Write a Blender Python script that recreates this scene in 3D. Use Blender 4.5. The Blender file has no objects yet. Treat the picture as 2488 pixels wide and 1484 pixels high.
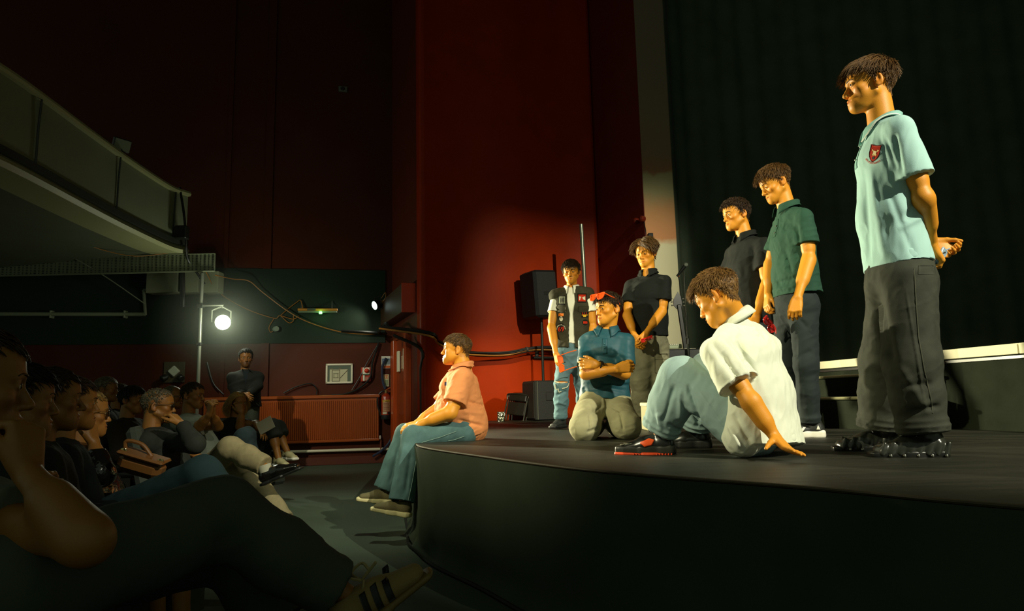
import bpy, math, random
import numpy as np
from mathutils import Vector, Matrix
from mathutils.bvhtree import BVHTree
random.seed(3)
SC = bpy.context.scene; COL = SC.collection
# ---------------------------------------------------------------- camera, world, lights, exposure
FPX = 1659.0; PITCH = math.atan(229 / 1659); ROLL = .024
CAM = np.array((0., 0., .9))
_f = np.array((0, math.cos(PITCH), math.sin(PITCH))); _u = np.array((0, -math.sin(PITCH), math.cos(PITCH))); _r = np.array((1., 0, 0))
CF = _f; CR = _r * math.cos(ROLL) - _u * math.sin(ROLL); CU = _r * math.sin(ROLL) + _u * math.cos(ROLL)
cd = bpy.data.cameras.new('camera'); cam = bpy.data.objects.new('camera', cd); COL.objects.link(cam)
cd.sensor_width = 36; cd.lens = 36 * FPX / 2488; cd.clip_start = .05
M = Matrix((CR, CU, -CF)).transposed().to_4x4(); M.translation = Vector(CAM); cam.matrix_world = M
SC.camera = cam
SC.view_settings.view_transform = 'Standard'; SC.view_settings.look = 'None'; SC.view_settings.gamma = 1
SC.view_settings.use_curve_mapping = False; SC.view_settings.exposure = 0.0
try: SC.cycles.max_bounces = 5; SC.cycles.use_denoising = True; SC.cycles.denoiser = 'OPENIMAGEDENOISE'
except Exception: pass
W = bpy.data.worlds.new('dim_hall'); SC.world = W; W.use_nodes = True
W.node_tree.nodes['Background'].inputs[0].default_value = (.80, 1.0, .70, 1); W.node_tree.nodes['Background'].inputs[1].default_value = .14
def spot(name, pos, aim, power, angle, blend, col, size=.06):
    l = bpy.data.lights.new(name, 'SPOT'); l.energy = power; l.spot_size = math.radians(angle); l.spot_blend = blend; l.color = col; l.shadow_soft_size = size
    o = bpy.data.objects.new(name, l); COL.objects.link(o); o.location = pos
    o.rotation_euler = (Vector(aim) - Vector(pos)).to_track_quat('-Z', 'Y').to_euler(); return o
KEY = (5.2, -2.2, 6.2)
spot('key_light_circle', KEY, (1.2, 5.4, 1.2), 4100, 46, .35, (1, .96, .72), .02)
spot('key_light_left', (-3.36, 8.0, 1.90), (.7, 5.05, 1.75), 3300, 46, .5, (1, .93, .60))
FRONT = (-4.2, 1.0, 4.3)
spot('front_light_left', FRONT, (.6, 4.6, 1.1), 1500, 36, .55, (1, .93, .58), .03)
spot('wall_wash', (-1.5, 2.6, 5.6), (-.02, 9.3, .75), 2800, 15, 1.0, (1, .88, .5))
spot('side_wall_fill', (-3.9, 4.0, 3.9), (-2.35, 10.4, .75), 620, 26, .7, (1, .95, .74), .03)  # unseen lamp added to brighten the side wall
spot('house_floor_fill', (-1.0, 5.6, 8.0), (-1.25, 5.7, 0), 1000, 30, .95, (.92, 1, .74), .08)  # unseen overhead lamp added to lift the house floor
# ---------------------------------------------------------------- library
def A3(*p): return np.array(p, float)
def nrm(v):
    v = np.asarray(v, float); return v / max(np.linalg.norm(v), 1e-9)
def mix(a, b, t): return np.asarray(a, float) * (1 - t) + np.asarray(b, float) * t
def srgb(r, g, b):
    f = lambda c: (c / 255 / 12.92) if c / 255 <= .04045 else ((c / 255 + .055) / 1.055) ** 2.4
    return (f(r), f(g), f(b), 1.0)
# the photograph's lens: pixel (of 2488 x 1484) + distance along the floor -> point in the room
def ray(px, py):
    return CF + CR * ((px - 1244) / FPX) + CU * ((742 - py) / FPX)
def P(px, py, Y):
    d = ray(px, py); return CAM + d * (Y / d[1])
def PZ(px, py, z):
    d = ray(px, py); return CAM + d * ((z - CAM[2]) / d[2])
def proj(V):
    q = np.asarray(V) - CAM; zc = q @ CF
    return 1244 + FPX * (q @ CR) / zc, 742 - FPX * (q @ CU) / zc

RT = np.random.RandomState(7).rand(32, 32, 32).astype(np.float32)
def vnoise(p):
    p = np.asarray(p); i = np.floor(p).astype(int); f = p - i; f = f * f * (3 - 2 * f)
    i0 = i & 31; i1 = (i + 1) & 31
    x0, y0, z0 = i0.T; x1, y1, z1 = i1.T; fx, fy, fz = f.T
    c00 = RT[x0, y0, z0] * (1 - fx) + RT[x1, y0, z0] * fx
    c10 = RT[x0, y1, z0] * (1 - fx) + RT[x1, y1, z0] * fx
    c01 = RT[x0, y0, z1] * (1 - fx) + RT[x1, y0, z1] * fx
    c11 = RT[x0, y1, z1] * (1 - fx) + RT[x1, y1, z1] * fx
    return (c00 * (1 - fy) + c10 * fy) * (1 - fz) + (c01 * (1 - fy) + c11 * fy) * fz - .5

class SDF:
    """a solid built of rounded pieces that melt into each other; mesh(h) gives one closed surface"""
    def __init__(s): s.prims = []
    def cone(s, a, b, ra, rb, k=.01, op='add', flat=False, hollow=0, th=.008):
        s.prims.append(('c', np.asarray(a, float), np.asarray(b, float), ra, rb, k, op, flat, hollow, th)); return s
    def ball(s, c, r, k=.01, op='add'):
        c = np.asarray(c, float); return s.cone(c, c + A3(0, 0, 1e-5), r, r, k, op)
    def ell(s, c, ax, r, k=.01, op='add'):
        s.prims.append(('e', np.asarray(c, float), np.asarray(ax, float), np.asarray(r, float), k, op)); return s
    def tube(s, a, b, w, ra, rb, k=.02, op='add', flat=False, hollow=0, th=.008, box=0, rl=None):
        s.prims.append(('t', np.asarray(a, float), np.asarray(b, float), np.asarray(w, float), ra, rb, k, op, flat, hollow, th, box, rl)); return s
    def _bb(s, p):
        if p[0] == 'c': r = max(p[3], p[4]); return np.minimum(p[1], p[2]) - r, np.maximum(p[1], p[2]) + r
        if p[0] == 'e':
            e = np.sqrt(((p[2] * p[3][:, None]) ** 2).sum(0)); return p[1] - e, p[1] + e
        r = max(max(p[4]), max(p[5])); return np.minimum(p[1], p[2]) - r, np.maximum(p[1], p[2]) + r
    def mesh(s, h, smooth=2):
        bbs = [s._bb(p) for p in s.prims if p[-1] != 'sub' and 'sub' not in p[5:8]]
        lo = np.min([b[0] for b in bbs], 0) - 3 * h; hi = np.max([b[1] for b in bbs], 0) + 3 * h
        n = np.ceil((hi - lo) / h).astype(int) + 1
        v = np.full(n, 1.0, np.float32)
        ax = [(lo[i] + h * np.arange(n[i])).astype(np.float32) for i in range(3)]
        for p in s.prims:
            k = {'c': 5, 'e': 4, 't': 6}[p[0]]; op = p[k + 1]; kk = max(p[k], 1e-4)
            b0, b1 = s._bb(p); pad = kk + 2.5 * h
            i0 = np.clip(np.floor((b0 - pad - lo) / h).astype(int), 0, n); i1 = np.clip(np.ceil((b1 + pad - lo) / h).astype(int) + 1, 0, n)
            if np.any(i1 <= i0): continue
            sl = tuple(slice(i0[i], i1[i]) for i in range(3))
            X = ax[0][sl[0]][:, None, None]; Y = ax[1][sl[1]][None, :, None]; Z = ax[2][sl[2]][None, None, :]
            if p[0] == 'e':
                q = [(X - p[1][0]) * u[0] + (Y - p[1][1]) * u[1] + (Z - p[1][2]) * u[2] for u in p[2].astype(np.float32)]
                r = p[3]
                k0 = np.sqrt(sum((q[i] / r[i]) ** 2 for i in range(3))); k1 = np.sqrt(sum((q[i] / r[i] ** 2) ** 2 for i in range(3))) + 1e-6
                d = k0 * (k0 - 1) / k1
            else:
                a, b = p[1], p[2]; ba = b - a; L = np.linalg.norm(ba) + 1e-9; u = ba / L
                dx, dy, dz = X - a[0], Y - a[1], Z - a[2]
                t = dx * u[0] + dy * u[1] + dz * u[2]; tc = np.clip(t, 0, L) / L
                if p[0] == 'c':
                    e2 = dx * dx + dy * dy + dz * dz - t * t
                    l = t - tc * L
                    rr = p[3] + (p[4] - p[3]) * tc
                    flat, hol, th = p[7], p[8], p[9]
                    if flat: l = np.where(t > L, 0, l)
                    d = np.sqrt(np.maximum(e2, 0) + l * l) - rr
                else:
                    w = p[3] - u * np.dot(p[3], u); w = w / np.linalg.norm(w); q = np.cross(u, w)
                    cw = dx * w[0] + dy * w[1] + dz * w[2]; cd = dx * q[0] + dy * q[1] + dz * q[2]
                    l = t - tc * L
                    rw = p[4][0] + (p[5][0] - p[4][0]) * tc; rd = p[4][1] + (p[5][1] - p[4][1]) * tc
                    flat, hol, th, box, rl = p[8], p[9], p[10], p[11], p[12]
                    if flat: l = np.where(t > L, 0, l)
                    rl = np.minimum(rw, rd) if rl is None else rl
                    e = 2 + box
                    if box:
                        k0 = (np.abs(cw / rw) ** e + np.abs(cd / rd) ** e + np.abs(l / rl) ** e) ** (1 / e)
                        d = (k0 - 1) * np.minimum(rw, rd)
                    else:
                        k0 = np.sqrt((cw / rw) ** 2 + (cd / rd) ** 2 + (l / rl) ** 2)
                        k1 = np.sqrt((cw / rw ** 2) ** 2 + (cd / rd ** 2) ** 2 + (l / rl ** 2) ** 2) + 1e-6
                        d = np.where(k0 < .2, -np.minimum(rw, rd), k0 * (k0 - 1) / k1)
                if flat: d = np.maximum(d, t - L)
                if hol:
                    d = np.maximum(d, -np.maximum(d + th, (L - hol) - t)) if not flat else np.maximum(d, -np.maximum(np.where(t > L, -1, d + th), (L - hol) - t))
            o = v[sl]
            if op == 'add':
                hh = np.clip(.5 + .5 * (o - d) / kk, 0, 1)
                v[sl] = np.minimum(o, o * (1 - hh) + d * hh - kk * hh * (1 - hh))
            else:
                d = -d; hh = np.clip(.5 + .5 * (d - o) / kk, 0, 1)
                v[sl] = np.maximum(o, o * (1 - hh) + d * hh + kk * hh * (1 - hh))
        return nets(v, lo, h, smooth)

def nets(v, lo, h, smooth):
    s = v < 0; n = np.array(v.shape)
    def corner(a, i, j, k): return a[i:n[0] - 1 + i, j:n[1] - 1 + j, k:n[2] - 1 + k]
    cnt = np.zeros(n - 1, np.int8)
    for i in (0, 1):
        for j in (0, 1):
            for k in (0, 1): cnt += corner(s, i, j, k)
    act = np.argwhere((cnt > 0) & (cnt < 8))
    idx = np.full(n - 1, -1, np.int32); idx[tuple(act.T)] = np.arange(len(act))
    pos = np.zeros((len(act), 3)); c = np.zeros(len(act))
    I, J, K = act.T
    val = {(i, j, k): v[I + i, J + j, K + k] for i in (0, 1) for j in (0, 1) for k in (0, 1)}
    for ax in range(3):
        for p in (0, 1):
            for q in (0, 1):
                c0 = [0, 0, 0]; o = [a for a in range(3) if a != ax]; c0[o[0]] = p; c0[o[1]] = q; c1 = list(c0); c1[ax] = 1
                v0, v1 = val[tuple(c0)], val[tuple(c1)]
                cr = (v0 < 0) != (v1 < 0)
                t = np.where(cr, v0 / np.where(cr, v0 - v1, 1), 0)
                pt = np.array(c0)[None, :] + t[:, None] * (np.arange(3) == ax)
                pos += pt * cr[:, None]; c += cr
    V = lo + h * (act + pos / np.maximum(c, 1)[:, None])
    Q = []
    for ax in range(3):
        o = [a for a in range(3) if a != ax]
        A = np.take(s, np.arange(n[ax] - 1), ax); B = np.take(s, np.arange(1, n[ax]), ax)
        e = np.argwhere(A != B); e = e[(e[:, o[0]] > 0) & (e[:, o[1]] > 0) & (e[:, o[0]] < n[o[0]] - 1) & (e[:, o[1]] < n[o[1]] - 1)]
        if not len(e): continue
        f = A[tuple(e.T)]
        def cell(du, dv):
            g = e.copy(); g[:, o[0]] -= du; g[:, o[1]] -= dv; return idx[tuple(g.T)]
        q = np.stack([cell(1, 1), cell(0, 1), cell(0, 0), cell(1, 0)], 1)
        flip = f if ax != 1 else ~f
        q[~flip] = q[~flip][:, ::-1]
        Q.append(q)
    Q = np.concatenate(Q)
    for _ in range(smooth): V = relax(V, Q, .5)
    return V, Q
def relax(V, Q, f=.5):
    a = Q.ravel(); b = np.roll(Q, -1, 1).ravel(); N = len(V)
    cn = np.bincount(a, minlength=N) + np.bincount(b, minlength=N)
    S = np.stack([np.bincount(a, V[b, i], N) + np.bincount(b, V[a, i], N) for i in range(3)], 1)
    return V * (1 - f) + f * S / np.maximum(cn, 1)[:, None]
def vnormals(V, Q):
    d1 = V[Q[:, 2]] - V[Q[:, 0]]; d2 = V[Q[:, 3]] - V[Q[:, 1]]; fn = np.cross(d1, d2)
    N = np.zeros_like(V)
    for i in range(3):
        N[:, i] = sum(np.bincount(Q[:, j], fn[:, i], len(V)) for j in range(4))
    return N / np.maximum(np.linalg.norm(N, axis=1), 1e-12)[:, None]
def join(parts):
    V = []; Q = []; o = 0
    for v, q in parts: V.append(v); Q.append(np.asarray(q) + o); o += len(v)
    return np.concatenate(V), np.concatenate(Q)

def raw(name, V, Q, smooth=True, attr=None, attr_face=None):
    V = np.asarray(V, np.float32); Q = np.asarray(Q, np.int32)
    me = bpy.data.meshes.new(name); k = Q.shape[1]
    me.vertices.add(len(V)); me.vertices.foreach_set('co', V.ravel())
    me.loops.add(Q.size); me.loops.foreach_set('vertex_index', Q.ravel())
    me.polygons.add(len(Q)); me.polygons.foreach_set('loop_start', np.arange(0, Q.size, k, dtype=np.int32))
    me.polygons.foreach_set('use_smooth', np.full(len(Q), smooth))
    if attr is not None:
        a = me.attributes.new('tint', 'FLOAT_COLOR', 'POINT'); a.data.foreach_set('color', np.asarray(attr, np.float32).ravel())
    me.update(calc_edges=True); me.validate()
    return me
def link(name, me, m=None, parent=None, loc=None):
    o = bpy.data.objects.new(name, me); COL.objects.link(o)
    if m is not None and hasattr(me, 'materials') and not len(me.materials): me.materials.append(m)
    if parent is not None: o.parent = parent
    if loc is not None: o.location = loc
    return o
def base_of(parent):
    b = np.zeros(3)
    while parent is not None: b += np.array(parent.location); parent = parent.parent
    return b
def put(name, V, Q, m, parent=None, smooth=True, attr=None):     # world-space vertices under a parent that is only shifted
    return link(name, raw(name, np.asarray(V) - base_of(parent), Q, smooth, attr), m, parent)
def tag(o, label=None, cat=None, group=None, kind=None):
    for k_, v_ in (('label', label), ('category', cat), ('group', group), ('kind', kind)):
        if v_: o[k_] = v_
    return o
def thing(name, label, cat, loc=(0, 0, 0), group=None):
    o = bpy.data.objects.new(name, None); COL.objects.link(o); o.location = loc; o.empty_display_size = .1
    return tag(o, label, cat, group)

# ---- hard-surface helper: collects boxes, tubes, lathes; builds one mesh
class MB:
    def __init__(s): s.v = []; s.f = []
    def add(s, V, F):
        o = len(s.v); s.v += [tuple(map(float, p)) for p in V]; s.f += [tuple(i + o for i in f) for f in F]; return s
    def box(s, c, size, ax=None, bev=0.0):
        c = np.asarray(c, float); h = np.asarray(size, float) / 2; ax = np.eye(3) if ax is None else np.asarray(ax, float)
        b = min(bev, h.min() * .9)
        if b <= 0:
            V = [c + ax.T @ (h * np.array(k)) for k in ((-1,-1,-1),(1,-1,-1),(1,1,-1),(-1,1,-1),(-1,-1,1),(1,-1,1),(1,1,1),(-1,1,1))]
            return s.add(V, [(3,2,1,0),(4,5,6,7),(0,1,5,4),(1,2,6,5),(2,3,7,6),(3,0,4,7)])
        V = []; id_ = {}
        for sx in (-1, 1):
            for sy in (-1, 1):
                for sz in (-1, 1):
                    g = np.array((sx, sy, sz))
                    for a in range(3):
                        q = g * (h - b); q[a] = g[a] * h[a]; id_[(sx, sy, sz, a)] = len(V); V.append(c + ax.T @ q)
        F = []
        for a in range(3):
            o1, o2 = [x for x in range(3) if x != a]
            for sg in (-1, 1):
                ring = []
                for s1, s2 in ((-1,-1),(1,-1),(1,1),(-1,1)):
                    k = [0,0,0]; k[a] = sg; k[o1] = s1; k[o2] = s2; ring.append(id_[(*k, a)])
                if (sg > 0) == (a == 1): ring = ring[::-1]
                F.append(tuple(ring))
        for a in range(3):
            o1, o2 = [x for x in range(3) if x != a]
            for s1 in (-1, 1):
                for s2 in (-1, 1):
                    k0 = [0,0,0]; k0[o1] = s1; k0[o2] = s2; k1 = list(k0); k0[a] = -1; k1[a] = 1
                    q = (id_[(*k0, o1)], id_[(*k1, o1)], id_[(*k1, o2)], id_[(*k0, o2)])
                    if (s1 * s2 > 0) == (a != 1): q = q[::-1]
                    F.append(q)
        for sx in (-1, 1):
            for sy in (-1, 1):
                for sz in (-1, 1):
                    q = (id_[(sx,sy,sz,0)], id_[(sx,sy,sz,1)], id_[(sx,sy,sz,2)])
                    F.append(q if sx * sy * sz > 0 else q[::-1])
        return s.add(V, F)
    def tube(s, pts, r, n=8, cap=True, ry=None):
        pts = [np.asarray(p, float) for p in pts]; V = []; m = len(pts)
        rs = r if hasattr(r, '__len__') else [r] * m
        up = None
        for i, p in enumerate(pts):
            d = nrm(pts[min(i + 1, m - 1)] - pts[max(i - 1, 0)])
            if up is None: up = A3(0, 0, 1) if abs(d[2]) < .9 else A3(1, 0, 0)
            a = nrm(np.cross(d, up)); b = np.cross(a, d); up = b
            for k in range(n):
                t = 2 * math.pi * k / n; V.append(p + a * math.cos(t) * rs[i] + b * math.sin(t) * (rs[i] if ry is None else ry))
        F = [(i*n+k, i*n+(k+1) % n, (i+1)*n+(k+1) % n, (i+1)*n+k) for i in range(m - 1) for k in range(n)]
        if cap: F += [tuple(range(n))[::-1], tuple((m-1)*n + k for k in range(n))]
        return s.add(V, F)
    def lathe(s, a, b, prof, n=20):      # prof: (t along a->b in metres, radius)
        a = np.asarray(a, float); u = nrm(np.asarray(b, float) - a)
        x = nrm(np.cross(u, A3(0, 0, 1) if abs(u[2]) < .9 else A3(1, 0, 0))); y = np.cross(u, x); V = []
        for t, r in prof:
            for k in range(n):
                g = 2 * math.pi * k / n; V.append(a + u * t + (x * math.cos(g) + y * math.sin(g)) * max(r, 1e-4))
        m = len(prof)
        F = [(i*n+k, (i+1)*n+k, (i+1)*n+(k+1) % n, i*n+(k+1) % n)[::-1] for i in range(m - 1) for k in range(n)]
        F += [tuple(range(n))[::-1], tuple((m-1)*n + k for k in range(n))]
        return s.add(V, F)
    def prism(s, poly, d, ax=None):      # poly: points in space, d: extrusion vector
        n = len(poly); V = [np.asarray(p, float) for p in poly] + [np.asarray(p, float) + d for p in poly]
        return s.add(V, [tuple(range(n))[::-1], tuple(range(n, 2*n))] + [(i, (i+1) % n, n+(i+1) % n, n+i) for i in range(n)])
    def build(s, name, m, parent=None, smooth=False, loc=None):
        me = bpy.data.meshes.new(name); b = base_of(parent) if loc is None else np.asarray(loc, float)
        me.from_pydata([tuple(np.array(p) - b) for p in s.v], [], s.f); me.update()
        if smooth:
            me.polygons.foreach_set('use_smooth', [True] * len(me.polygons))
            try: me.set_sharp_from_angle(angle=math.radians(40))
            except Exception: pass
        o = link(name, me, m, parent)
        if parent is None and loc is not None: o.location = loc
        return o
def curve_pts(pts, n=24):                # Catmull-Rom through points
    p = [np.asarray(q, float) for q in pts]; p = [2*p[0]-p[1]] + p + [2*p[-1]-p[-2]]; out = []
    m = len(p) - 3; per = max(2, n // m)
    for i in range(m):
        for k in range(per):
            t = k / per
            out.append(.5*((2*p[i+1])+(-p[i]+p[i+2])*t+(2*p[i]-5*p[i+1]+4*p[i+2]-p[i+3])*t*t+(-p[i]+3*p[i+1]-3*p[i+2]+p[i+3])*t**3))
    return out + [p[-2]]

# ---- materials
MATS = {}
def mat(name, col, rough=.6, metal=0, spec=.5, noise=0, nscale=8, bump=0, bscale=60, col2=None, emit=None, estr=0, tint=False, sheen=0, stretch=None, coat=0):
    if name in MATS: return MATS[name]
    m = bpy.data.materials.new(name); m.use_nodes = True; nt = m.node_tree; N = nt.nodes; L = nt.links
    b = N['Principled BSDF']; b.inputs['Base Color'].default_value = col; b.inputs['Roughness'].default_value = rough
    b.inputs['Metallic'].default_value = metal; b.inputs['Specular IOR Level'].default_value = spec
    if sheen: b.inputs['Sheen Weight'].default_value = sheen
    if coat: b.inputs['Coat Weight'].default_value = coat
    tc = N.new('ShaderNodeTexCoord'); mp = N.new('ShaderNodeMapping'); L.new(tc.outputs['Object'], mp.inputs['Vector'])
    if stretch: mp.inputs['Scale'].default_value = stretch
    src = None
    if noise or col2:
        t = N.new('ShaderNodeTexNoise'); t.inputs['Scale'].default_value = nscale; t.inputs['Detail'].default_value = 5; L.new(mp.outputs['Vector'], t.inputs['Vector'])
        r = N.new('ShaderNodeValToRGB'); r.color_ramp.elements[0].position = .3; r.color_ramp.elements[1].position = .7
        c2 = col2 or tuple(min(1, c * (1 + noise)) for c in col[:3]) + (1,)
        c1 = col if col2 else tuple(c * (1 - noise) for c in col[:3]) + (1,)
        r.color_ramp.elements[0].color = c1; r.color_ramp.elements[1].color = c2
        L.new(t.outputs['Fac'], r.inputs['Fac']); src = r.outputs['Color']
    if tint:
        a = N.new('ShaderNodeAttribute'); a.attribute_name = 'tint'; mx = N.new('ShaderNodeMix'); mx.data_type = 'RGBA'; mx.blend_type = 'MULTIPLY'; mx.inputs['Factor'].default_value = 1
        if src: L.new(src, mx.inputs['A'])
        else: mx.inputs['A'].default_value = col
        L.new(a.outputs['Color'], mx.inputs['B']); src = mx.outputs['Result']
    if src: L.new(src, b.inputs['Base Color'])
    if bump:
        t = N.new('ShaderNodeTexNoise'); t.inputs['Scale'].default_value = bscale; t.inputs['Detail'].default_value = 3; L.new(mp.outputs['Vector'], t.inputs['Vector'])
        bp = N.new('ShaderNodeBump'); bp.inputs['Strength'].default_value = bump; bp.inputs['Distance'].default_value = .01
        L.new(t.outputs['Fac'], bp.inputs['Height']); L.new(bp.outputs['Normal'], b.inputs['Normal'])
    if emit: b.inputs['Emission Color'].default_value = emit; b.inputs['Emission Strength'].default_value = estr
    MATS[name] = m; return m
# ---------------------------------------------------------------- the hall
STAGE_Z = .63; UPZ = A3(0, 0, 1)
def hitp(px, py, p0, n, off=0.0):         # where the line of sight meets a plane, moved off it towards the house
    d = ray(px, py); n = nrm(n); n = n if np.dot(n, d) < 0 else -n
    return CAM + d * (np.dot(np.asarray(p0) - CAM, n) / np.dot(d, n)) + n * off
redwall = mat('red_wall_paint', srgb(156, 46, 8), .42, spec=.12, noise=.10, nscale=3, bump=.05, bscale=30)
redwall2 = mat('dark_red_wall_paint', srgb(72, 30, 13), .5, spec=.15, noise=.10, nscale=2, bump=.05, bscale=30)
greenp = mat('dark_green_wall_paint', srgb(30, 44, 33), .7, spec=.2, noise=.08, nscale=3, bump=.05, bscale=30)
blackc = mat('black_stage_cloth', srgb(84, 95, 80), .9, spec=.1, noise=.15, nscale=3, bump=.1, bscale=90)
def struct(o): o['kind'] = 'structure'; return o
# floor of the house
fm = mat('grey_vinyl_floor', srgb(58, 70, 56), .55, spec=.35, noise=.12, nscale=2.2, bump=.05, bscale=40)
struct(MB().box((-.5, 4.0, -.1), (20, 16, .2)).build('floor', fm, loc=(0, 0, 0)))
struct(MB().box((-.5, 5.5, 9.1), (20, 13, .2)).build('ceiling', mat('dark_ceiling', srgb(52, 56, 48), .9), loc=(0, 0, 0)))
# side wall with the radiator
LW0 = A3(-2.5, 10.5, 0); LWa = nrm(A3(1, .21, 0)); LWn = nrm(A3(.21, -1, 0))
lw = lambda px, py, off=0.0: hitp(px, py, LW0, LWn, off)
E_ = lw(953, 1000); xr = np.dot(E_ - LW0, LWa)
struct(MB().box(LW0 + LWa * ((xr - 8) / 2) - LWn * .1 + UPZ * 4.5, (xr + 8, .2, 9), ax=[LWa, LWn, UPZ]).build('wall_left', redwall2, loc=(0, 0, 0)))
# door wall, coming towards the stage
D0 = np.array((E_[0], E_[1], 0)); q = P(1014, 900, 8.9); D1 = np.array((q[0], q[1], 0)); Da = nrm(D1 - D0); Dn = nrm(np.cross(Da, UPZ)); Dn = Dn if np.dot(Dn, CAM - D0) > 0 else -Dn
DL = np.linalg.norm(D1 - D0)
dw = lambda px, py, off=0.0: hitp(px, py, D0, Dn, off)
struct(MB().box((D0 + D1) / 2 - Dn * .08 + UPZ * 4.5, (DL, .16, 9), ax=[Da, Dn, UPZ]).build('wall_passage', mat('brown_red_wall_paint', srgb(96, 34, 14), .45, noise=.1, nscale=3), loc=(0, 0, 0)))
# the red wall behind the stage
R1 = P(1456, 900, 10.1); R1 = np.array((R1[0], R1[1], 0)); R0 = D1
def red_at(t, z, off=0.0):
    p = R0 * (1 - t) + R1 * t; n = nrm(np.cross(UPZ, R1 - R0)); n = n if np.dot(n, CAM - R0) > 0 else -n
    w = -.035 * math.sin(t * math.pi * 3.0) - .10 * math.sin(t * math.pi); return p + n * (w + off) + UPZ * z
V = []; nt = 60
for i in range(nt + 1):
    for z in np.linspace(0, 9, 10): V.append(red_at(i / nt, z))
Q = [(i*10+j, (i+1)*10+j, (i+1)*10+j+1, i*10+j+1) for i in range(nt) for j in range(9)]
o = put('wall_back', np.array(V), np.array(Q), redwall); struct(o); m_ = o.modifiers.new('thickness', 'SOLIDIFY'); m_.thickness = .15; m_.offset = 1
Rn = nrm(np.cross(UPZ, R1 - R0)); Rn = Rn if np.dot(Rn, CAM - R0) > 0 else -Rn
rw = lambda px, py, off=0.0: hitp(px, py, R0, Rn, off)
C0 = P(1574, 700, 8.75); C0 = np.array((C0[0], C0[1], 0)); ca = nrm(C0 - R1); cn = nrm(np.cross(UPZ, ca)); cn = cn if np.dot(cn, CAM - R1) > 0 else -cn
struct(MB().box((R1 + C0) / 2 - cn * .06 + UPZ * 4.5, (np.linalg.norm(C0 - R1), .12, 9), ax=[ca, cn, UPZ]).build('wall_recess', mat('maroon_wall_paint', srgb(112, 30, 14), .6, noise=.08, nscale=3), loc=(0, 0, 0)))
# pale pillar of the stage opening
C1 = P(1651, 700, 8.75); C1 = np.array((C1[0], C1[1], 0))
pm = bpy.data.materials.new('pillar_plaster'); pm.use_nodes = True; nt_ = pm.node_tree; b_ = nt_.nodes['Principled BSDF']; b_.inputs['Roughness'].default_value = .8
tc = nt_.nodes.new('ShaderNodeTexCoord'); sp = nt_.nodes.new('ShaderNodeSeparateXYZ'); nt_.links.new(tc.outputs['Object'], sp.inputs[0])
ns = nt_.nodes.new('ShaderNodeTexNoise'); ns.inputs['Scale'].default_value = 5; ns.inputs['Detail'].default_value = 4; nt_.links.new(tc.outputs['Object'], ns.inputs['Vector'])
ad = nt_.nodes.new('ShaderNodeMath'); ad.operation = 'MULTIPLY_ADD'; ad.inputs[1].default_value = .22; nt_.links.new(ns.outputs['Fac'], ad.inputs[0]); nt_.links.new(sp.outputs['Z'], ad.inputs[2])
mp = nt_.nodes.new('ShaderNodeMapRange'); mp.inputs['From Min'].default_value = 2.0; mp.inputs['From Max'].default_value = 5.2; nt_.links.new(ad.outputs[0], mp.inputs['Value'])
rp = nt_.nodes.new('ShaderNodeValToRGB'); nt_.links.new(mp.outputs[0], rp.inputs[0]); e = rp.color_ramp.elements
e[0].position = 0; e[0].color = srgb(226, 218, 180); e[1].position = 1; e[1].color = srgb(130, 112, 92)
for pos, c in ((.30, (222, 214, 176)), (.33, (204, 140, 92)), (.45, (200, 146, 96)), (.53, (176, 166, 122)), (.60, (170, 160, 118)), (.615, (160, 112, 80)), (.68, (140, 112, 84))):  # cream-to-pink paint, with the spot's cut-off and dimmer top put into it
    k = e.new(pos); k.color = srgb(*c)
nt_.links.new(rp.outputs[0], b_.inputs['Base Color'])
pa = nrm(C1 - C0); pn = nrm(np.cross(pa, UPZ)); pn = pn if np.dot(pn, CAM - C0) > 0 else -pn
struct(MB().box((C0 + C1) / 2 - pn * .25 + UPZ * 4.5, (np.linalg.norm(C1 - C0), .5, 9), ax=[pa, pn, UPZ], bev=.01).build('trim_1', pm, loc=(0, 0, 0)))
# black drapes round the stage: gently pleated cloth
def drape(pts, z0, z1, name, amp=.05, wl=.32):
    path_ = curve_pts(pts, 200); V = []; s = 0
    for i, p in enumerate(path_):
        if i: s += np.linalg.norm(path_[i] - path_[i - 1])
        d = nrm(path_[min(i + 1, len(path_) - 1)] - path_[max(i - 1, 0)]); n = nrm(np.cross(d, UPZ))
        for j in range(9):
            z = z0 + (z1 - z0) * j / 8; w = amp * (math.sin(s / wl * 2 * math.pi) + .4 * math.sin(s / wl * 4.7 + j * .2)); V.append(p + n * w + UPZ * z)
    Q = [(i*9+j, (i+1)*9+j, (i+1)*9+j+1, i*9+j+1) for i in range(len(path_) - 1) for j in range(8)]
    return put(name, np.array(V), np.array(Q), blackc)
c1 = C1 - pn * .2
tag(drape([c1, A3(c1[0] + .6, 9.4, 0), A3(4.5, 9.6, 0), A3(7.6, 9.2, 0)], STAGE_Z - .02, 9, 'stage_curtain', .014), 'tall black curtain closing off the back of the stage', 'curtain')
tag(drape([A3(7.7, 9.3, 0), A3(7.9, 5, 0), A3(7.8, .5, 0)], STAGE_Z - .02, 9, 'stage_curtain', .06, .4), 'black side curtain hanging beyond the raised platform, at right angles to the back curtain', 'curtain')
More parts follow.
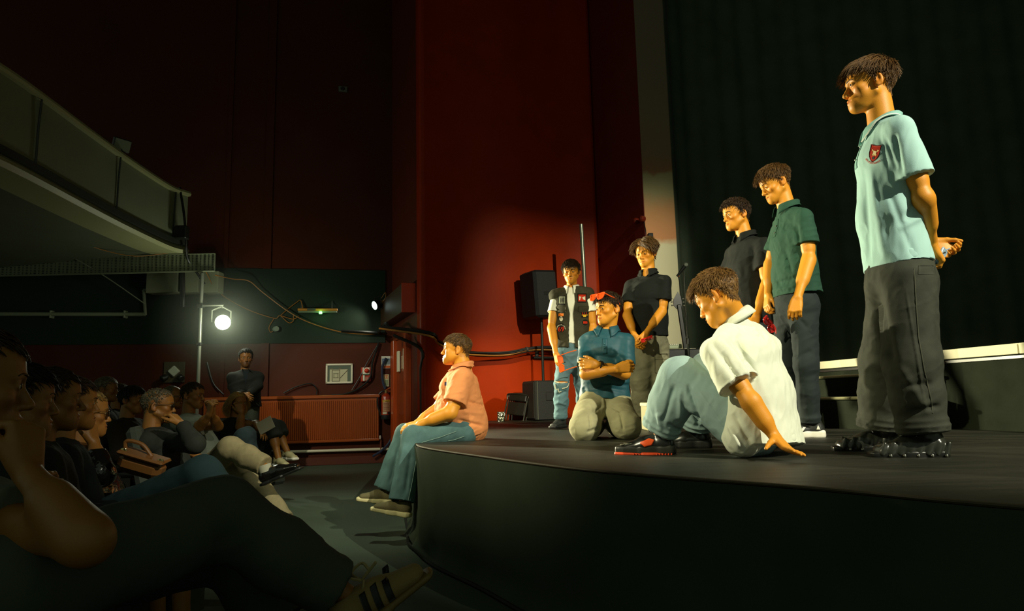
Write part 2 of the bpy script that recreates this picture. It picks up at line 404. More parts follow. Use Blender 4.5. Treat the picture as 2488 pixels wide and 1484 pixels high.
# the stage: curved apron with a black cloth skirt
edge = [A3(-1.15, 8.72, 0), A3(-1.02, 7.2, 0), A3(-.84, 5.6, 0), A3(-.66, 4.62, 0)] + [np.array((*PZ(x, y, STAGE_Z)[:2], 0)) for x, y in ((1036, 1086), (1150, 1103), (1430, 1138), (2000, 1183), (2488, 1226))]
x_, y_ = edge[-1][:2]; edge += [A3(x_ + .75, y_ - .75, 0)]
ec = curve_pts(edge, 120)
stage = thing('stage', 'low black stage with a curved cloth-skirted front edge', 'stage', (2.0, 4.0, 0))
poly = ec + [A3(7.6, .2, 0), A3(7.6, 9.0, 0), A3(C1[0] + .4, 9.0, 0), C1 + pn * .02, C0 + pn * .02, R1 + Rn * .05] + [red_at(t, 0, .01) for t in (.8, .6, .4, .2, .02)]
sm = bpy.data.materials.new('worn_black_stage_floor'); sm.use_nodes = True; nt_ = sm.node_tree; b_ = nt_.nodes['Principled BSDF']; b_.inputs['Roughness'].default_value = .5; b_.inputs['Specular IOR Level'].default_value = .3
tc = nt_.nodes.new('ShaderNodeTexCoord'); mg = nt_.nodes.new('ShaderNodeMapping'); mg.inputs['Scale'].default_value = (1.2, 16, 1); nt_.links.new(tc.outputs['Object'], mg.inputs[0])
n1 = nt_.nodes.new('ShaderNodeTexNoise'); n1.inputs['Scale'].default_value = 1.6; n1.inputs['Detail'].default_value = 6; nt_.links.new(mg.outputs[0], n1.inputs[0])
r1 = nt_.nodes.new('ShaderNodeValToRGB'); nt_.links.new(n1.outputs[0], r1.inputs[0]); r1.color_ramp.elements[0].position = .35; r1.color_ramp.elements[0].color = srgb(24, 27, 21); r1.color_ramp.elements[1].position = .75; r1.color_ramp.elements[1].color = srgb(42, 40, 30)
nt_.links.new(r1.outputs[0], b_.inputs['Base Color'])
r2 = nt_.nodes.new('ShaderNodeMapRange'); r2.inputs['To Min'].default_value = .38; r2.inputs['To Max'].default_value = .66; nt_.links.new(n1.outputs[0], r2.inputs[0]); nt_.links.new(r2.outputs[0], b_.inputs['Roughness'])
MB().prism([p + UPZ * (STAGE_Z - .05) for p in poly], A3(0, 0, .05)).build('stage_top', sm, stage)
V = []; nz = 12; s = 0; skirt_m = mat('black_skirt_cloth', srgb(58, 67, 54), .8, spec=.12, noise=.12, nscale=3, bump=.03, bscale=60)
rr = np.random.RandomState(5)
for i, p in enumerate(ec):
    if i: s += np.linalg.norm(ec[i] - ec[i - 1])
    d = nrm(ec[min(i + 1, len(ec) - 1)] - ec[max(i - 1, 0)]); n = nrm(np.cross(UPZ, d)); n = n if np.dot(n, A3(-1, -1, 0)) > 0 else -n
    for j in range(nz):
        t = j / (nz - 1); z = (STAGE_Z - .012) * (1 - t) + .006 * t
        w = .012 + t ** .8 * (.010 * math.sin(s * 5.3) + .006 * math.sin(s * 11.1 + 1.3 + t) + .003 * math.sin(s * 23 + t * 2)) + (.03 if t > .95 else 0) - .05 * math.sin(t * math.pi) * .4
        V.append(p + n * w + UPZ * z)
Q = [(i*nz+j, (i+1)*nz+j, (i+1)*nz+j+1, i*nz+j+1) for i in range(len(ec) - 1) for j in range(nz - 1)]
put('stage_skirt', np.array(V), np.array(Q), skirt_m, stage)
MB().tube([p + UPZ * (STAGE_Z - .006) for p in ec], .0065, 8).build('stage_edging', mat('worn_metal_edging', srgb(74, 64, 46), .6, metal=.3), stage, smooth=True)
hem = []
for i in range(0, len(ec), 2):
    p = ec[i]; d = nrm(ec[min(i + 1, len(ec) - 1)] - ec[max(i - 1, 0)]); n = nrm(np.cross(UPZ, d)); n = n if np.dot(n, A3(-1, -1, 0)) > 0 else -n
    hem.append(p + n * (.046 + .010 * math.sin(i * .35)) + UPZ * .010)
MB().tube(hem, .010, 6).build('skirt_hem', mat('skirt_hem_cloth', srgb(26, 30, 24), .7, spec=.2), stage, smooth=True)
# raised platform with pale nosing and two steps
e0, e1 = A3(2.70, 6.60, 0), A3(3.16, 4.16, 0); ed = nrm(e1 - e0); en = nrm(np.cross(UPZ, ed)); en = en if en[0] < 0 else -en
e2 = e1 + ed * 2.4; pz = 1.175; plat_m = mat('black_painted_ply', srgb(32, 37, 27), .85, spec=.08, noise=.2, nscale=6, bump=.1, bscale=40)
plat = thing('platform', 'black raised platform on the stage with a pale front nosing', 'platform', (4.5, 4.5, STAGE_Z))
MB().prism([e0 + UPZ * STAGE_Z, e2 + UPZ * STAGE_Z, A3(7.5, e2[1], STAGE_Z), A3(7.5, 6.9, STAGE_Z), A3(e0[0] + .2, 6.9, STAGE_Z)], A3(0, 0, pz - STAGE_Z - .07)).build('platform_base', plat_m, plat)
MB().prism([e0 + UPZ * (pz - .07), e2 + UPZ * (pz - .07), A3(7.5, e2[1], pz - .07), A3(7.5, 6.9, pz - .07), A3(e0[0] + .2, 6.9, pz - .07)], A3(0, 0, .07)).build('platform_top', plat_m, plat)
nose = mat('pale_nosing', srgb(218, 212, 178), .6); L_ = np.linalg.norm(e2 - e0); cuts = [0, .46 * 2.48, 1.62, 2.40, 3.3, L_]
for a, b in zip(cuts[:-1], cuts[1:]):
    MB().box(e0 + ed * ((a + b) / 2) + en * .008 + UPZ * (pz - .034), (b - a - .006, .016, .066), ax=[ed, en, UPZ], bev=.003).build('nosing', nose, plat)
MB().box(e0 + ed * L_ / 2 + en * .004 + UPZ * (pz - .085), (L_, .02, .018), ax=[ed, en, UPZ]).build('nosing_rail', mat('black_rail', srgb(18, 19, 16), .3), plat)
steps = thing('steps', 'pair of black steps up to the raised platform, with metal nosings', 'steps', tuple(e0 + ed * 1.0 + UPZ * STAGE_Z))
sn = mat('step_nosing_metal', srgb(150, 148, 112), .35, metal=.5)
for k, (zt, dp, w0, w1) in enumerate(((.865, .52, .38, 1.62), (1.035, .26, .42, 1.60))):
    z0 = STAGE_Z if k == 0 else .865
    MB().box(e0 + ed * ((w0 + w1) / 2) + en * (dp / 2 + .013) + UPZ * ((zt + z0) / 2 - .005), (w1 - w0, dp - .02, zt - z0 - .01), ax=[ed, en, UPZ]).build('riser', plat_m, steps)
    MB().box(e0 + ed * ((w0 + w1) / 2) + en * (dp / 2 + .018) + UPZ * (zt - .014), (w1 - w0 + .02, dp, .026), ax=[ed, en, UPZ], bev=.005).build('tread', plat_m, steps)
    MB().tube([e0 + ed * (w0 - .01) + en * (dp + .018) + UPZ * (zt - .012), e0 + ed * (w1 + .01) + en * (dp + .018) + UPZ * (zt - .012)], .012, 8).build('step_nosing', sn, steps, smooth=True)
# painted green band and shallow piers on the side wall
bl, br = lw(-260, 740), lw(936, 740); z0, z1 = lw(700, 834)[2], lw(700, 654)[2]
struct(MB().box((bl + br) / 2 * A3(1, 1, 0) + LWn * .008 + UPZ * (z0 + z1) / 2, (np.linalg.norm((br - bl)[:2]), .016, z1 - z0), ax=[LWa, LWn, UPZ]).build('trim_2', greenp, loc=(0, 0, 0)))
for i, (x0, x1) in enumerate(((545, 556), (641, 660))):
    a, b = lw(x0, 600), lw(x1, 600); 
    for za, zb in ((z1, 9), (0, z0)): struct(MB().box((a + b) / 2 * A3(1, 1, 0) + LWn * .02 + UPZ * (za + zb) / 2, (np.linalg.norm((b - a)[:2]), .04, zb - za), ax=[LWa, LWn, UPZ]).build('trim_%d' % (3 + i), redwall2, loc=(0, 0, 0)))
# skirting board
s0, s1 = lw(-400, 1100), E_; struct(MB().box((s0 + s1) / 2 * A3(1, 1, 0) + LWn * .015 + UPZ * .06, (np.linalg.norm((s1 - s0)[:2]), .03, .12), ax=[LWa, LWn, UPZ], bev=.005).build('baseboard_left', mat('brown_skirting', srgb(82, 34, 16), .4), loc=(0, 0, 0)))
# door in the passage wall
wood = mat('varnished_door_wood', srgb(124, 50, 16), .3, spec=.6, noise=.2, nscale=5, stretch=(8, 8, .6)); woodl = mat('varnished_door_frame', srgb(168, 66, 18), .28, spec=.6, noise=.15, nscale=5, stretch=(8, 8, .6))
door = thing('door_1', None, None, tuple(dw(975, 1080) * A3(1, 1, 0))); door['kind'] = 'structure'
ztop = dw(980, 822)[2]
def dbox(x0, x1, za, zb, th, off, name, m, parent=None):
    a, b = dw(x0, 900), dw(x1, 900); w = np.linalg.norm((b - a)[:2])
    return MB().box((a + b) / 2 * A3(1, 1, 0) + Dn * (off + th / 2) + UPZ * (za + zb) / 2, (w, th, zb - za), ax=[Da, Dn, UPZ], bev=.004).build(name, m, parent)
dbox(956.5, 963, 0, ztop + .06, .05, 0, 'door_frame', wood, door); dbox(963, 968.5, 0, ztop, .08, 0, 'door_frame', woodl, door)
dbox(994.5, 999, 0, ztop + .06, .08, 0, 'door_frame', woodl, door); dbox(956.5, 999, ztop, ztop + .07, .05, 0, 'door_frame', wood, door)
leaf = dbox(968.5, 994.5, .02, ztop, .03, .0, 'door_leaf', wood, door)
hm_ = mat('white_pull_handle', srgb(224, 220, 190), .3)
dbox(975.5, 979.5, dw(977, 903)[2], dw(977, 853)[2], .03, .04, 'door_handle', hm_, leaf); dbox(991, 993.6, dw(992, 897)[2], dw(992, 846)[2], .03, .04, 'door_handle', hm_, leaf)
dbox(981, 989.5, dw(985, 895)[2], dw(985, 863)[2], .006, .03, 'glazing', mat('vision_panel_glass', srgb(150, 110, 70), .12, spec=.8), leaf)

# key spotlight high over the house, with added unseen flags blocking its spill
kp = A3(*KEY); ks = thing('spotlight', 'black unseen spotlight hung high over the house, with flags added to cut its beam', 'lamp', tuple(kp + A3(.1, -.25, .2)))
def kdir(az, el): a, e_ = math.radians(az), math.radians(el); return kp + .45 * A3(-math.sin(a) * math.cos(e_), math.cos(a) * math.cos(e_), math.sin(e_))
bdm = mat('spot_fitting_black', srgb(14, 14, 13), .8); ax_k = nrm(A3(1.2, 5.4, 1.2) - kp)
MB().lathe(kp - ax_k * .45, kp - ax_k * .02, [(0, .10), (.08, .16), (.40, .17), (.425, .16), (.426, .10)], 20).build('lamp_can', bdm, ks, smooth=True)
MB().prism([kdir(2, -13.5), kdir(28, -13.5), kdir(28, 8), kdir(2, 8)], -ax_k * .004).build('beam_flag', bdm, ks)
MB().prism([kdir(24.6, 8), kdir(24.6, -10), kdir(25.6, -17), kdir(29.0, -25.5), kdir(58, -27.5), kdir(58, 8)], -ax_k * .004).build('beam_flag', bdm, ks)
MB().prism([kdir(-8, 8), kdir(15.0, 8), kdir(15.0, -42), kdir(-8, -42)], -ax_k * .004).build('beam_flag', bdm, ks)
MB().prism([kdir(42.8, -33.5), kdir(66, -33.5), kdir(66, -60), kdir(42.8, -60)], -ax_k * .004).build('beam_flag', bdm, ks)
MB().tube([kp - ax_k * .25 + A3(0, 0, .15), kp - ax_k * .25 + A3(0, 0, 2.7)], .02, 8).build('hanger', bdm, ks)

fp = A3(*FRONT); ax_f = nrm(A3(.6, 4.6, 1.1) - fp); fsl = thing('spotlight', 'black unseen spotlight hung below the balcony front, with two flags added to cut its beam', 'lamp', tuple(fp + A3(-.1, -.1, .2)))
def fdir(az, el): a, e_ = math.radians(az), math.radians(el); return fp + .45 * A3(math.cos(a) * math.cos(e_), math.sin(a) * math.cos(e_), math.sin(e_))
MB().lathe(fp - ax_f * .45, fp - ax_f * .03, [(0, .10), (.08, .15), (.40, .16), (.415, .15), (.416, .10)], 20).build('lamp_can', bdm, fsl, smooth=True)
MB().prism([fdir(0, -36), fdir(20, -37.5), fdir(42, -37.5), fdir(50, -41), fdir(85, -41), fdir(85, -62), fdir(0, -62)], -ax_f * .004).build('beam_flag', bdm, fsl)  # flags added out of view to keep this beam off skirt and curtain
MB().prism([fdir(0, -12.5), fdir(49.0, -12.5), fdir(49.6, -25), fdir(62, -25), fdir(62, 10), fdir(0, 10)], -ax_f * .004).build('beam_flag', bdm, fsl)
MB().tube([fp - ax_f * .25 + A3(0, 0, .14), fp - ax_f * .25 + A3(0, 0, .6), fp - ax_f * .25 + A3(-.6, 0, .6)], .02, 8).build('hanger', bdm, fsl)
# haze ball added round the burning stage lamp to draw its halo, thinning outwards
hz = bpy.data.materials.new('lamp_halo_haze'); hz.use_nodes = True; nt_ = hz.node_tree; nt_.nodes.clear()
o_ = nt_.nodes.new('ShaderNodeOutputMaterial'); vs = nt_.nodes.new('ShaderNodeVolumeScatter'); vs.inputs['Anisotropy'].default_value = .2; vs.inputs['Color'].default_value = (.92, 1, .84, 1)
tc = nt_.nodes.new('ShaderNodeTexCoord'); ln_ = nt_.nodes.new('ShaderNodeVectorMath'); ln_.operation = 'LENGTH'; nt_.links.new(tc.outputs['Object'], ln_.inputs[0])
mr = nt_.nodes.new('ShaderNodeMapRange'); mr.interpolation_type = 'SMOOTHSTEP'; mr.inputs['From Min'].default_value = 0; mr.inputs['From Max'].default_value = .98; mr.inputs['To Min'].default_value = .10; mr.inputs['To Max'].default_value = 0; nt_.links.new(ln_.outputs['Value'], mr.inputs['Value'])
nt_.links.new(mr.outputs[0], vs.inputs['Density']); nt_.links.new(vs.outputs[0], o_.inputs['Volume'])
hc = P(541.5, 783, 8.95)
V = [(math.sin(math.pi*j/14)*math.cos(2*math.pi*i/22), math.sin(math.pi*j/14)*math.sin(2*math.pi*i/22), math.cos(math.pi*j/14)) for j in range(15) for i in range(22)]
Q = [(j*22+i, (j+1)*22+i, (j+1)*22+(i+1) % 22, j*22+(i+1) % 22) for j in range(14) for i in range(22)]
ho = link('haze', raw('haze', np.array(V) * 1.0, np.array(Q)), hz, None, tuple(hc)); tag(ho, 'ball of faint haze added round the burning stage lamp for its halo', 'haze', kind='stuff')
# ---------------------------------------------------------------- people
SKIN = lambda k, c: mat('skin_' + k, c, .5, spec=.42, tint=True, bump=.06, bscale=220)
def head_sdf(T, neck, o):
    """T maps head-local (x right, y forward, z up, metres, eye level 0) to the SDF's space (also head-local, scaled 1)"""
    S = SDF(); f = o.get('fat', 0); E = np.eye(3); op = o.get('open', 1.0); w = o.get('wide', 1.0)
    S.ell((0, -.008, .030), E, (.0735 * w, .097, .083), .02)
    S.ell((0, .030, .035), E, (.061 * w, .060, .054), .03)
    S.tube((0, .033, 0), (0, .044, -.074), (1, 0, 0), (.062 * w, .051), ((.043 + .01 * f) * w, .045), .02)
    for q in (-1, 1):
        S.cone((q * .052 * w, -.002, -.050), (q * .014, .070, -.097), .019, .017, .025)
        S.ell((q * .043 * w, .056, -.024), E, (.020, .021, .017), .022)
        if f: S.ell((q * .040, .036, -.056), E, (.036 * f, .042 * f, .038 * f), .03)
        S.cone((q * .012, .087, .0165), (q * .043, .071, .0165), .0095, .0085, .014)
    S.ell((0, .076, -.098), E, (.020, .016, .015), .018)
    S.ell((0, .072, -.070), E, (.032, .024, .024), .02)
    nz = o.get('nose', .82)
    S.cone((0, .086, .004), (0, .088 + .020 * nz, -.034), .0075, .0105, .012)
    S.ell((0, .091 + .018 * nz, -.0375), E, (.0115, .011, .0095), .006)
    for q in (-1, 1):
        S.ell((q * .0125, .097, -.040), E, (.0075, .010, .0075), .006)
        S.ell((q * .0315, .099, -.001), E, (.019, .016, .0115), .013, 'sub')
        S.cone((q * .0055, .112, -.0485), (q * .007, .098, -.046), .0028, .0022, .002, 'sub')
    for q in (-1, 1):
        S.ell((q * .0315, .0765, -.001), E, (.0155, .0135, .0130), .004)
        S.ell((q * .0315, .0925, -.0015), E, (.0128, .011, .0046 * op), .001, 'sub')
    for q in (-1, 1):
        S.cone((q * .021, .086, -.0695), (q * .0045, .0965, -.0655), .0042, .0058, .005)
        S.cone((q * .018, .087, -.0735), (0, .0945, -.0760), .0042, .0068, .005)
    S.cone((-.023, .0905, -.0702), (0, .1015, -.0703), .0022, .0024, .0025, 'sub'); S.cone((.023, .0905, -.0702), (0, .1015, -.0703), .0022, .0024, .0025, 'sub')
    for q in (-1, 1):
        c, s_ = math.cos(.42), math.sin(.42)
        ax = np.array(((c, q * s_, 0), (-q * s_, c, -.18), (0, .18, 1.)))
        S.ell((q * .0765 * w, -.014, -.006), ax, (.0085, .0195, .0325), .004)
        S.ell((q * .0765 * w, -.008, -.030), ax, (.007, .011, .011), .005)
        S.ell((q * .0850 * w, -.010, .000), ax, (.0065, .0105, .0200), .003, 'sub')
    nr = o.get('neck', .05)
    S.cone((0, -.020, -.045), neck, nr, nr * 1.12, .018)
    S.cone((0, -.035, -.02), mix((0, -.035, -.02), neck, 1.0), nr * .8, nr * 1.1, .02)
    return S

def hairmask(V):                          # how far each head-local point lies inside the hairline (m)
    az = np.degrees(np.abs(np.arctan2(V[:, 0], V[:, 1] + .01)))
    line = np.interp(az, [0, 30, 50, 62, 74, 86, 96, 112, 128, 150, 180], [.066, .064, .056, .036, .012, -.012, .012, .020, -.018, -.050, -.058])
    return V[:, 2] - line

def make_head(pos, fwd, up, sc, neck, o, h, skin):
    F = nrm(fwd); U = nrm(np.asarray(up) - F * np.dot(up, F)); X = np.cross(F, U)
    R = np.stack([X, F, U], 1)            # local -> world
    tow = lambda v: np.asarray(pos) + (np.asarray(v) * sc) @ R.T
    tol = lambda v: ((np.asarray(v) - np.asarray(pos)) @ R) / sc
    V, Q = head_sdf(None, tol(neck), o).mesh(h / sc, 1)
    t = np.ones((len(V), 4)); 
    lip = np.exp(-((np.abs(V[:, 0]) / .024) ** 4) - ((V[:, 2] + .0705) / .0085) ** 4) * (V[:, 1] > .08)
    t[:, 1] -= .35 * lip; t[:, 2] -= .2 * lip; t[:, 0] -= .12 * lip
    ear = np.exp(-((np.abs(V[:, 0]) - .08) / .012) ** 2) * (np.abs(V[:, 2]) < .04) * (V[:, 1] < .02)
    t[:, 1] -= .14 * ear
    chk = np.exp(-((np.abs(V[:, 0]) - .045) / .022) ** 2 - ((V[:, 2] + .03) / .022) ** 2) * (V[:, 1] > .03); t[:, 1] -= .12 * chk
    soc = np.exp(-((np.abs(V[:, 0]) - .0315) / .017) ** 2 - ((V[:, 2] + .004) / .012) ** 2) * (V[:, 1] > .05); t[:, :3] *= (1 - .16 * soc)[:, None]
    if o.get('beard'):
        bd = np.clip((-.045 - V[:, 2]) / .012, 0, 1) * (V[:, 1] > -.0) * (V[:, 2] > -.125); t[:, :3] *= (1 - o['beard'] * bd)[:, None]
    return V, Q, t, tow, tol, R

def strands(paths, r0, n=3):              # paths: list of (m,3) arrays -> tapered locks
    P_ = np.array(paths); N, m, _ = P_.shape
    d = np.gradient(P_, axis=1); d /= np.linalg.norm(d, axis=2, keepdims=True) + 1e-9
    up = np.array((.13, .21, .97)); a = np.cross(d, up); a /= np.linalg.norm(a, axis=2, keepdims=True) + 1e-9; b = np.cross(a, d)
    prof = np.array(r0)[:, None] * np.interp(np.linspace(0, 1, m), [0, .35, .8, 1], [.8, 1, .75, .08])[None, :]
    rings = [P_ + (a * math.cos(2 * math.pi * k / n) + b * .7 * math.sin(2 * math.pi * k / n)) * prof[..., None] for k in range(n)]
    V = np.stack(rings, 2).reshape(-1, 3)
    i = np.arange(N)[:, None, None] * m * n + np.arange(m - 1)[None, :, None] * n; k = np.arange(n)[None, None, :]; k1 = (k + 1) % n
    Q = np.stack([i + k, i + k1, i + n + k1, i + n + k], -1).reshape(-1, 4)
    return V, Q

def make_hair(V, Q, st, rng):
    """V,Q head in local space. st: style dict. returns local mesh"""
    mk = hairmask(V) - st.get('recede', 0) * np.clip((V[:, 1] + .02) / .1, 0, 1); N = vnormals(V, Q)
    noear = ~((np.abs(V[:, 0]) > .079) & (V[:, 2] < .03) & (V[:, 2] > -.05))
    noneck = V[:, 2] > -.075
    ok = (mk > -.002) & noear & noneck
    thick = st.get('cap', .006) * np.clip(mk / .03, .15, 1)
    bulk = st.get('bulk', 0) * np.clip(V[:, 2] / .08, 0, 1)
    capV = V + N * (thick + bulk + .0035 * vnoise(V * 160) + .004 * vnoise(V * 60))[:, None] - N * .002
    cq = Q[ok[Q].all(1)]; used = np.unique(cq); rm = np.full(len(V), -1); rm[used] = np.arange(len(used))
    out = [(capV[used], rm[cq])]
    n = st.get('n', 700); m = 7
    cand = np.where((mk > .000) & noear & noneck)[0]
    crown = np.array((st.get('cx', .015), -.055, .10))
    # favour hairline + top
    sel = rng.choice(cand, n); p = V[sel]; nn = N[sel]; mm = mk[sel]
    top = np.clip((p[:, 2] - .03) / .05, 0, 1); front = np.clip((p[:, 1] + .02) / .08, 0, 1)
    L = st['side'] + (st['top'] - st['side']) * top; L = L + (st['fringe'] - st['top']) * top * front
    L = L * rng.uniform(.7, 1.2, n)
    if st.get('style') == 'curtain':
        d = np.stack([np.sign(p[:, 0] - .01) * .9, .35 - p[:, 1] * 2, -.35 + 0 * p[:, 0]], 1)
    elif st.get('style') == 'up':
        d = p - crown; d[:, 2] += .06
    elif st.get('style') == 'long':
        fr = np.clip((p[:, 1] - .0) / .08, 0, 1); d = np.stack([np.sign(p[:, 0]) * (.35 + 1.1 * fr), -.25 - 1.2 * fr, -1 + .9 * fr], 1)
    else:
        d = p - crown; d[:, 0] *= 1.0; d += np.array((st.get('sweep', 0), .02, 0)) * top[:, None]
    d += rng.normal(0, st.get('mess', .25), (n, 3)) * np.linalg.norm(d, axis=1, keepdims=True)
    d /= np.linalg.norm(d, axis=1, keepdims=True) + 1e-9
    cur = p + nn * (bulk[sel] * .9 + .001)[:, None]; path = [cur]; seg = (L / (m - 1))[:, None]
    lift = st.get('lift', .35); dirv = d - nn * (d * nn).sum(1)[:, None]; dirv /= np.linalg.norm(dirv, axis=1)[:, None] + 1e-9
    c0 = np.array((0, -.005, .03)); rad = np.array((.076, .098, .085)); wave = rng.uniform(0, 6.28, n); ws = st.get('curl', 0)
    gap = st.get('gap', .006) * rng.uniform(.3, 1.3, n) + bulk[sel]
    ccn = np.array(c0)
    for i in range(1, m):
        t = i / (m - 1); g = np.array((0, 0, -1.)) * st.get('grav', .5) * t
        step = dirv + nn * (lift * (1 - t)) + g
        if ws: step = step + ws * np.stack([np.sin(wave + i * 1.9), np.cos(wave + i * 1.9), np.sin(wave * 2 + i * 1.7)], 1)
        step /= np.linalg.norm(step, axis=1)[:, None] + 1e-9
        cur = cur + step * seg
        q = (cur - ccn) / (rad + gap[:, None]); k = np.linalg.norm(q, axis=1); hi = cur[:, 2] > -.02
        push = (k < 1) & hi
        cur = np.where(push[:, None], ccn + (cur - ccn) / np.maximum(k, .2)[:, None], cur)
        fc = (cur[:, 1] > .03) & (cur[:, 2] < .04); cur[:, 1] = np.where(fc & (np.abs(cur[:, 0]) < .05), np.maximum(cur[:, 1], .100 + .004 * t), cur[:, 1])
        if st.get('style') == 'long': low = (cur[:, 2] < .05) & (np.abs(cur[:, 0]) < .078) & (cur[:, 1] > .0); cur[:, 0] = np.where(low, np.sign(cur[:, 0]) * .080, cur[:, 0]); cur[:, 1] = np.where(low, np.minimum(cur[:, 1], .055), cur[:, 1])
        path.append(cur)
    W_ = st.get('w', .0032) * rng.uniform(.6, 1.2, n)
    out.append(strands(np.stack(path, 1), W_))
    return join(out)

def finger_chain(S, base, f, n, u, lens, r, curl, k, spread=0.):
    f = nrm(f + u * spread); p = base; a = 0
    for i, L in enumerate(lens):
        a += curl[i]; d = f * math.cos(a) + n * math.sin(a); q = p + d * L
        S.cone(p, q, r[i], r[i + 1], k); p = q
def add_hand(S, Wr, f, n, thumb, s, curl=(.5, .6, .4), tcurl=.3, tout=.55, spread=.10, per=None):
    """hand on the wrist: f to the fingers, n out of the palm, thumb = direction of the thumb side"""
    f = nrm(f); n = nrm(n - f * np.dot(n, f)); u = np.cross(f, n); u = u if np.dot(u, thumb) > 0 else -u
    k = .005 * s; L = .092 * s
    offs = (.030, .010, -.010, -.028); fl = (.066, .074, .069, .053); ml = (1, 1.03, .99, .92)
    for i in range(4):
        b = Wr + u * offs[i] * s * .55 + f * .010 * s; e = Wr + f * L * ml[i] + u * offs[i] * s - n * .003 * s
        S.cone(b, e, .0155 * s, .0108 * s, .011 * s)
    S.ell(Wr + f * .050 * s + n * .003 * s, np.stack([u, f, n]), (.036 * s, .044 * s, .014 * s), .01 * s)
    for i in range(4):
        e = Wr + f * L * ml[i] + u * offs[i] * s - n * .002 * s; F = fl[i] * s; c = per[i] if per else curl
        c = (c[0] * (1 + .06 * i), c[1], c[2])
        finger_chain(S, e, f, n, u, (F * .47, F * .30, F * .25), (.0098 * s, .0088 * s, .0080 * s, .0066 * s), c, k, spread * (1.3, .35, -.5, -1.5)[i])
    tb = Wr + u * .022 * s + f * .022 * s + n * .006 * s
    td = nrm(f * math.cos(tout) + u * math.sin(tout) + n * .35 * math.sin(tout)); m = tb + td * .040 * s
    S.cone(tb, m, .0150 * s, .0115 * s, .012 * s)
    td2 = nrm(td * math.cos(tcurl) + nrm(f * .75 - u * .45 + n * .4) * math.sin(tcurl)); m2 = m + td2 * .032 * s
    td3 = nrm(td2 * math.cos(tcurl) + nrm(f * .75 - u * .5 + n * .45) * math.sin(tcurl)); m3 = m2 + td3 * .026 * s
    S.cone(m, m2, .0108 * s, .0098 * s, k); S.cone(m2, m3, .0098 * s, .0072 * s, k)

def arm_mesh(Sh, El, Wr, s, h, hand, fat=1.0, mus=1.0):
    S = SDF(); ru = .043 * s * fat
    S.cone(Sh, El, ru * 1.08, .0345 * s * fat, .02)
    S.cone(mix(Sh, El, .35), mix(Sh, El, .75), ru * 1.0, .0355 * s * fat, .03)
    S.cone(El, Wr, .0345 * s * fat, .0255 * s * (1 + (fat - 1) * .5), .02)
    S.cone(mix(El, Wr, .10), mix(El, Wr, .55), 0.0362 * s * fat * mus, .031 * s * fat, .04)
    if hand: add_hand(S, np.asarray(Wr, float), hand.get('f', np.asarray(Wr) - El), hand['n'], hand['t'], s * hand.get('s', 1), **{k: v for k, v in hand.items() if k not in 'fnts'})
    return S.mesh(h, 2)

def disp(V, Q, amp, scale, stretch=None, seed=0, ridge=False):
    N = vnormals(V, Q)
    for _ in range(7): N = relax(N, Q, .6)
    c = V * scale
    if stretch is not None:
        a = nrm(stretch[0]); c = c - np.outer(c @ a, a) * (1 - 1 / stretch[1])
    d = vnoise(c + seed * 3.7) + .5 * vnoise(c * 2.1 + 9 + seed)
    if ridge: d = .28 - np.abs(d) * 1.4
    return V + N * (1.35 * amp * d)[:, None]
def folds(V, Q, fl):
    """fl: list of (x0,y0,x1,y1,width_px,amp_m) creases and ridges in the cloth facing the house"""
    if not fl: return V
    N = vnormals(V, Q); N0 = N
    for _ in range(7): N = relax(N, Q, .6)
    px, py = proj(V); face = ((V - CAM) * N0).sum(1) < 0; d = np.zeros(len(V))
    for x0, y0, x1, y1, w, a in fl:
        ux, uy = x1 - x0, y1 - y0; L2 = ux * ux + uy * uy; t = ((px - x0) * ux + (py - y0) * uy) / L2
        tc = np.clip(t, 0, 1); r = np.hypot(px - x0 - tc * ux, py - y0 - tc * uy)
        d += a * np.exp(-(r / w) ** 2) * np.clip(np.sin(np.clip(t, .02, .98) * math.pi) * 1.8, 0, 1)
    return V + N * (d * face)[:, None]

def torso_sdf(path, w0, w1, hollow, k=.035, th=.01):
    S = SDF(); n = len(path)
    for i in range(n - 1):
        a, wa, da = path[i]; b, wb, db = path[i + 1]; w = mix(w0, w1, (i + .5) / (n - 1))
        S.tube(a, b, w, (wa, da), (wb, db), k, flat=(i == n - 2 and hollow > 0), hollow=hollow if i == n - 2 else 0, th=th, rl=.05 if i == 0 else None)
    return S

def bvh_of(V, Q): return BVHTree.FromPolygons([Vector(v) for v in V], [tuple(q) for q in Q])
def patch(bvh, c, u, v, d, off=.002, nu=10, nv=10, outline=None, th=.002):
    """a flat piece laid onto the cloth: c centre, u/v half-size vectors, d direction of projection"""
    c, u, v, d = [np.asarray(x, float) for x in (c, u, v, d)]; d = nrm(d); V = []
    for j in range(nv + 1):
        for i in range(nu + 1):
            a, b = 2 * i / nu - 1, 2 * j / nv - 1
            if outline: a, b = outline(a, b)
            p = c + u * a + v * b - d * .3; hit = bvh.ray_cast(Vector(p), Vector(d))
            q = np.array(hit[0]) if hit[0] is not None else c + u * a + v * b
            V.append(q - d * off)
    F = [(j*(nu+1)+i, j*(nu+1)+i+1, (j+1)*(nu+1)+i+1, (j+1)*(nu+1)+i) for j in range(nv) for i in range(nu)]
    V = np.array(V); n = len(V); V2 = np.concatenate([V, V + d * (off + th)])
    F = np.array(F); fn = np.cross(V[F[0][1]] - V[F[0][0]], V[F[0][3]] - V[F[0][0]])
    if np.dot(fn, d) > 0: F = F[:, ::-1]
    e = [j * (nu + 1) for j in range(nv + 1)]
    ring = [i for i in range(nu + 1)] + [j*(nu+1)+nu for j in range(1, nv+1)] + [nv*(nu+1)+i for i in range(nu-1, -1, -1)] + [j*(nu+1) for j in range(nv-1, 0, -1)]
    side = [(ring[i], ring[(i+1) % len(ring)], ring[(i+1) % len(ring)] + n, ring[i] + n) for i in range(len(ring))]
    return V2, np.concatenate([F, np.array(side)])
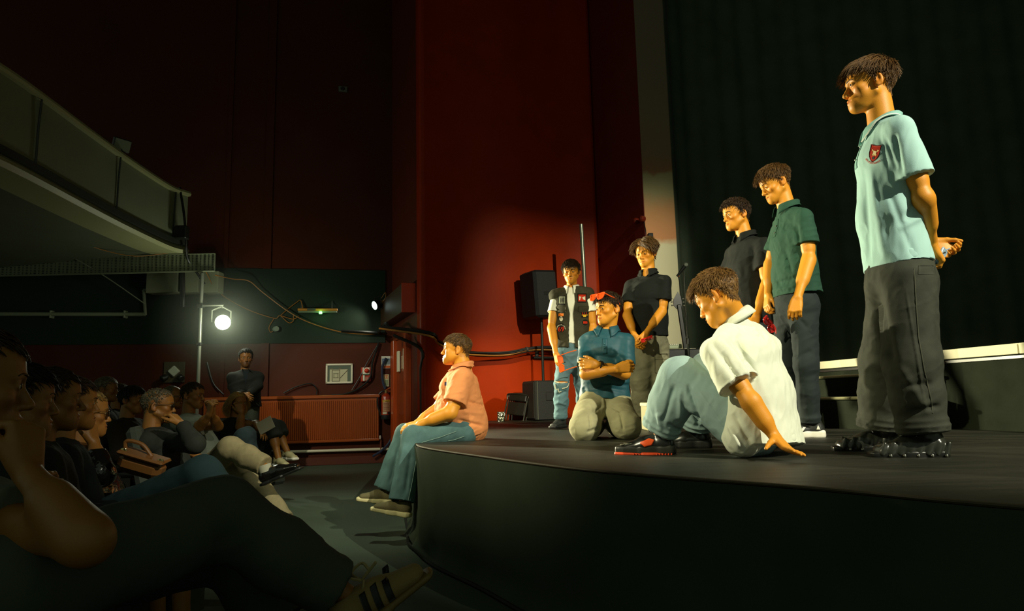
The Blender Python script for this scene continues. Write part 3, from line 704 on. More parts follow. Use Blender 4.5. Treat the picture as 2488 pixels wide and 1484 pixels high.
def text_on(bvh, txt, c, u, v, d, size, off=.003, arc=None, ex=.0):
    """lettering laid onto a surface; u,v unit vectors; arc=(radius, +1 smile / -1 arch)"""
    cu = bpy.data.curves.new('lettering', 'FONT'); cu.body = txt; cu.size = size; cu.align_x = 'CENTER'; cu.align_y = 'CENTER'; cu.resolution_u = 2; cu.offset = ex
    ob = bpy.data.objects.new('lettering', cu); COL.objects.link(ob); dg = bpy.context.evaluated_depsgraph_get(); me = bpy.data.meshes.new_from_object(ob.evaluated_get(dg))
    bpy.data.objects.remove(ob); bpy.data.curves.remove(cu)
    c, u, v, d = [np.asarray(x, float) for x in (c, u, v, d)]; d = nrm(d)
    for w in me.vertices:
        x, y = w.co.x, w.co.y
        if arc:
            r, sg = arc; a = x / r; rr = r - sg * y; x, y = rr * math.sin(a), sg * (r - rr * math.cos(a)) 
        p = c + u * x + v * y; q = p
        if bvh is not None:
            hit = bvh.ray_cast(Vector(p - d * .3), Vector(d)); q = np.array(hit[0]) if hit[0] is not None else p
        w.co = Vector(q - d * off)
    me.update(); return me
def put_me(name, me, m, parent):
    b = base_of(parent)
    for w in me.vertices: w.co = w.co - Vector(b)
    me.name = name; me.update(); return link(name, me, m, parent)

def collar(N0, up, fwd, r, m, parent, tall=.035, drop=.05, point=.035, gap=22, trim=None, name='collar', rx=1.0, open_=0.0, hug=None):
    """turned-down polo collar round the neck"""
    U = nrm(up); F = nrm(np.asarray(fwd) - U * np.dot(fwd, U)); X = np.cross(F, U); n = 48; V = []; prof = 9
    for i in range(n + 1):
        g = math.radians(gap + (360 - 2 * gap) * i / n); fr = abs(math.cos(g / 2)) ** 10      # 1 at the front ends
        dirn = F * math.cos(g) + X * math.sin(g) * rx
        back = (1 - math.cos(g)) / 2
        for j in range(prof):
            t = j / (prof - 1)
            if t < .4:
                q = t / .4; rad = r * (1.03 - .05 * q); z = tall * q * (.65 + .5 * back)
            else:
                q = (t - .4) / .6; rad = r * .98 + .012 * math.sin(min(1, q * 3) * math.pi / 2) + (.020 + .012 * fr) * q; z = tall * (.65 + .5 * back) * (1 - .12 * q) - (drop + point * fr) * q * (.7 + .3 * q)
            z -= open_ * (1 - back) ** 2
            V.append(np.asarray(N0) + dirn * rad + U * z)
    if hug is not None:
        for i in range(len(V)):
            j = i % prof
            if j >= 4:
                loc, no, _, _ = hug.find_nearest(Vector(V[i])); sd = (Vector(V[i]) - loc).dot(no); lim = .005 + .0012 * (j - 4)
                if sd < lim: V[i] = np.array(loc + no * lim)
                elif j >= 6 and sd > lim + .012: V[i] = np.array(loc + no * (lim + .012))
    Q = [(i*prof+j, i*prof+j+1, (i+1)*prof+j+1, (i+1)*prof+j) for i in range(n) for j in range(prof - 1)]
    o = put(name, np.array(V), np.array(Q), m, parent)
    so = o.modifiers.new('cloth', 'SOLIDIFY'); so.thickness = .004; so.offset = 0
    if trim:
        b = MB(); b.tube([V[i*prof+prof-1] + U*.002 for i in range(n + 1)], .0032, 6); b.build('collar_piping', trim, o, smooth=True)
    return o

def shoe(parent, A, toe, s, h, upm, solem, style=None, up=(0, 0, 1), name='shoe', L=1.0, extra=None, tiltz=0):
    """A: ankle joint; toe: direction of the toes; the sole lies .085*s below the ankle"""
    U = nrm(up); T = nrm(np.asarray(toe) - U * np.dot(toe, U)); X = np.cross(T, U)
    O = np.asarray(A, float) - U * .088 * s
    Wp = lambda x, y, z: O + X * x * s + T * y * s * L + U * z * s
    S = SDF()
    S.tube(Wp(0, -.038, .048), Wp(0, .055, .046), X, (.033 * s, .036 * s), (.040 * s, .036 * s), .02 * s)
    S.tube(Wp(0, .055, .044), Wp(0, .150, .030), X, (.041 * s, .036 * s), (.040 * s, .024 * s), .025 * s)
    S.cone(Wp(0, -.028, .05), Wp(0, -.022, .096), .036 * s, .037 * s, .02 * s, flat=True, hollow=.03 * s, th=.006)
    S.tube(Wp(0, .020, .080), Wp(0, .085, .058), X, (.024 * s, .014 * s), (.026 * s, .012 * s), .012 * s)
    if style == 'lump':
        for q in (-1, 1):
            for i in range(8):
                y = -.06 + i * .03; S.cone(Wp(q * .036, y, .022), Wp(q * .033, y - .012, .058), .0095 * s, .007 * s, .014 * s)
    V, Q = S.mesh(h, 2)
    o = put(name, V, Q, upm, parent)
    S2 = SDF(); hz = .017 if style != 'flat' else .010
    if style == 'chunk': hz = .024
    S2.tube(Wp(0, -.042, hz), Wp(0, .060, hz), X, (.036 * s, hz * s), (.042 * s, hz * s), .01 * s, box=2)
    S2.tube(Wp(0, .060, hz), Wp(0, .148, hz * 1.0), X, (.042 * s, hz * s), (.042 * s, hz * .9 * s), .01 * s, box=2, rl=.042 * s)
    S2.tube(Wp(0, -.042, hz), Wp(0, -.040, hz), X, (.036 * s, hz * s), (.036 * s, hz * s), .01 * s, box=2, rl=.034 * s)
    v2, q2 = S2.mesh(h, 1); put('sole', v2, q2, solem, o)
    bv = bvh_of(V, Q)
    return o, bv, Wp, X, T, U

def person(label, spec, group=None):
    g = spec.get; J = {k: np.asarray(v, float) for k, v in spec['J'].items()}; s = g('s', 1.0); h = g('h', .004); rng = np.random.RandomState(g('seed', 1))
    base = g('base', None)
    if base is None: base = A3(*(J['P'][:2]), g('floor', STAGE_Z))
    root = thing('person', label, 'person', tuple(base), group); Z = A3(0, 0, 1)
    for q in 'LR': J['S' + q] = J['S' + q] - Z * g('slope', .044) * s
    sk = SKIN(*g('skin', ('fair', (.68, .272, .020, 1)))); bodyparts = []; tints = []
    def addb(v, q, t=None): bodyparts.append((v, q)); tints.append(np.ones((len(v), 4)) if t is None else t)
    hs = g('hs', s)
    # head
    hd = g('head', {}); hv, hq, ht, tow, tol, R = make_head(J['H'], hd['fwd'], hd.get('up', Z), hs, J['N'] + g('necksink', A3(0, 0, -.03)), hd, g('hh', h), sk)
    addb(tow(hv), hq, ht)
    # arms + hands
    arms = {}
    for q in 'LR':
        if ('E' + q) in J and not g('noarm' + q):
            v, f = arm_mesh(J['S' + q], J['E' + q], J['W' + q], s * g('arm', 1), g('ha', h), g('hand' + q), g('fat', 1.0)); addb(v, f)
    # trunk and legs under the clothes
    S = SDF(); N_, P_ = J['N'], J['P']; C_ = J.get('C', mix(N_, P_, .33)); B_ = J.get('B', mix(C_, P_, .55))
    ws = nrm(J['SR'] - J['SL']); wh = nrm(J['hR'] - J['hL']); k = s * g('core', .8)
    S.tube(mix(N_, C_, .6), B_, ws, (.125 * k, .085 * k), (.11 * k, .075 * k), .05); S.tube(B_, P_, wh, (.11 * k, .075 * k), (.125 * k, .085 * k), .05)
    S.cone(N_ - Z * .06 * s, C_, .04 * s, .08 * s, .03)
    for q in 'LR':
        S.cone(J['S' + q], mix(N_, C_, .4), .036 * s, .05 * s, .04)
        if 'K' + q in J: S.cone(J['h' + q], J['K' + q], .062 * k, .045 * k, .03); S.cone(J['K' + q], J['A' + q], .042 * k, .032 * k, .02)
    addb(*S.mesh(.016, 1))
    if g('barelegs'):
        S = SDF()
        for q in 'LR': S.cone(J['h' + q], J['K' + q], .068 * s, .052 * s, .03); S.cone(J['K' + q], J['A' + q], .046 * s, .033 * s, .02); S.cone(mix(J['K' + q], J['A' + q], .15), mix(J['K' + q], J['A' + q], .5), .05 * s, .042 * s, .03)
        addb(*S.mesh(.007, 1))
    V, Q = join(bodyparts); put('body', V, Q, sk, root, attr=np.concatenate(tints))
    # eyes, brows
    em = mat('eyeball', srgb(200, 190, 165), .2, spec=.6); im = mat('iris_' + hd.get('iris', 'brown'), srgb(*(hd.get('icol', (40, 26, 16)))), .15, spec=.7)
    b = bvh_of(hv, hq) if h < .006 else None
    for q in (-1, 1):
        c = A3(q * .0315, .0765, -.001); v, f = sphere(tow(c), .0126 * hs, 14, 10)
        e = put('eye', v, f, em, root)
        gz = nrm(np.asarray(hd.get('gaze', (0, 1, 0)), float)); ax = np.stack([nrm(np.cross(gz, (0, 0, 1))), gz, np.cross(nrm(np.cross(gz, (0, 0, 1))), gz)])
        v, f = sphere(A3(0, 0, 0), 1, 12, 8); v = c + (v * A3(.0062, .0035, .0062)) @ ax + gz * .0105
        put('iris', tow(v), f, im, e)
        if b is not None and not hd.get('nobrow'):
            W_ = []; nb = 9
            for i in range(nb):
                t = i / (nb - 1); x = q * (.012 + .037 * t); z = .0175 + .006 * math.sin(t * 2.4) - .004 * t * t
                ht_ = b.ray_cast(Vector((x, .2, z)), Vector((0, -1, 0))); W_.append(np.array(ht_[0]) if ht_[0] else A3(x, .09, z))
            mb = MB(); mb.tube([tow(p + A3(0, .0005, 0)) for p in W_], [hs * .0034 * math.sin(min(1, (i + .8) / 2.5) * 1.57) * (1 - .6 * i / nb) for i in range(nb)], 5); mb.build('eyebrow', g('hairmat'), root, smooth=True)
    if g('hair'):
        v, f = make_hair(hv, hq, g('hair'), rng); put('hair', tow(v), f, g('hairmat'), root)
    out = dict(root=root, tow=tow, J=J, head=(hv, hq), bvh={})
    # top
    tp = g('top')
    if tp:
        fw = nrm(np.cross(Z, ws)) if 'tfwd' not in tp else nrm(tp['tfwd'])
        S = torso_sdf(tp['path'], ws, wh, tp.get('hollow', .05), tp.get('k', .04), 2.1 * tp.get('h', h * 1.35))
        th = 2.1 * tp.get('h', h * 1.35); rs = tp.get('rs', .062) * .85 * s; sl = tp.get('sleeve', .62)
        for q in 'LR':
            Sh, El, Wr = J['S' + q], J['E' + q], J['W' + q]
            S.cone(Sh, N_ - Z * .030 * s, rs * .85, .046 * s, .045)
            if tp.get('long'):
                S.cone(Sh, El, rs, rs * .86, .035); S.cone(El, mix(El, Wr, tp.get('lfrac', .93)), rs * .86, rs * .66, .03, flat=True, hollow=.03, th=th)
            elif sl > 0:
                r2 = tp.get('rcuff', .066) * s; drp = tp.get('sdrop', A3(0, 0, -.006))
                S.cone(Sh, mix(Sh, El, sl) + drp, rs, r2, tp.get('ks', .028), flat=True, hollow=.05, th=th)
        for a_, b_, r1_, r2_ in tp.get('extra', ()): S.cone(a_, b_, r1_, r2_, .03)
        S.cone(N_ - Z * .03 * s, N_ + Z * .004, .058 * s, .052 * s, .03, flat=True, hollow=.03, th=th)
        v, f = S.mesh(tp.get('h', h * 1.35), 2)
        v = disp(v, f, tp.get('wr', .008), tp.get('ws', 11), (tp.get('wdir', (0, 0, 1)), tp.get('wst', 2.2)), g('seed', 1))
        if tp.get('wr2'): v = disp(v, f, tp['wr2'], 22, (tp.get('wdir2', (1, 0, .3)), 3), g('seed', 1) + 5, True)
        v = folds(v, f, tp.get('folds')); v = np.asarray(v)
        if tp.get('fix'): v = tp['fix'](v, f)
        o = put(tp.get('name', 'polo_shirt'), v, f, tp['m'], root); out['top'] = o; out['tv'] = (v, f); out['bvh']['top'] = bvh_of(v, f)
        if tp.get('collar'): collar(N_ + tp.get('coff', A3(0, 0, .004)), tp.get('cup', nrm(J['H'] - N_) * .4 + Z * .6), tp.get('cfwd', fw), tp.get('cr', .060) * s, tp.get('cm', tp['m']), o, trim=tp.get('trim'), hug=None if tp.get('nohug') else out['bvh']['top'], **tp.get('ckw', {}))
    bt = g('bottom')
    if bt:
        S = SDF(); pw, pd = bt.get('pel', (.155, .115))
        pt = bt.get('waist', mix(P_, B_, .35)); mid = (J['hL'] + J['hR']) / 2
        S.tube(pt, mix(P_, mid, .8), wh, (pw * s * .9, pd * s * .92), (pw * s, pd * s), .04)
        for q in 'LR':
            H_, K_, A_ = J['h' + q], J['K' + q], J['A' + q]; rt, rk, rh = [x * s for x in bt.get('r' + q, bt.get('r', (.088, .068, .06)))]
            S.cone(H_, K_, rt, rk, .045)
            e = mix(K_, A_, bt.get('len', .97)); ck = bt.get('calf', (rk / s + rh / s) / 2 * 1.03) * s
            S.cone(K_, mix(K_, e, .5), rk, ck, .03); S.cone(mix(K_, e, .5), e, ck, rh, .03, flat=True, hollow=.05, th=2.1 * bt.get('h', h * 1.4))
            for i, (t, a) in enumerate(bt.get('bunch', ())):
                c = mix(K_, A_, t); u = nrm(A_ - K_); x = nrm(np.cross(u, A3(.2, 1, .1))); y = np.cross(u, x); rr = rh * (1.0 + a)
                S.ell(c, np.stack([x, y, u]), (rr, rr, .016), .014)
        v, f = S.mesh(bt.get('h', h * 1.4), 2)
        v = disp(v, f, bt.get('wr', .009), bt.get('ws', 9), (bt.get('wdir', (0, 0, 1)), bt.get('wst', 1.8)), g('seed', 1) + 2)
        if bt.get('wr2'): v = disp(v, f, bt['wr2'], 20, (bt.get('wdir2', (1, 0, .4)), 3), g('seed', 1) + 7, True)
        v = folds(v, f, bt.get('folds'))
        if bt.get('fix'): v = bt['fix'](v, f)
        o = put(bt.get('name', 'jeans'), v, f, bt['m'], root); out['bottom'] = o; out['bv'] = (v, f); out['bvh']['bottom'] = bvh_of(v, f)
    for q in 'LR':
        sh = g('shoe' + q)
        if sh: out['shoe' + q] = shoe(root, J['A' + q], sh['toe'], s * sh.get('s', 1), sh.get('h', h), sh['m'], sh['sole'], sh.get('style'), sh.get('up', Z), L=sh.get('L', 1.0))
    return out
def sphere(c, r, n=16, m=10):
    V = [(math.sin(math.pi*j/m)*math.cos(2*math.pi*i/n), math.sin(math.pi*j/m)*math.sin(2*math.pi*i/n), math.cos(math.pi*j/m)) for j in range(m+1) for i in range(n)]
    V = np.array(V); Q = [(j*n+i, (j+1)*n+i, (j+1)*n+(i+1) % n, j*n+(i+1) % n) for j in range(m) for i in range(n)]
    return np.asarray(c) + V * r, np.array(Q)
# ---------------------------------------------------------------- the boys on the stage
Z = A3(0, 0, 1)
def FA(px, ang, dz=0.0):      # facing: 0 = towards the house seat of the camera, 90 = stage left of picture, 180 = away
    d = ray(px, 742); r = nrm(A3(d[0], d[1], 0)); l = A3(-r[1], r[0], 0); a = math.radians(ang)
    return nrm(-r * math.cos(a) + l * math.sin(a) + Z * dz)
def right_of(f): return nrm(np.cross(nrm(f), Z))
def hair_m(n, c, c2): return mat('hair_' + n, srgb(*c), .55, spec=.35, noise=.0, col2=srgb(*c2), nscale=55)
HB = hair_m('brown', (62, 40, 14), (104, 72, 30)); HD = hair_m('dark_brown', (34, 22, 10), (62, 42, 20)); HL = hair_m('light_brown', (86, 58, 24), (134, 98, 48))
HK = hair_m('black', (14, 12, 9), (28, 24, 17)); HG = hair_m('grey', (74, 66, 50), (110, 100, 80)); HBL = hair_m('blonde', (150, 118, 62), (190, 155, 95))
cloth = lambda n, c, **k: mat(n, srgb(*c), k.pop('rough', .85), spec=k.pop('spec', .25), bump=k.pop('bump', .12), bscale=k.pop('bscale', 420), **k)
BLKSHOE = mat('black_shoe_mesh', srgb(26, 28, 25), .55, bump=.2, bscale=160); BLKRUB = mat('black_rubber', srgb(20, 21, 19), .5)
WHT = mat('white_rubber', srgb(232, 228, 214), .5); 
AQUA = cloth('aqua_cotton', (164, 202, 198)); CHAR = cloth('charcoal_denim', (50, 52, 43), noise=.28, nscale=14)
def path(*a): return [(np.asarray(p, float), w, d) for p, w, d in a]

# --- tall boy in the aqua polo, hands behind his back
def tall_boy():
    Y = 3.0; f = FA(2160, 76); r = right_of(f); c = P(2160, 322, Y)
    J = dict(H=P(2114, 207, Y), N=P(2143, 300, Y), SL=c - r * .165 + f * -.0 - Z * .01, SR=c + r * .165 - Z * .01, EL=P(2243, 478, 2.80), WL=P(2263, 590, 2.98),
             ER=P(2225, 480, 3.32), WR=P(2258, 590, 3.14), C=P(2155, 400, Y), B=P(2170, 540, Y), P=P(2185, 668, Y),
             hL=P(2202, 690, 2.90), hR=P(2172, 690, 3.10), KL=P(2212, 880, 2.86), AL=PZ(2245, 1060, STAGE_Z + .09), KR=P(2152, 880, 3.14), AR=P(2142, 1050, 3.18))
    J['AL'] = P(2243, 1054, 2.86); J['AR'] = P(2138, 1040, 3.20)
    for q in 'LR': J['A' + q][2] = STAGE_Z + .088
    sole = mat('black_shoe_sole', srgb(22, 23, 20), .3); up = mat('black_moulded_shoe', srgb(40, 42, 36), .28, spec=.6)
    hd = dict(f=A3(.55, .25, -.75), n=A3(-.55, .6, -.5), t=A3(.6, -.3, .5), curl=(.7, .9, .6), tout=.6)
    o = person('tall boy in an aqua polo shirt and charcoal jeans standing with hands behind his back', dict(s=1.0, h=.0028, hh=.0021, ha=.0026, J=J, seed=4,
        head=dict(fwd=FA(2114, 76, -.02), fat=.30, open=.85, gaze=(-.1, 1, -.05), neck=.049, nose=.9), hairmat=HB, hs=1.03,
        hair=dict(side=.017, top=.065, fringe=.078, lift=.30, bulk=.010, n=2300, w=.0018, mess=.16, grav=.55, gap=.005, curl=.10),
        handL=hd, handR=dict(f=A3(.5, -.3, -.4), n=A3(-.3, -.7, .3), t=A3(0, 0, 1), curl=(.8, .9, .6)),
        top=dict(m=AQUA, path=path((P(2157, 335, Y), .16, .095), (P(2155, 400, Y), .185, .118), (P(2160, 530, Y), .180, .122), (P(2183, 648, Y), .185, .138)), rs=.068, rcuff=.074, sleeve=.68, sdrop=A3(0, 0, -.01),
            h=.0042, wr=.008, ws=9, wst=2.6, wr2=.0035, wdir2=(.4, .2, 1), collar=1, cr=.068, trim=mat('white_piping', srgb(240, 240, 228), .7), cm=cloth('aqua_rib', (134, 180, 172)), ckw=dict(drop=.045, point=.03, tall=.03, open_=.03, gap=16),
            folds=[(2172, 320, 2192, 430, 7, -.009), (2150, 330, 2185, 430, 5, -.004), (2138, 330, 2158, 410, 5, -.003), (2095, 400, 2112, 640, 9, -.010), (2115, 400, 2150, 640, 10, .007), (2150, 440, 2230, 640, 10, -.007), (2240, 450, 2200, 540, 8, -.009), (2180, 560, 2250, 520, 8, .006)]),
        bottom=dict(m=CHAR, pel=(.165, .145), r=(.112, .108, .098), calf=.102, len=.93, h=.005, wr=.012, ws=7, wst=3.0, wr2=.004, bunch=((.80, .06), (.88, .10), (.95, .06)),
            folds=[(2120, 680, 2170, 900, 14, -.02), (2180, 880, 2260, 1010, 12, .010), (2200, 700, 2250, 1000, 3, .004), (2200, 940, 2270, 930, 8, -.010), (2210, 1000, 2290, 985, 7, -.012)]),
        shoeL=dict(toe=FA(2243, 74), m=up, sole=sole, style='lump', s=1.12), shoeR=dict(toe=FA(2140, 78), m=up, sole=sole, style='lump', s=1.12)))
    b = o['bvh']['top']; root = o['root']; d = FA(2125, 180); u = right_of(FA(2125, 0)) * -1; u = nrm(CR - Z * 0)
    d = nrm(ray(2125, 372)); tp = o['top']; u = nrm(CR + A3(0, .25, 0)); vv = nrm(np.cross(u, d)) * -1; vv = vv if vv[2] > 0 else -vv
    c = P(2124, 373, 2.9); red = cloth('crest_red', (176, 38, 14)); 
    def shield(a, b_):
        t = (b_ + 1) / 2; w = 1.0 if t > .55 else math.sin(max(.02, t / .55) * math.pi / 2) ** .7; return a * w, b_ + (.10 * abs(a) - .05 if t > .9 else 0)
    cd_ = cloth('crest_rim', (92, 20, 10)); v, q = patch(b, c, u * .0275, vv * .037, d, .0022, 14, 14, shield); put('crest', v, q, cd_, tp)
    v, q = patch(b, c, u * .024, vv * .033, d, .0036, 14, 14, shield); cr = put('crest_field', v, q, red, tp)
    gold = cloth('crest_gold', (226, 186, 120)); cream = cloth('crest_cream', (232, 214, 170))
    for a0, a1, w in (((-.017, .016), (.006, -.004), .003), ((.017, .016), (-.006, -.004), .003), ((-.012, -.006), (.012, -.006), .004)):
        m_ = (np.array(a0) + np.array(a1)) / 2; dv = np.array(a1) - np.array(a0); uu = u * dv[0] / 2 + vv * dv[1] / 2; wv = nrm(np.cross(uu, d)) * w
        v, q = patch(b, c + u * m_[0] + vv * m_[1], uu, wv, d, .0048, 6, 2); put('crest_emblem', v, q, gold, tp)
    circ = lambda a, b_: (a * math.sqrt(max(0, 1 - b_ * b_ / 2)), b_ * math.sqrt(max(0, 1 - a * a / 2)))
    v, q = patch(b, c + vv * .003, u * .008, vv * .009, d, .0052, 8, 8, circ); put('crest_emblem', v, q, cream, tp)
    v, q = patch(b, c - vv * .019, u * .0065, vv * .0065, d, .0050, 8, 8, circ); put('crest_ball', v, q, cloth('crest_ball', (40, 52, 48)), tp)
    me = text_on(b, 'AFC PORTCHESTER', c - vv * .042 + u * .0, u, vv, d, .0098, .003, (.052, 1), .0003); put_me('lettering', me, cloth('crest_thread', (178, 60, 30)), tp)
    # placket and buttons
    pc = P(2096, 322, 2.95); pd = nrm(FA(2160, 76 + 180 - 0) + 0 * Z)
    pd = -f; v, q = patch(b, J['N'] + f * .05 - Z * .13 + r * .0, r * .017, Z * .072, pd, .0028, 4, 12); pl = put('placket', v, q, cloth('aqua_rib', (134, 180, 172)), tp)
    for t in (.03, -.03):
        v, q = sphere(A3(0, 0, 0), .0055, 10, 6); hit = b.ray_cast(Vector(J['N'] + f * .4 - Z * (.13 - t)), Vector(-f)); 
        if hit[0]: put('button', v + np.array(hit[0]) + f * .005, q, mat('shirt_button', srgb(200, 214, 200), .3), tp)
    # the denim's back pocket and side seam
    bb = o['bvh']['bottom']; bt = o['bottom']; px = [(2221, 652), (2226, 740), (2232, 820), (2246, 900), (2262, 970), (2267, 1012)]; pts = []
    for x, y in [tuple(mix(px[i], px[i + 1], t)) for i in range(len(px) - 1) for t in (0, .2, .4, .6, .8)]:
        dd = nrm(ray(x, y)); hit = bb.ray_cast(Vector(CAM), Vector(dd))
        if hit[0]: pts.append(np.array(hit[0]) - dd * .001)
    if len(pts) > 2: MB().tube(curve_pts(pts, 60), .0022, 6).build('side_seam', cloth('charcoal_seam', (72, 73, 60)), bt, smooth=True)
    c = P(2252, 655, 2.9); d = nrm(ray(2252, 655)); v, q = patch(bb, c, nrm(CR) * .035, CU * .018, d, .003, 6, 5); put('back_pocket', v, q, CHAR, bt)
    for sh in ('shoeL', 'shoeR'):
        so, bv, Wp, X, T, U = o[sh]
        for i in range(5): MB().tube([Wp(-.026, .03 + .02 * i, .083 - .008 * i), Wp(0, .035 + .02 * i, .093 - .009 * i), Wp(.026, .03 + .02 * i, .083 - .008 * i)], .0035, 6).build('lace', BLKRUB, so, smooth=True)
        for q_ in (-1, 1):
            for i in range(5):
                v, q = sphere(Wp(q_ * .046, -.055 + .045 * i, .016), .0075, 10, 6); put('heel_stud', v, q, mat('chrome_stud', srgb(150, 150, 140), .15, metal=.9), so)
        v, q = sphere(A3(0, 0, 0), 1, 14, 8); tl = Wp(0, .012, .112); v = tl + np.outer(v[:, 0], X) * .026 + np.outer(v[:, 1], T * .5 + U) * .012 + np.outer(v[:, 2], U * -.4 + T) * .005
        put('tongue_badge', v, q, mat('pale_badge', srgb(214, 214, 196), .5), so)
    return o
tall = tall_boy()

# --- boy in the green polo, arms hanging, looking down
GREEN = cloth('bottle_green_cotton', (38, 72, 57)); NAVY = cloth('dark_slate_twill', (36, 44, 44))
def green_boy():
    Y = 4.3; f = FA(1930, 62); r = right_of(f); c = P(1922, 525, Y)
    J = dict(H=P(1884, 446, Y), N=P(1913, 505, Y), SL=c - r * .16 - Z * .012, SR=c + r * .16 - Z * .012, EL=P(1966, 628, 4.12), WL=P(1938, 722, 4.02),
             ER=P(1872, 640, 4.52), WR=P(1866, 716, 4.42), C=P(1926, 580, Y), B=P(1930, 660, Y), P=P(1936, 730, Y),
             hL=P(1953, 745, 4.22), hR=P(1915, 745, 4.38), KL=P(1958, 885, 4.2), AL=P(1968, 1012, 4.25), KR=P(1908, 885, 4.42), AR=P(1925, 1005, 4.5))
    for q in 'LR': J['A' + q][2] = STAGE_Z + .088
    hL = dict(f=nrm(P(1930, 780, 4.0) - J['WL']), n=A3(.25, .8, -.2), t=A3(-.9, 0, 0), curl=(.35, .5, .35), tout=.35, tcurl=.2, spread=.06)
    hL = dict(f=nrm(P(1928, 780, 4.0) - J['WL']), n=nrm(A3(.5, .85, 0)), t=A3(-.85, .5, 0), curl=(.45, .7, .5), tout=.3, tcurl=.3, spread=.07)
    hR = dict(f=nrm(P(1862, 770, 4.36) - J['WR']), n=nrm(A3(.8, .1, -.1)), t=A3(-.2, -1, 0), curl=(.35, .8, .6), tout=.5, tcurl=.35)
    o = person('boy in a bottle green polo shirt standing and looking down, arms hanging', dict(s=.97, h=.0036, hh=.0028, ha=.0032, J=J, seed=9,
        head=dict(fwd=FA(1884, 66, -.40), fat=.25, open=.6, gaze=(0, 1, -.25), neck=.049), hairmat=HB, hs=.98,
        hair=dict(side=.014, top=.05, fringe=.070, lift=.45, bulk=.012, n=1700, w=.0022, mess=.22, grav=.35, gap=.006, curl=.15),
        handL=hL, handR=hR,
        top=dict(m=GREEN, path=path((P(1922, 535, Y), .155, .09), (P(1926, 590, Y), .178, .115), (P(1930, 660, Y), .165, .115), (P(1937, 718, Y), .178, .135)), rs=.062, rcuff=.070, sleeve=.62,
            h=.005, wr=.009, wr2=.005, wdir2=(1, .3, .2), collar=1, cr=.064, ckw=dict(drop=.04, point=.03),
            folds=[(1880, 690, 1945, 672, 6, -.008), (1885, 705, 1950, 690, 5, .008), (1905, 600, 1925, 670, 6, -.007), (1935, 540, 1942, 600, 5, -.010)]),
        bottom=dict(m=NAVY, name='trousers', pel=(.155, .125), r=(.090, .074, .062), calf=.068, len=.95, h=.0055, wr=.011, ws=9, wst=2.2, wr2=.004, bunch=((.9, .12), (.97, .05)),
            folds=[(1930, 760, 1965, 800, 6, -.008), (1935, 870, 1975, 850, 7, -.008), (1940, 800, 1945, 1000, 4, .004)]),
        shoeL=dict(toe=FA(1968, 84), m=BLKSHOE, sole=WHT, style='chunk', s=1.1), shoeR=dict(toe=FA(1925, 70), m=BLKSHOE, sole=WHT, style='chunk', s=1.1)))
    so, bv, Wp, X, T, U = o['shoeL']
    for i in range(3):
        for sg in (-1, 1):
            c_ = Wp(sg * .05, .052 + .026 * i, .045); v, q = patch(bv, c_, T * .0075 * 1.1, (U * .022 - T * .016), -X * sg, .0022, 4, 8); put('stripe', v, q, WHT, so)
    v, q = patch(bv, Wp(-.05, -.035, .062), T * .012, U * .014, X, .0022, 4, 4, lambda a, b: (a * (1 - b) / 2, b)); put('heel_tab', v, q, WHT, so)
    b = o['bvh']['top']; v, q = patch(b, J['N'] + f * .05 - Z * .135, r * .016, Z * .06, -f, .0026, 4, 10); put('placket', v, q, GREEN, o['top'])
    for t in (.0, -.045):
        hit = b.ray_cast(Vector(J['N'] + f * .4 - Z * (.12 - t)), Vector(-f)); v, q = sphere(A3(0, 0, 0), .0055, 8, 6)
        if hit[0]: put('button', v + np.array(hit[0]) + f * .005, q, mat('dark_button', srgb(90, 96, 84), .25), o['top'])
    return o
green = green_boy()

# --- boy in the black polo between the others
BLACKP = cloth('black_pique', (17, 21, 18)); 
def black_boy():
    Y = 4.9; f = FA(1815, 50); r = right_of(f); c = P(1814, 590, Y)
    J = dict(H=P(1789, 521, Y), N=P(1811, 575, Y), SL=c - r * .17 - Z * .01, SR=c + r * .17 - Z * .01, EL=P(1864, 692, 4.66), WL=P(1838, 768, 4.55), ER=P(1762, 690, 5.0), WR=P(1800, 765, 4.8),
             C=P(1815, 650, Y), B=P(1816, 720, Y), P=P(1818, 775, Y), hL=P(1832, 790, 4.86), hR=P(1802, 790, 4.96), KL=P(1835, 905, 4.82), AL=P(1838, 1010, 4.85), KR=P(1798, 905, 5.0), AR=P(1800, 1010, 5.05))
    for q in 'LR': J['A' + q][2] = STAGE_Z + .088
    return person('dark-haired boy in a black polo shirt behind the seated white-shirted boy', dict(s=.97, h=.0042, hh=.003, ha=.0036, J=J, seed=12,
        head=dict(fwd=FA(1789, 56, -.14), fat=.35, open=.75, neck=.049), hairmat=HD, hs=.98,
        hair=dict(side=.03, top=.042, fringe=.055, lift=.7, bulk=.006, n=1500, w=.0026, mess=.45, grav=.35, curl=.55, gap=.006),
        handL=dict(n=A3(.6, .7, 0), t=A3(-.7, .4, 0), curl=(.3, .5, .4)), handR=dict(n=A3(.2, .9, 0), t=A3(1, 0, 0), curl=(.3, .5, .4)),
        top=dict(m=BLACKP, path=path((P(1814, 600, Y), .16, .09), (P(1815, 650, Y), .185, .115), (P(1816, 710, Y), .17, .115), (P(1818, 785, Y), .175, .125)), rs=.064, rcuff=.072, sleeve=.58, h=.006, wr=.008, wr2=.003, collar=1, cr=.064, ckw=dict(drop=.04, point=.03)),
        bottom=dict(m=NAVY, name='trousers', pel=(.155, .12), r=(.088, .07, .062), h=.007), shoeL=dict(toe=FA(1838, 50), m=BLKSHOE, sole=BLKRUB), shoeR=dict(toe=FA(1800, 50), m=BLKSHOE, sole=BLKRUB)))
black = black_boy()

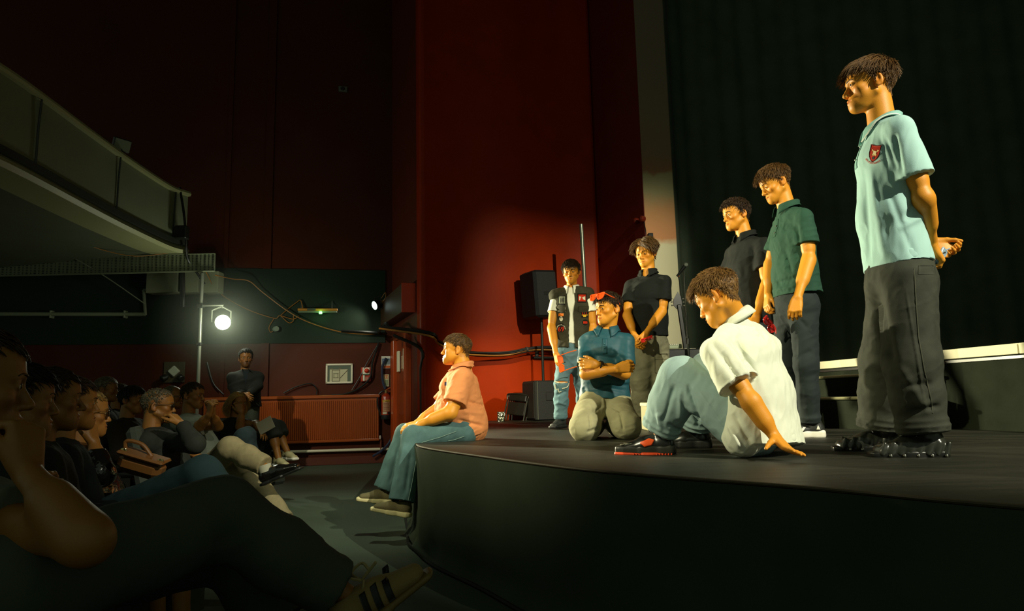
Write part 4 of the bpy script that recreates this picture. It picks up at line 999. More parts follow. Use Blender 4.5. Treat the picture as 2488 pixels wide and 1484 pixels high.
# --- boy in the black polo with parted hair, hands together in front
GREYJ = cloth('grey_washed_denim', (112, 110, 88), noise=.25, nscale=9)
def curtain_boy():
    Y = 6.15; f = FA(1580, 22); r = right_of(f); c = P(1573, 678, Y)
    J = dict(H=P(1569, 614, Y), N=P(1575, 662, Y), SR=c + r * .165, SL=c - r * .165, ER=P(1524, 765, 6.12), WR=P(1541, 813, 5.95), EL=P(1609, 755, 6.05), WL=P(1570, 808, 5.92),
             C=P(1576, 720, Y), B=P(1577, 780, Y), P=P(1579, 830, Y), hR=P(1563, 840, Y), hL=P(1596, 840, Y), KR=P(1560, 925, 6.1), AR=P(1567, 1008, 6.15), KL=P(1602, 925, 6.1), AL=P(1600, 1010, 6.15))
    for q in 'LR': J['A' + q][2] = STAGE_Z + .088
    o = person('boy with parted brown hair in a black polo, hands joined, beside the pale pillar', dict(s=.97, h=.0045, hh=.0032, ha=.0038, J=J, seed=21,
        head=dict(fwd=FA(1569, 26, -.26), fat=.45, open=.55, gaze=(0, 1, -.3), neck=.05), hairmat=HB, hs=1.06,
        hair=dict(style='curtain', side=.045, top=.085, fringe=.095, lift=.55, bulk=.012, n=1500, w=.0028, mess=.14, grav=.6, gap=.008),
        handR=dict(f=A3(.25, -.15, -.9), n=A3(.7, .6, 0), t=A3(.3, -.9, 0), curl=(.4, .5, .4)), handL=dict(f=A3(-.35, -.2, -.85), n=A3(-.5, .8, 0), t=A3(-.6, -.7, .0), curl=(.5, .7, .5)),
        top=dict(m=BLACKP, path=path((P(1574, 690, Y), .165, .09), (P(1576, 720, Y), .178, .115), (P(1578, 780, Y), .160, .115), (P(1580, 818, Y), .165, .125)), rs=.066, rcuff=.076, sleeve=.62, h=.006, wr=.008, wr2=.003, collar=1, cr=.066, ckw=dict(drop=.045, point=.03)),
        bottom=dict(m=GREYJ, name='cargo_jeans', pel=(.165, .125), r=(.105, .100, .095), calf=.1, len=.95, h=.0065, wr=.016, wst=3, wr2=.008, bunch=((.9, .1),)),
        shoeL=dict(toe=FA(1600, 10), m=BLKSHOE, sole=WHT), shoeR=dict(toe=FA(1567, 35), m=BLKSHOE, sole=WHT)))
    bb = o['bvh']['bottom']; d = nrm(ray(1606, 882)); c_ = P(1606, 882, 6.05); v, q = patch(bb, c_, CR * .055, CU * .085, d, .010, 8, 8, th=.004); pk = put('cargo_pocket', v, q, GREYJ, o['bottom'])
    v, q = patch(bb, P(1606, 866, 6.05), CR * .058, CU * .022, d, .016, 8, 4, th=.004); put('pocket_flap', v, q, GREYJ, pk)
    return o
curtain = curtain_boy()

# --- boy kneeling in the teal polo, arms folded
TEAL = mat('teal_polyester', srgb(26, 74, 86), .55, spec=.35, bump=.05, bscale=500); STONE = cloth('stone_grey_denim', (150, 146, 114), noise=.16, nscale=7)
def kneel_boy():
    Y = 4.8; f = FA(1470, 12); r = right_of(f); c = P(1472, 812, Y)
    J = dict(H=P(1479, 750, Y - .02), N=P(1476, 800, Y), SR=c + r * .15 - Z * .012, SL=c - r * .15 - Z * .012, ER=P(1421, 908, 4.63), WR=P(1497, 896, 4.44), EL=P(1519, 908, 4.66), WL=P(1452, 886, 4.52),
             C=P(1470, 850, Y), B=P(1470, 915, Y), P=P(1468, 962, Y + .02), hR=P(1441, 978, 4.8), hL=P(1497, 978, 4.8), KR=P(1421, 1043, 4.52), KL=P(1521, 1042, 4.52), AR=P(1446, 1045, 4.93), AL=P(1494, 1045, 4.93))
    for q in 'LR': J['K' + q][2] = STAGE_Z + .085; J['A' + q][2] = STAGE_Z + .075
    o = person('kneeling boy in a teal polo shirt with folded arms and a black watch', dict(s=.93, h=.0036, hh=.0026, ha=.003, J=J, seed=33, base=A3(*P(1470, 1050, 4.6)[:2], STAGE_Z),
        head=dict(fwd=FA(1479, 50, -.06), fat=.35, open=1.0, gaze=(-.15, 1, 0), neck=.047), hairmat=HD, hs=.97, wide=.97,
        hair=dict(side=.012, top=.04, fringe=.058, lift=.5, bulk=.006, n=1600, w=.0024, mess=.35, grav=.4, curl=.25),
        handR=dict(f=A3(.93, -.1, .12), n=A3(.1, .95, -.1), t=A3(0, 0, 1), curl=(.55, .8, .5), tout=.4, tcurl=.3), handL=dict(f=A3(-.9, .3, .1), n=A3(.2, .9, 0), t=A3(0, 0, 1), curl=(.3, .5, .4)),
        top=dict(m=TEAL, path=path((P(1472, 822, Y), .150, .085), (P(1470, 855, Y), .168, .108), (P(1468, 910, Y), .158, .110), (P(1469, 968, Y), .178, .132)), rs=.060, rcuff=.066, sleeve=.70, h=.0048, wr=.010, wr2=.003, wdir2=(1, 0, -.3), collar=1, cr=.063, ckw=dict(drop=.05, point=.03, gap=26, open_=.012),
            folds=[(1430, 935, 1530, 950, 5, -.008), (1440, 945, 1540, 925, 5, .008), (1440, 862, 1500, 872, 5, -.009), (1485, 850, 1520, 880, 6, .007), (1415, 940, 1430, 960, 5, -.008), (1450, 930, 1530, 935, 4, -.007)]),
        bottom=dict(m=STONE, pel=(.165, .125), r=(.108, .102, .08), calf=.088, len=.90, h=.005, wr=.012, ws=8, wst=1.5, wr2=.005,
            folds=[(1440, 1000, 1465, 985, 4, -.010), (1425, 1050, 1455, 1040, 4, -.012), (1432, 1005, 1436, 1045, 3, -.009), (1505, 1000, 1515, 1045, 3, -.012), (1480, 985, 1510, 1000, 4, -.010), (1464, 965, 1468, 995, 3, .008)]),
        shoeL=dict(toe=A3(.15, 1, -.12), m=BLKSHOE, sole=WHT, up=A3(0, .10, -1)), shoeR=dict(toe=A3(-.1, 1, -.12), m=BLKSHOE, sole=WHT, up=A3(0, .10, -1))))
    b = o['bvh']['top']; v, q = patch(b, J['N'] + f * .05 - Z * .125, r * .017, Z * .055, -f, .003, 4, 10); put('placket', v, q, TEAL, o['top'])
    for t in (.01, -.02):
        hit = b.ray_cast(Vector(J['N'] + f * .4 - Z * (.12 - t)), Vector(-f)); v, q = sphere(A3(0, 0, 0), .0058, 8, 6)
        if hit[0]: put('button', v + np.array(hit[0]) + f * .005, q, mat('teal_button', srgb(50, 100, 108), .25), o['top'])
    wl = mix(J['EL'], J['WL'], .93); u = nrm(J['WL'] - J['EL']); blk = mat('watch_black', srgb(16, 17, 15), .35)
    n_ = nrm(-f + Z * .3); n_ = nrm(n_ - u * np.dot(n_, u)) * -1; x = np.cross(u, n_)
    ring = [wl + (n_ * math.cos(a) + x * math.sin(a)) * .031 for a in np.linspace(0, 2 * math.pi, 21)]
    m_ = MB(); 
    for i in range(20): m_.box((ring[i] + ring[i + 1]) / 2, (.011, .024, .005), ax=[nrm(ring[i + 1] - ring[i]), u, nrm((ring[i] + ring[i + 1]) / 2 - wl)])
    wt = m_.build('wristwatch', blk, o['root']); fw = nrm(f - u * np.dot(f, u)); x2 = np.cross(u, fw)
    MB().box(wl + fw * .034, (.036, .034, .011), ax=[u, x2, fw], bev=.004).build('watch_case', blk, wt)
    MB().box(wl + fw * .0402, (.024, .022, .001), ax=[u, x2, fw]).build('watch_screen', mat('watch_screen', srgb(120, 110, 80), .15), wt)
    return o
kneel = kneel_boy()

# --- boy in the patched denim vest
WCOT = cloth('white_cotton', (236, 236, 216)); BLUEJ = cloth('blue_ripped_denim', (88, 118, 126), noise=.3, nscale=6); VEST = cloth('dark_denim_vest', (56, 54, 38), noise=.3, nscale=10)
def vest_boy():
    Y = 6.25; f = FA(1388, 8); r = right_of(f); c = P(1389, 712, Y)
    J = dict(H=P(1388, 660, Y - .03), N=P(1389, 700, Y), SR=c + r * .150 - Z * .015, SL=c - r * .150 - Z * .015, ER=P(1340, 795, 6.22), WR=P(1350, 857, 6.08), EL=P(1441, 795, 6.22), WL=P(1436, 858, 6.1),
             C=P(1389, 745, Y), B=P(1388, 800, Y), P=P(1386, 848, Y), hR=P(1371, 858, Y), hL=P(1402, 858, Y), KR=P(1364, 932, 6.2), AR=P(1362, 1012, 6.25), KL=P(1413, 932, 6.22), AL=P(1424, 1012, 6.3))
    for q in 'LR': J['A' + q][2] = STAGE_Z + .088
    o = person('boy in a patched sleeveless denim vest over a white polo, holding orange sunglasses', dict(s=.92, h=.0045, hh=.003, ha=.0038, J=J, seed=41,
        head=dict(fwd=FA(1388, 10, -.16), fat=.4, open=.5, gaze=(0, 1, -.25), neck=.045), hairmat=HD, hs=.93,
        hair=dict(side=.03, top=.055, fringe=.075, lift=.3, bulk=.008, n=1500, w=.0026, mess=.25, grav=.6, curl=.15, sweep=.05),
        handR=dict(f=A3(.2, -.15, -.95), n=A3(.8, .5, 0), t=A3(.35, -.9, 0), curl=(.3, .4, .3), tout=.4), handL=dict(n=A3(-.8, .4, 0), t=A3(0, -1, 0)),
        top=dict(m=WCOT, path=path((P(1389, 722, Y), .140, .078), (P(1389, 750, Y), .155, .098), (P(1388, 800, Y), .145, .098), (P(1387, 836, Y), .150, .105)), rs=.058, rcuff=.068, sleeve=.45, h=.006, wr=.006, collar=1, cr=.058, ckw=dict(drop=.05, point=.035, gap=20)),
        bottom=dict(m=BLUEJ, pel=(.14, .115), r=(.084, .070, .066), calf=.068, len=.95, h=.006, wr=.012, wst=1.6, wr2=.007, bunch=((.86, .08), (.93, .14), (.98, .08)), folds=[(1348, 926, 1382, 928, 2.5, -.018), (1350, 960, 1378, 950, 3, -.010), (1352, 975, 1378, 985, 3, .008)]),
        shoeL=dict(toe=FA(1424, 0), m=BLKSHOE, sole=BLKRUB), shoeR=dict(toe=FA(1362, 28), m=BLKSHOE, sole=BLKRUB)))
    ws, S = nrm(J['SR'] - J['SL']), None
    pth = path((P(1389, 716, Y), .148, .088), (P(1389, 750, Y), .168, .112), (P(1388, 800, Y), .158, .112), (P(1387, 846, Y), .162, .120))
    S = torso_sdf(pth, ws, ws, .05, .04)
    for q in 'LR':
        S.cone(J['S' + q] - (J['S' + q] - c) * .0, J['N'] - Z * .03, .064, .052, .04)
    S.cone(J['N'] - Z * .03, J['N'] + Z * .01, .066, .064, .03, flat=True, hollow=.04)
    top = P(1389, 700, Y) + f * .13; mid = P(1392, 765, Y) + f * .13; bot = P(1394, 850, Y) + f * .13
    S.tube(top, mid, ws, (.062, .085), (.020, .06), .004, 'sub'); S.tube(mid, bot - Z * .05, ws, (.020, .06), (.030, .06), .004, 'sub')
    v, q = S.mesh(.005, 2); v = disp(v, q, .008, 10, (Z, 2.2), 3); v = disp(v, q, .004, 22, (A3(1, 0, .2), 3), 8, True)
    ve = put('denim_vest', v, q, VEST, o['root']); b = bvh_of(v, q); d0 = nrm(ray(1389, 770))
    collar(J['N'] + A3(0, 0, -.012), nrm(J['H'] - J['N']) * .3 + Z * .7, f, .070, VEST, ve, drop=.06, point=.03, gap=40, open_=.045, tall=.03, name='vest_collar')
    stud = mat('vest_button', srgb(225, 215, 185), .25, metal=.3)
    for y in (743, 763, 788, 811, 836):
        hit = b.ray_cast(Vector(CAM), Vector(nrm(ray(1385 - (y == 743) * 2, y))))
        if hit[0]: MB().lathe(np.array(hit[0]) - d0 * .006, np.array(hit[0]) + d0 * .002, [(0, .009), (.006, .010), (.008, .008)], 12).build('button', stud, ve, smooth=True)
    def pt(x0, y0, x1, y1, name, col, off=.003, outl=None, parent=ve):
        cx, cy = (x0 + x1) / 2, (y0 + y1) / 2; k = Y / FPX; dd = nrm(ray(cx, cy))
        vv_, qq = patch(b, P(cx, cy, Y - .1), CR * (x1 - x0) / 2 * k, CU * (y1 - y0) / 2 * k, dd, off, 8, 8, outl, .004); return put(name, vv_, qq, col, parent)
    circ = lambda a, b_: (a * math.sqrt(max(0, 1 - b_ * b_ / 2)), b_ * math.sqrt(max(0, 1 - a * a / 2)))
    bk = cloth('patch_black', (24, 23, 18)); wt_ = cloth('patch_white', (214, 208, 180)); rd = cloth('patch_red', (190, 44, 14)); gy = cloth('patch_grey', (128, 132, 110)); og = cloth('patch_orange', (214, 110, 30)); yl = cloth('patch_yellow', (224, 180, 40))
    for x in (1362, 1418):       # breast pocket flaps
        p_ = pt(x - 13, 744, x + 13, 756, 'pocket_flap', VEST, .006, lambda a, b_: (a, b_ - (.5 * (1 - abs(a)) if b_ < 0 else 0)))
    a = pt(1355, 718, 1375, 741, 'patch', bk); pt(1357, 720, 1373, 737, 'patch_print', gy, .0045, None, a); pt(1361, 722, 1364, 736, 'patch_print', bk, .006, circ, a); pt(1366, 722, 1370, 736, 'patch_print', bk, .006, circ, a)
    a = pt(1403, 713, 1425, 735, 'patch', bk); pt(1405, 715, 1423, 732, 'patch_print', rd, .0045, None, a); pt(1407, 719, 1422, 729, 'patch_print', wt_, .006, lambda p, q_: (p, q_ * (.4 + .6 * abs(p))), a); pt(1410, 722, 1416, 731, 'patch_print', rd, .007, circ, a)
    a = pt(1357, 761, 1369, 781, 'patch', bk, .003, circ); pt(1357, 761, 1369, 768, 'patch_print', og, .0045, None, a); pt(1359, 768, 1368, 780, 'patch_print', wt_, .0045, circ, a)
    for x in (1361.5, 1365.5): pt(x - 1.1, 770, x + 1.1, 773, 'patch_print', bk, .006, circ, a)
    a = pt(1413, 752, 1428, 771, 'patch', bk)
    for i, (x, y0, y1) in enumerate(((1415, 756, 765), (1419.5, 758, 765), (1424.5, 756, 765))): pt(x - .6, y0, x + 1.0, y1, 'patch_print', rd, .0045, None, a)
    pt(1413.5, 764, 1427.5, 766, 'patch_print', yl, .0045, None, a); pt(1417, 766, 1424, 769.5, 'patch_print', yl, .0045, None, a)
    a = pt(1415, 776, 1429, 790, 'patch', bk, .003, circ); pt(1417, 780, 1427, 786, 'patch_print', rd, .0045, None, a)
    a = pt(1352, 785, 1373, 806, 'patch', bk, .003, circ); k = Y / FPX; dd = nrm(ray(1363, 799))
    put_me('lettering', text_on(b, '69', P(1363, 800, Y - .1), CR, CU, dd, 16 * k, .006, None, .0012), rd, a)
    put_me('lettering', text_on(b, 'NUMBER OF A BEAST', P(1363, 789, Y - .1), CR, CU, dd, 3.6 * k, .006, (10 * k, -1), .0002), wt_, a)
    # torn knee
    bb = o['bvh']['bottom']; kn = P(1365, 928, 6.1); dd = nrm(ray(1365, 928)); sk = mat('skin_knee', (.5, .2, .03, 1), .5)
    v, q = patch(bb, kn, CR * .055, CU * .010, dd, .002, 8, 3, lambda a_, b_: (a_, b_ * (1 - .6 * a_ * a_))); put('torn_knee', v, q, sk, o['bottom'])
    th = cloth('frayed_thread', (196, 196, 168))
    for (x0, y0, x1, y1, x2, y2) in ((1347, 926, 1364, 930.5, 1383, 927), (1348, 933, 1352, 946, 1372, 943), (1366, 944, 1378, 940, 1382, 931), (1356, 944, 1358, 952, 1364, 951)):
        pts = []
        for x, y in ((x0, y0), (x1, y1), (x2, y2)):
            hit = bb.ray_cast(Vector(CAM), Vector(nrm(ray(x, y))))
            pts.append(np.array(hit[0]) - dd * .006 if hit[0] else P(x, y, 6.1))
        MB().tube(curve_pts(pts, 10), .0045, 5).build('frayed_thread', th, o['bottom'], smooth=True)
    return o
vest = vest_boy()

# --- boy in the orange polo sitting on the stage edge
PEACH = cloth('peach_pique', (208, 134, 82)); DENIM = cloth('blue_denim', (70, 98, 100), noise=.22, nscale=9)
def edge_boy():
    Y = 4.9; f = FA(1110, 88); r = right_of(f); c = P(1122, 908, Y)
    J = dict(H=P(1110, 849, Y), N=P(1124, 888, Y), SL=c - r * .155, SR=c + r * .155, EL=P(1096, 1002, 4.66), WL=P(1021, 1030, 4.72), ER=P(1056, 1002, 5.02), WR=P(1016, 1026, 4.92),
             C=P(1118, 935, Y), B=P(1124, 990, Y), P=P(1138, 1038, Y), hL=P(1128, 1050, 4.78), hR=P(1122, 1045, 5.02), KL=P(1006, 1062, 4.72), AL=P(976, 1218, 4.62), KR=P(990, 1057, 4.98), AR=P(938, 1190, 4.92))
    o = person('boy in a peach polo shirt and blue jeans sitting on the stage edge', dict(s=.94, h=.0036, hh=.0026, ha=.0032, J=J, seed=52, base=A3(*P(1140, 1060, Y)[:2], STAGE_Z), fat=1.22, arm=1.0,
        head=dict(fwd=FA(1110, 92, .10), fat=.85, open=.6, neck=.058, nose=.85, wide=1.05), hairmat=HB, hs=.95,
        hair=dict(side=.012, top=.035, fringe=.04, lift=.3, bulk=.004, n=1700, w=.0021, mess=.14, grav=.45), skin=('fair_warm', (.68, .275, .022, 1)),
        handL=dict(f=A3(-.85, .25, -.25), n=A3(.1, .4, -.9), t=A3(-.2, .9, 0), curl=(.45, .5, .4)), handR=dict(f=A3(-.85, -.35, -.2), n=A3(.1, .1, -1), t=A3(-.2, -.9, 0), curl=(.4, .5, .4)),
        top=dict(m=PEACH, path=path((P(1122, 918, Y), .165, .105), (P(1117, 945, Y), .19, .135), (P(1117, 995, Y), .195, .165), (P(1134, 1035, Y), .185, .150), (P(1146, 1062, Y), .17, .10)), rs=.078, rcuff=.088, sleeve=.72, h=.005, wr=.008, wr2=.005, wdir2=(1, 0, .2), collar=1, cr=.070, ckw=dict(drop=.04, point=.02, tall=.02),
            folds=[(1085, 905, 1075, 970, 4, -.008), (1135, 975, 1178, 985, 4, -.010), (1110, 1020, 1180, 1035, 4, -.012), (1120, 1000, 1178, 1005, 5, .006), (1140, 990, 1180, 960, 5, -.006), (1065, 965, 1082, 975, 4, -.010)]),
        bottom=dict(m=DENIM, pel=(.17, .12), r=(.102, .088, .098), calf=.090, len=1.0, h=.0055, wr=.010, ws=8, wst=2.0, wr2=.004, wdir2=(.3, 0, 1), folds=[(985, 1070, 960, 1190, 5, .010), (1000, 1090, 985, 1200, 6, -.008), (970, 1080, 945, 1180, 5, -.008)]),
        shoeL=dict(toe=A3(-.93, .18, .13), m=mat('olive_canvas', srgb(92, 84, 52), .8, bump=.2, bscale=200), sole=mat('cream_rubber', srgb(206, 196, 146), .6), up=A3(.16, 0, 1), s=1.12), shoeR=dict(toe=A3(-.93, .0, .02), m=mat('olive_canvas', srgb(92, 84, 52), .8), sole=mat('cream_rubber', srgb(206, 196, 146), .6), up=A3(.1, 0, 1), s=1.12)))
    bb = o['bvh']['bottom']
    for line in ([(1108, 1048), (1070, 1062), (1025, 1075), (1013, 1110), (1000, 1180), (990, 1225)], [(1128, 1060), (1105, 1068), (1085, 1072)]):
        pts = []
        for x, y in [tuple(mix(line[i], line[i + 1], t)) for i in range(len(line) - 1) for t in (0, .2, .4, .6, .8)]:
            dd = nrm(ray(x, y)); hit = bb.ray_cast(Vector(CAM), Vector(dd))
            if hit[0] and np.linalg.norm(np.array(hit[0]) - CAM) < 5.4: pts.append(np.array(hit[0]) - dd * .001)
        if len(pts) > 1: MB().tube(curve_pts(pts, 60), .0028, 6).build('side_seam', cloth('denim_seam', (100, 124, 118)), o['bottom'], smooth=True)
    b = o['bvh']['top']; dd = nrm(ray(1083, 932)); v, q = patch(b, P(1083, 932, 4.75), CR * .008, CU * .012, dd, .003, 4, 4); put('shirt_emblem', v, q, cloth('navy_thread', (50, 44, 70)), o['top'])
    return o
edge = edge_boy()

# --- boy in the white polo sitting with his back to the house, leaning on his arm
CREAM = cloth('white_jersey', (216, 220, 202)); PALEB = cloth('pale_blue_fleece', (136, 160, 160), noise=.1, nscale=10)
def white_boy():
    Y = 3.15; f = FA(1780, 128); r = right_of(f)
    J = dict(H=P(1744, 722, 3.12), N=P(1786, 775, 3.15), SL=P(1738, 832, 2.98), SR=P(1858, 822, 3.32), EL=P(1822, 972, 2.88), WL=P(1882, 1060, 2.86), ER=P(1760, 930, 3.55), WR=P(1684, 890, 3.42),
             C=P(1812, 850, 3.16), B=P(1838, 960, 3.15), P=P(1850, 1052, 3.12), hL=P(1812, 1062, 3.05), hR=P(1850, 1050, 3.28), KL=P(1655, 918, 3.20), AL=P(1598, 1052, 3.30), KR=P(1722, 905, 3.45), AR=P(1690, 1045, 3.62))
    for q in 'LR': J['A' + q][2] = STAGE_Z + .088
    J['hL'][2] = max(J['hL'][2], STAGE_Z + .11); J['hR'][2] = max(J['hR'][2], STAGE_Z + .11)
    o = person('boy in a white polo shirt sitting on the stage leaning back on one arm', dict(s=.96, h=.0030, hh=.0023, ha=.0027, J=J, seed=63, base=A3(*J['P'][:2], STAGE_Z),
        head=dict(fwd=FA(1744, 112, -.50), up=A3(.0, 0, 1), fat=.35, open=.6, neck=.050, iris='brown'), hairmat=HL, hs=1.0,
        hair=dict(side=.014, top=.042, fringe=.055, lift=.75, bulk=.010, n=3000, w=.0016, mess=.35, grav=.12, gap=.005, cap=.008), necksink=A3(.03, .02, -.04),
        handL=dict(f=nrm(A3(.26, -.78, -.58)), n=A3(-.1, -.45, -1), t=A3(-1, -.2, 0), curl=(-.30, -.10, .10), tout=.95, tcurl=.05, spread=.22, per=[(-.38, -.05, .05), (-.36, -.05, .05), (-.36, -.05, .05), (-.34, -.05, .05)]),
        handR=dict(n=A3(0, 0, -1), t=A3(0, -1, 0)),
        top=dict(m=CREAM, path=path((P(1804, 815, 3.16), .165, .09), (P(1820, 865, 3.16), .208, .118), (P(1848, 960, 3.15), .218, .130), (P(1868, 1085, 3.12), .225, .15)), nohug=1, extra=[(P(1800, 985, 3.03), P(1803, 1062, 3.0), .065, .085)], rs=.078, rcuff=.094, sleeve=.66, sdrop=A3(0, 0, -.005), h=.0048, wr=.010, wr2=.006, wdir2=(.4, 0, 1), wst=2.5, collar=1, cr=.066, ckw=dict(drop=.04, point=.02, tall=.05, gap=30),
            cup=nrm(J['H'] - J['N']) * .6 + Z * .5 + f * .1, coff=A3(0.01, 0, -.012),
            folds=[(1725, 825, 1800, 935, 9, -.010), (1740, 810, 1830, 920, 8, .008), (1790, 825, 1835, 925, 7, -.016), (1750, 850, 1800, 930, 6, -.007), (1830, 880, 1900, 1080, 10, .006), (1880, 900, 1910, 1080, 10, -.006), (1860, 960, 1870, 1085, 8, -.006), (1790, 790, 1870, 830, 7, -.005), (1780, 1000, 1830, 1080, 8, -.014), (1770, 1030, 1800, 1090, 6, .012)]),
        bottom=dict(m=PALEB, name='jogging_trousers', pel=(.165, .12), r=(.108, .100, .088), calf=.108, len=.90, h=.005, wr=.012, ws=8, wst=2, wr2=.005, wdir2=(.5, 0, 1), bunch=((.72, .10), (.82, .16), (.9, .10)),
            folds=[(1640, 930, 1610, 1030, 6, -.012), (1655, 940, 1650, 1030, 6, .010), (1670, 930, 1700, 1040, 6, -.016), (1690, 940, 1770, 1050, 3, .004), (1620, 1030, 1660, 1050, 5, -.014), (1600, 1000, 1605, 1050, 6, .010)]),
        shoeL=dict(toe=FA(1598, 96), m=mat('black_leather_trainer', srgb(22, 24, 21), .28, spec=.6), sole=mat('dark_midsole', srgb(38, 38, 33), .4), style='chunk', s=1.12), shoeR=dict(toe=FA(1690, 90), m=mat('black_leather_trainer', srgb(22, 24, 21), .28), sole=mat('black_rubber', srgb(20, 21, 19), .5), style='chunk', s=1.1)))
    so, bv, Wp, X, T, U = o['shoeL']; red_ = mat('red_rubber', srgb(206, 66, 24), .45); S_ = SDF()
    S_.tube(Wp(0, -.045, .007), Wp(0, .06, .007), X, (.041, .009), (.048, .009), .01, box=2); S_.tube(Wp(0, .06, .007), Wp(0, .150, .009), X, (.048, .009), (.049, .011), .01, box=2, rl=.047); v, q = S_.mesh(.004, 1); put('outsole', v, q, red_, so)
    for i in range(14): MB().box(Wp(-.044, -.06 + i * .0125, .006), (.016, .007, .014), ax=[X, T, U], bev=.002).build('tread_lug', red_, so)
    v, q = patch(bv, Wp(0, .172, .038), X * .034, U * .018, -T, .002, 8, 5); put('toe_highlight', v, q, mat('toe_highlight_grey', srgb(120, 122, 108), .3), so)  # pale highlight on the toe, laid on as a coloured patch
    orange = mat('orange_panel', srgb(236, 84, 24), .5)
    v, q = patch(bv, Wp(-.05, .045, .058), T * .030, U * .020 - T * .01, X, .003, 10, 5, lambda a, b: (a, b * (1 - .7 * max(0, a)) * (.6 + .4 * (1 - abs(a))))); put('side_panel', v, q, orange, so)
    v, q = patch(bv, Wp(-.05, -.05, .085), T * .012, U * .016, X, .003, 4, 4); put('side_panel', v, q, orange, so)
    return o
white = white_boy()
# ---------------------------------------------------------------- the audience along the left
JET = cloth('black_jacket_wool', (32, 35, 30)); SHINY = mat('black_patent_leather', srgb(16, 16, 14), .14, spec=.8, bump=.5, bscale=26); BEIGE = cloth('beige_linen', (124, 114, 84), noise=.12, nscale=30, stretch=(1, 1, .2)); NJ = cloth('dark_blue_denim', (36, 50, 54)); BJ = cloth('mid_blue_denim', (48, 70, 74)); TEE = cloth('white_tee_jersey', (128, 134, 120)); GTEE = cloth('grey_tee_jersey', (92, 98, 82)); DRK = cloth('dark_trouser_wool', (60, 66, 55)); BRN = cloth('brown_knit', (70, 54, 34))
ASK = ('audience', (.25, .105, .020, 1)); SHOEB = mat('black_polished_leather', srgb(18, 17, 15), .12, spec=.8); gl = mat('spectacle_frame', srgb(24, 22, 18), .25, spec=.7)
def eyeglasses(o, dark=False):
    k = o['tow']; b = MB()
    for q in (-1, 1):
        c = A3(q * .032, .101, -.002); pts = [k(c + A3(math.cos(a) * .022, -abs(math.cos(a)) * .002, math.sin(a) * .016)) for a in np.linspace(0, 2 * math.pi, 17)]; b.tube(pts, .0016, 5, cap=False)
        b.tube([k(A3(q * .054, .098, .004)), k(A3(q * .074, .06, .006)), k(A3(q * .082, -.01, .006)), k(A3(q * .082, -.03, -.012))], .0016, 5)
    b.tube([k(A3(-.011, .105, .002)), k(A3(.011, .105, .002))], .0018, 5); e = b.build('eyeglasses', gl, o['root'], smooth=True)
    for q in (-1, 1): MB().prism([k(A3(q * .032 + math.cos(a) * .021, .1005, -.002 + math.sin(a) * .015)) for a in np.linspace(0, 2 * math.pi, 13)[:-1]], A3(0, 0, 0) + o['fw'] * .0015).build('lens', mat('dark_lens' if dark else 'clear_lens', srgb(20, 18, 14) if dark else srgb(90, 70, 44), .05, spec=.9), e)
def sitter(label, hx, hy, Y, ang, hair, hm, top, bottom, s=1.0, hang=None, hd=None, arms=None, legs=None, lean=.10, seed=1, h=.0055, shoes=None, top_kw=None, body_lean=0.0, **kw):
    H = P(hx, hy, Y); f = FA(hx, ang); f = nrm(f * A3(1, 1, 0)); r = right_of(f)
    N = H - f * .035 * s - Z * .165 * s; Pv = A3(N[0], N[1], max(.36, N[2] - .50 * s)) + f * lean; sh = N - Z * .03
    J = dict(H=H, N=N, SL=sh - r * .175 * s, SR=sh + r * .175 * s, P=Pv, C=mix(N, Pv, .35) - f * .02, B=mix(N, Pv, .7), hL=Pv - r * .09 + f * .04, hR=Pv + r * .09 + f * .04)
    for q, sg in (('L', -1), ('R', 1)):
        J['K' + q] = J['h' + q] + f * .42 * s + r * sg * .05 + Z * .06; J['A' + q] = J['K' + q] * A3(1, 1, 0) + f * .02 + Z * .09
        J['E' + q] = J['S' + q] - Z * .26 * s + f * .06 + r * sg * .05; J['W' + q] = J['E' + q] + f * .22 * s - r * sg * .05 - Z * .02
    for dct in (arms, legs):
        if dct:
            for k_, v_ in dct.items(): J[k_] = P(*v_)
    sp = dict(s=s, h=h, arm=kw.get('arm', 1.0), hh=kw.get('hh', h * .7), ha=kw.get('ha', h * .8), J=J, seed=seed, floor=0, skin=kw.get('skin', ASK), hs=s, head=dict(fwd=FA(hx, hang if hang is not None else ang, kw.get('tilt', -.03)), fat=kw.get('fat', .3), **(hd or {})), hairmat=hm, hair=hair,
        top=dict(m=top, name=kw.get('topname', 'jacket'), path=path((N - Z * .07 * s, .155 * s, .09 * s), (mix(N, Pv, .3) - f * .01, .185 * s, .125 * s), (mix(N, Pv, .65) + f * .01, .175 * s, .135 * s), (Pv + f * .02, .18 * s, .15 * s)), h=h * 1.4, wr=.008, wr2=.003, **(top_kw or dict(long=True, rs=.080))))
    if kw.get('handL'): sp['handL'] = kw['handL']
    if kw.get('handR'): sp['handR'] = kw['handR']
    for q in 'LR':
        sp.setdefault('hand' + q, dict(n=-Z, t=-r if q == 'R' else r, curl=(.5, .6, .4)))
    if bottom is not None: sp['bottom'] = dict(m=bottom, name=kw.get('botname', 'trousers'), pel=(.17, .13), r=kw.get('legr', (.092, .074, .068)), h=h * 1.5, wr=.010, wr2=.004, len=kw.get('leglen', .95), waist=Pv + Z * .06)
    if kw.get('barelegs'): sp['barelegs'] = True
    for q in 'LR':
        if shoes and shoes.get(q): sp['shoe' + q] = shoes[q]
    if kw.get('collar'): sp['top'].update(collar=1, cr=.062)
    o = person(label, sp); o['fw'] = f; o['f'], o['r'], o['Pv'] = f, r, Pv; return o
short = dict(side=.012, top=.03, fringe=.03, lift=.3, n=700, w=.0032, mess=.2)
seat_cloth = mat('dark_seat_plush', srgb(48, 54, 46), .9, bump=.15, bscale=200); seat_frame = mat('seat_frame_black', srgb(20, 21, 19), .35, spec=.5)
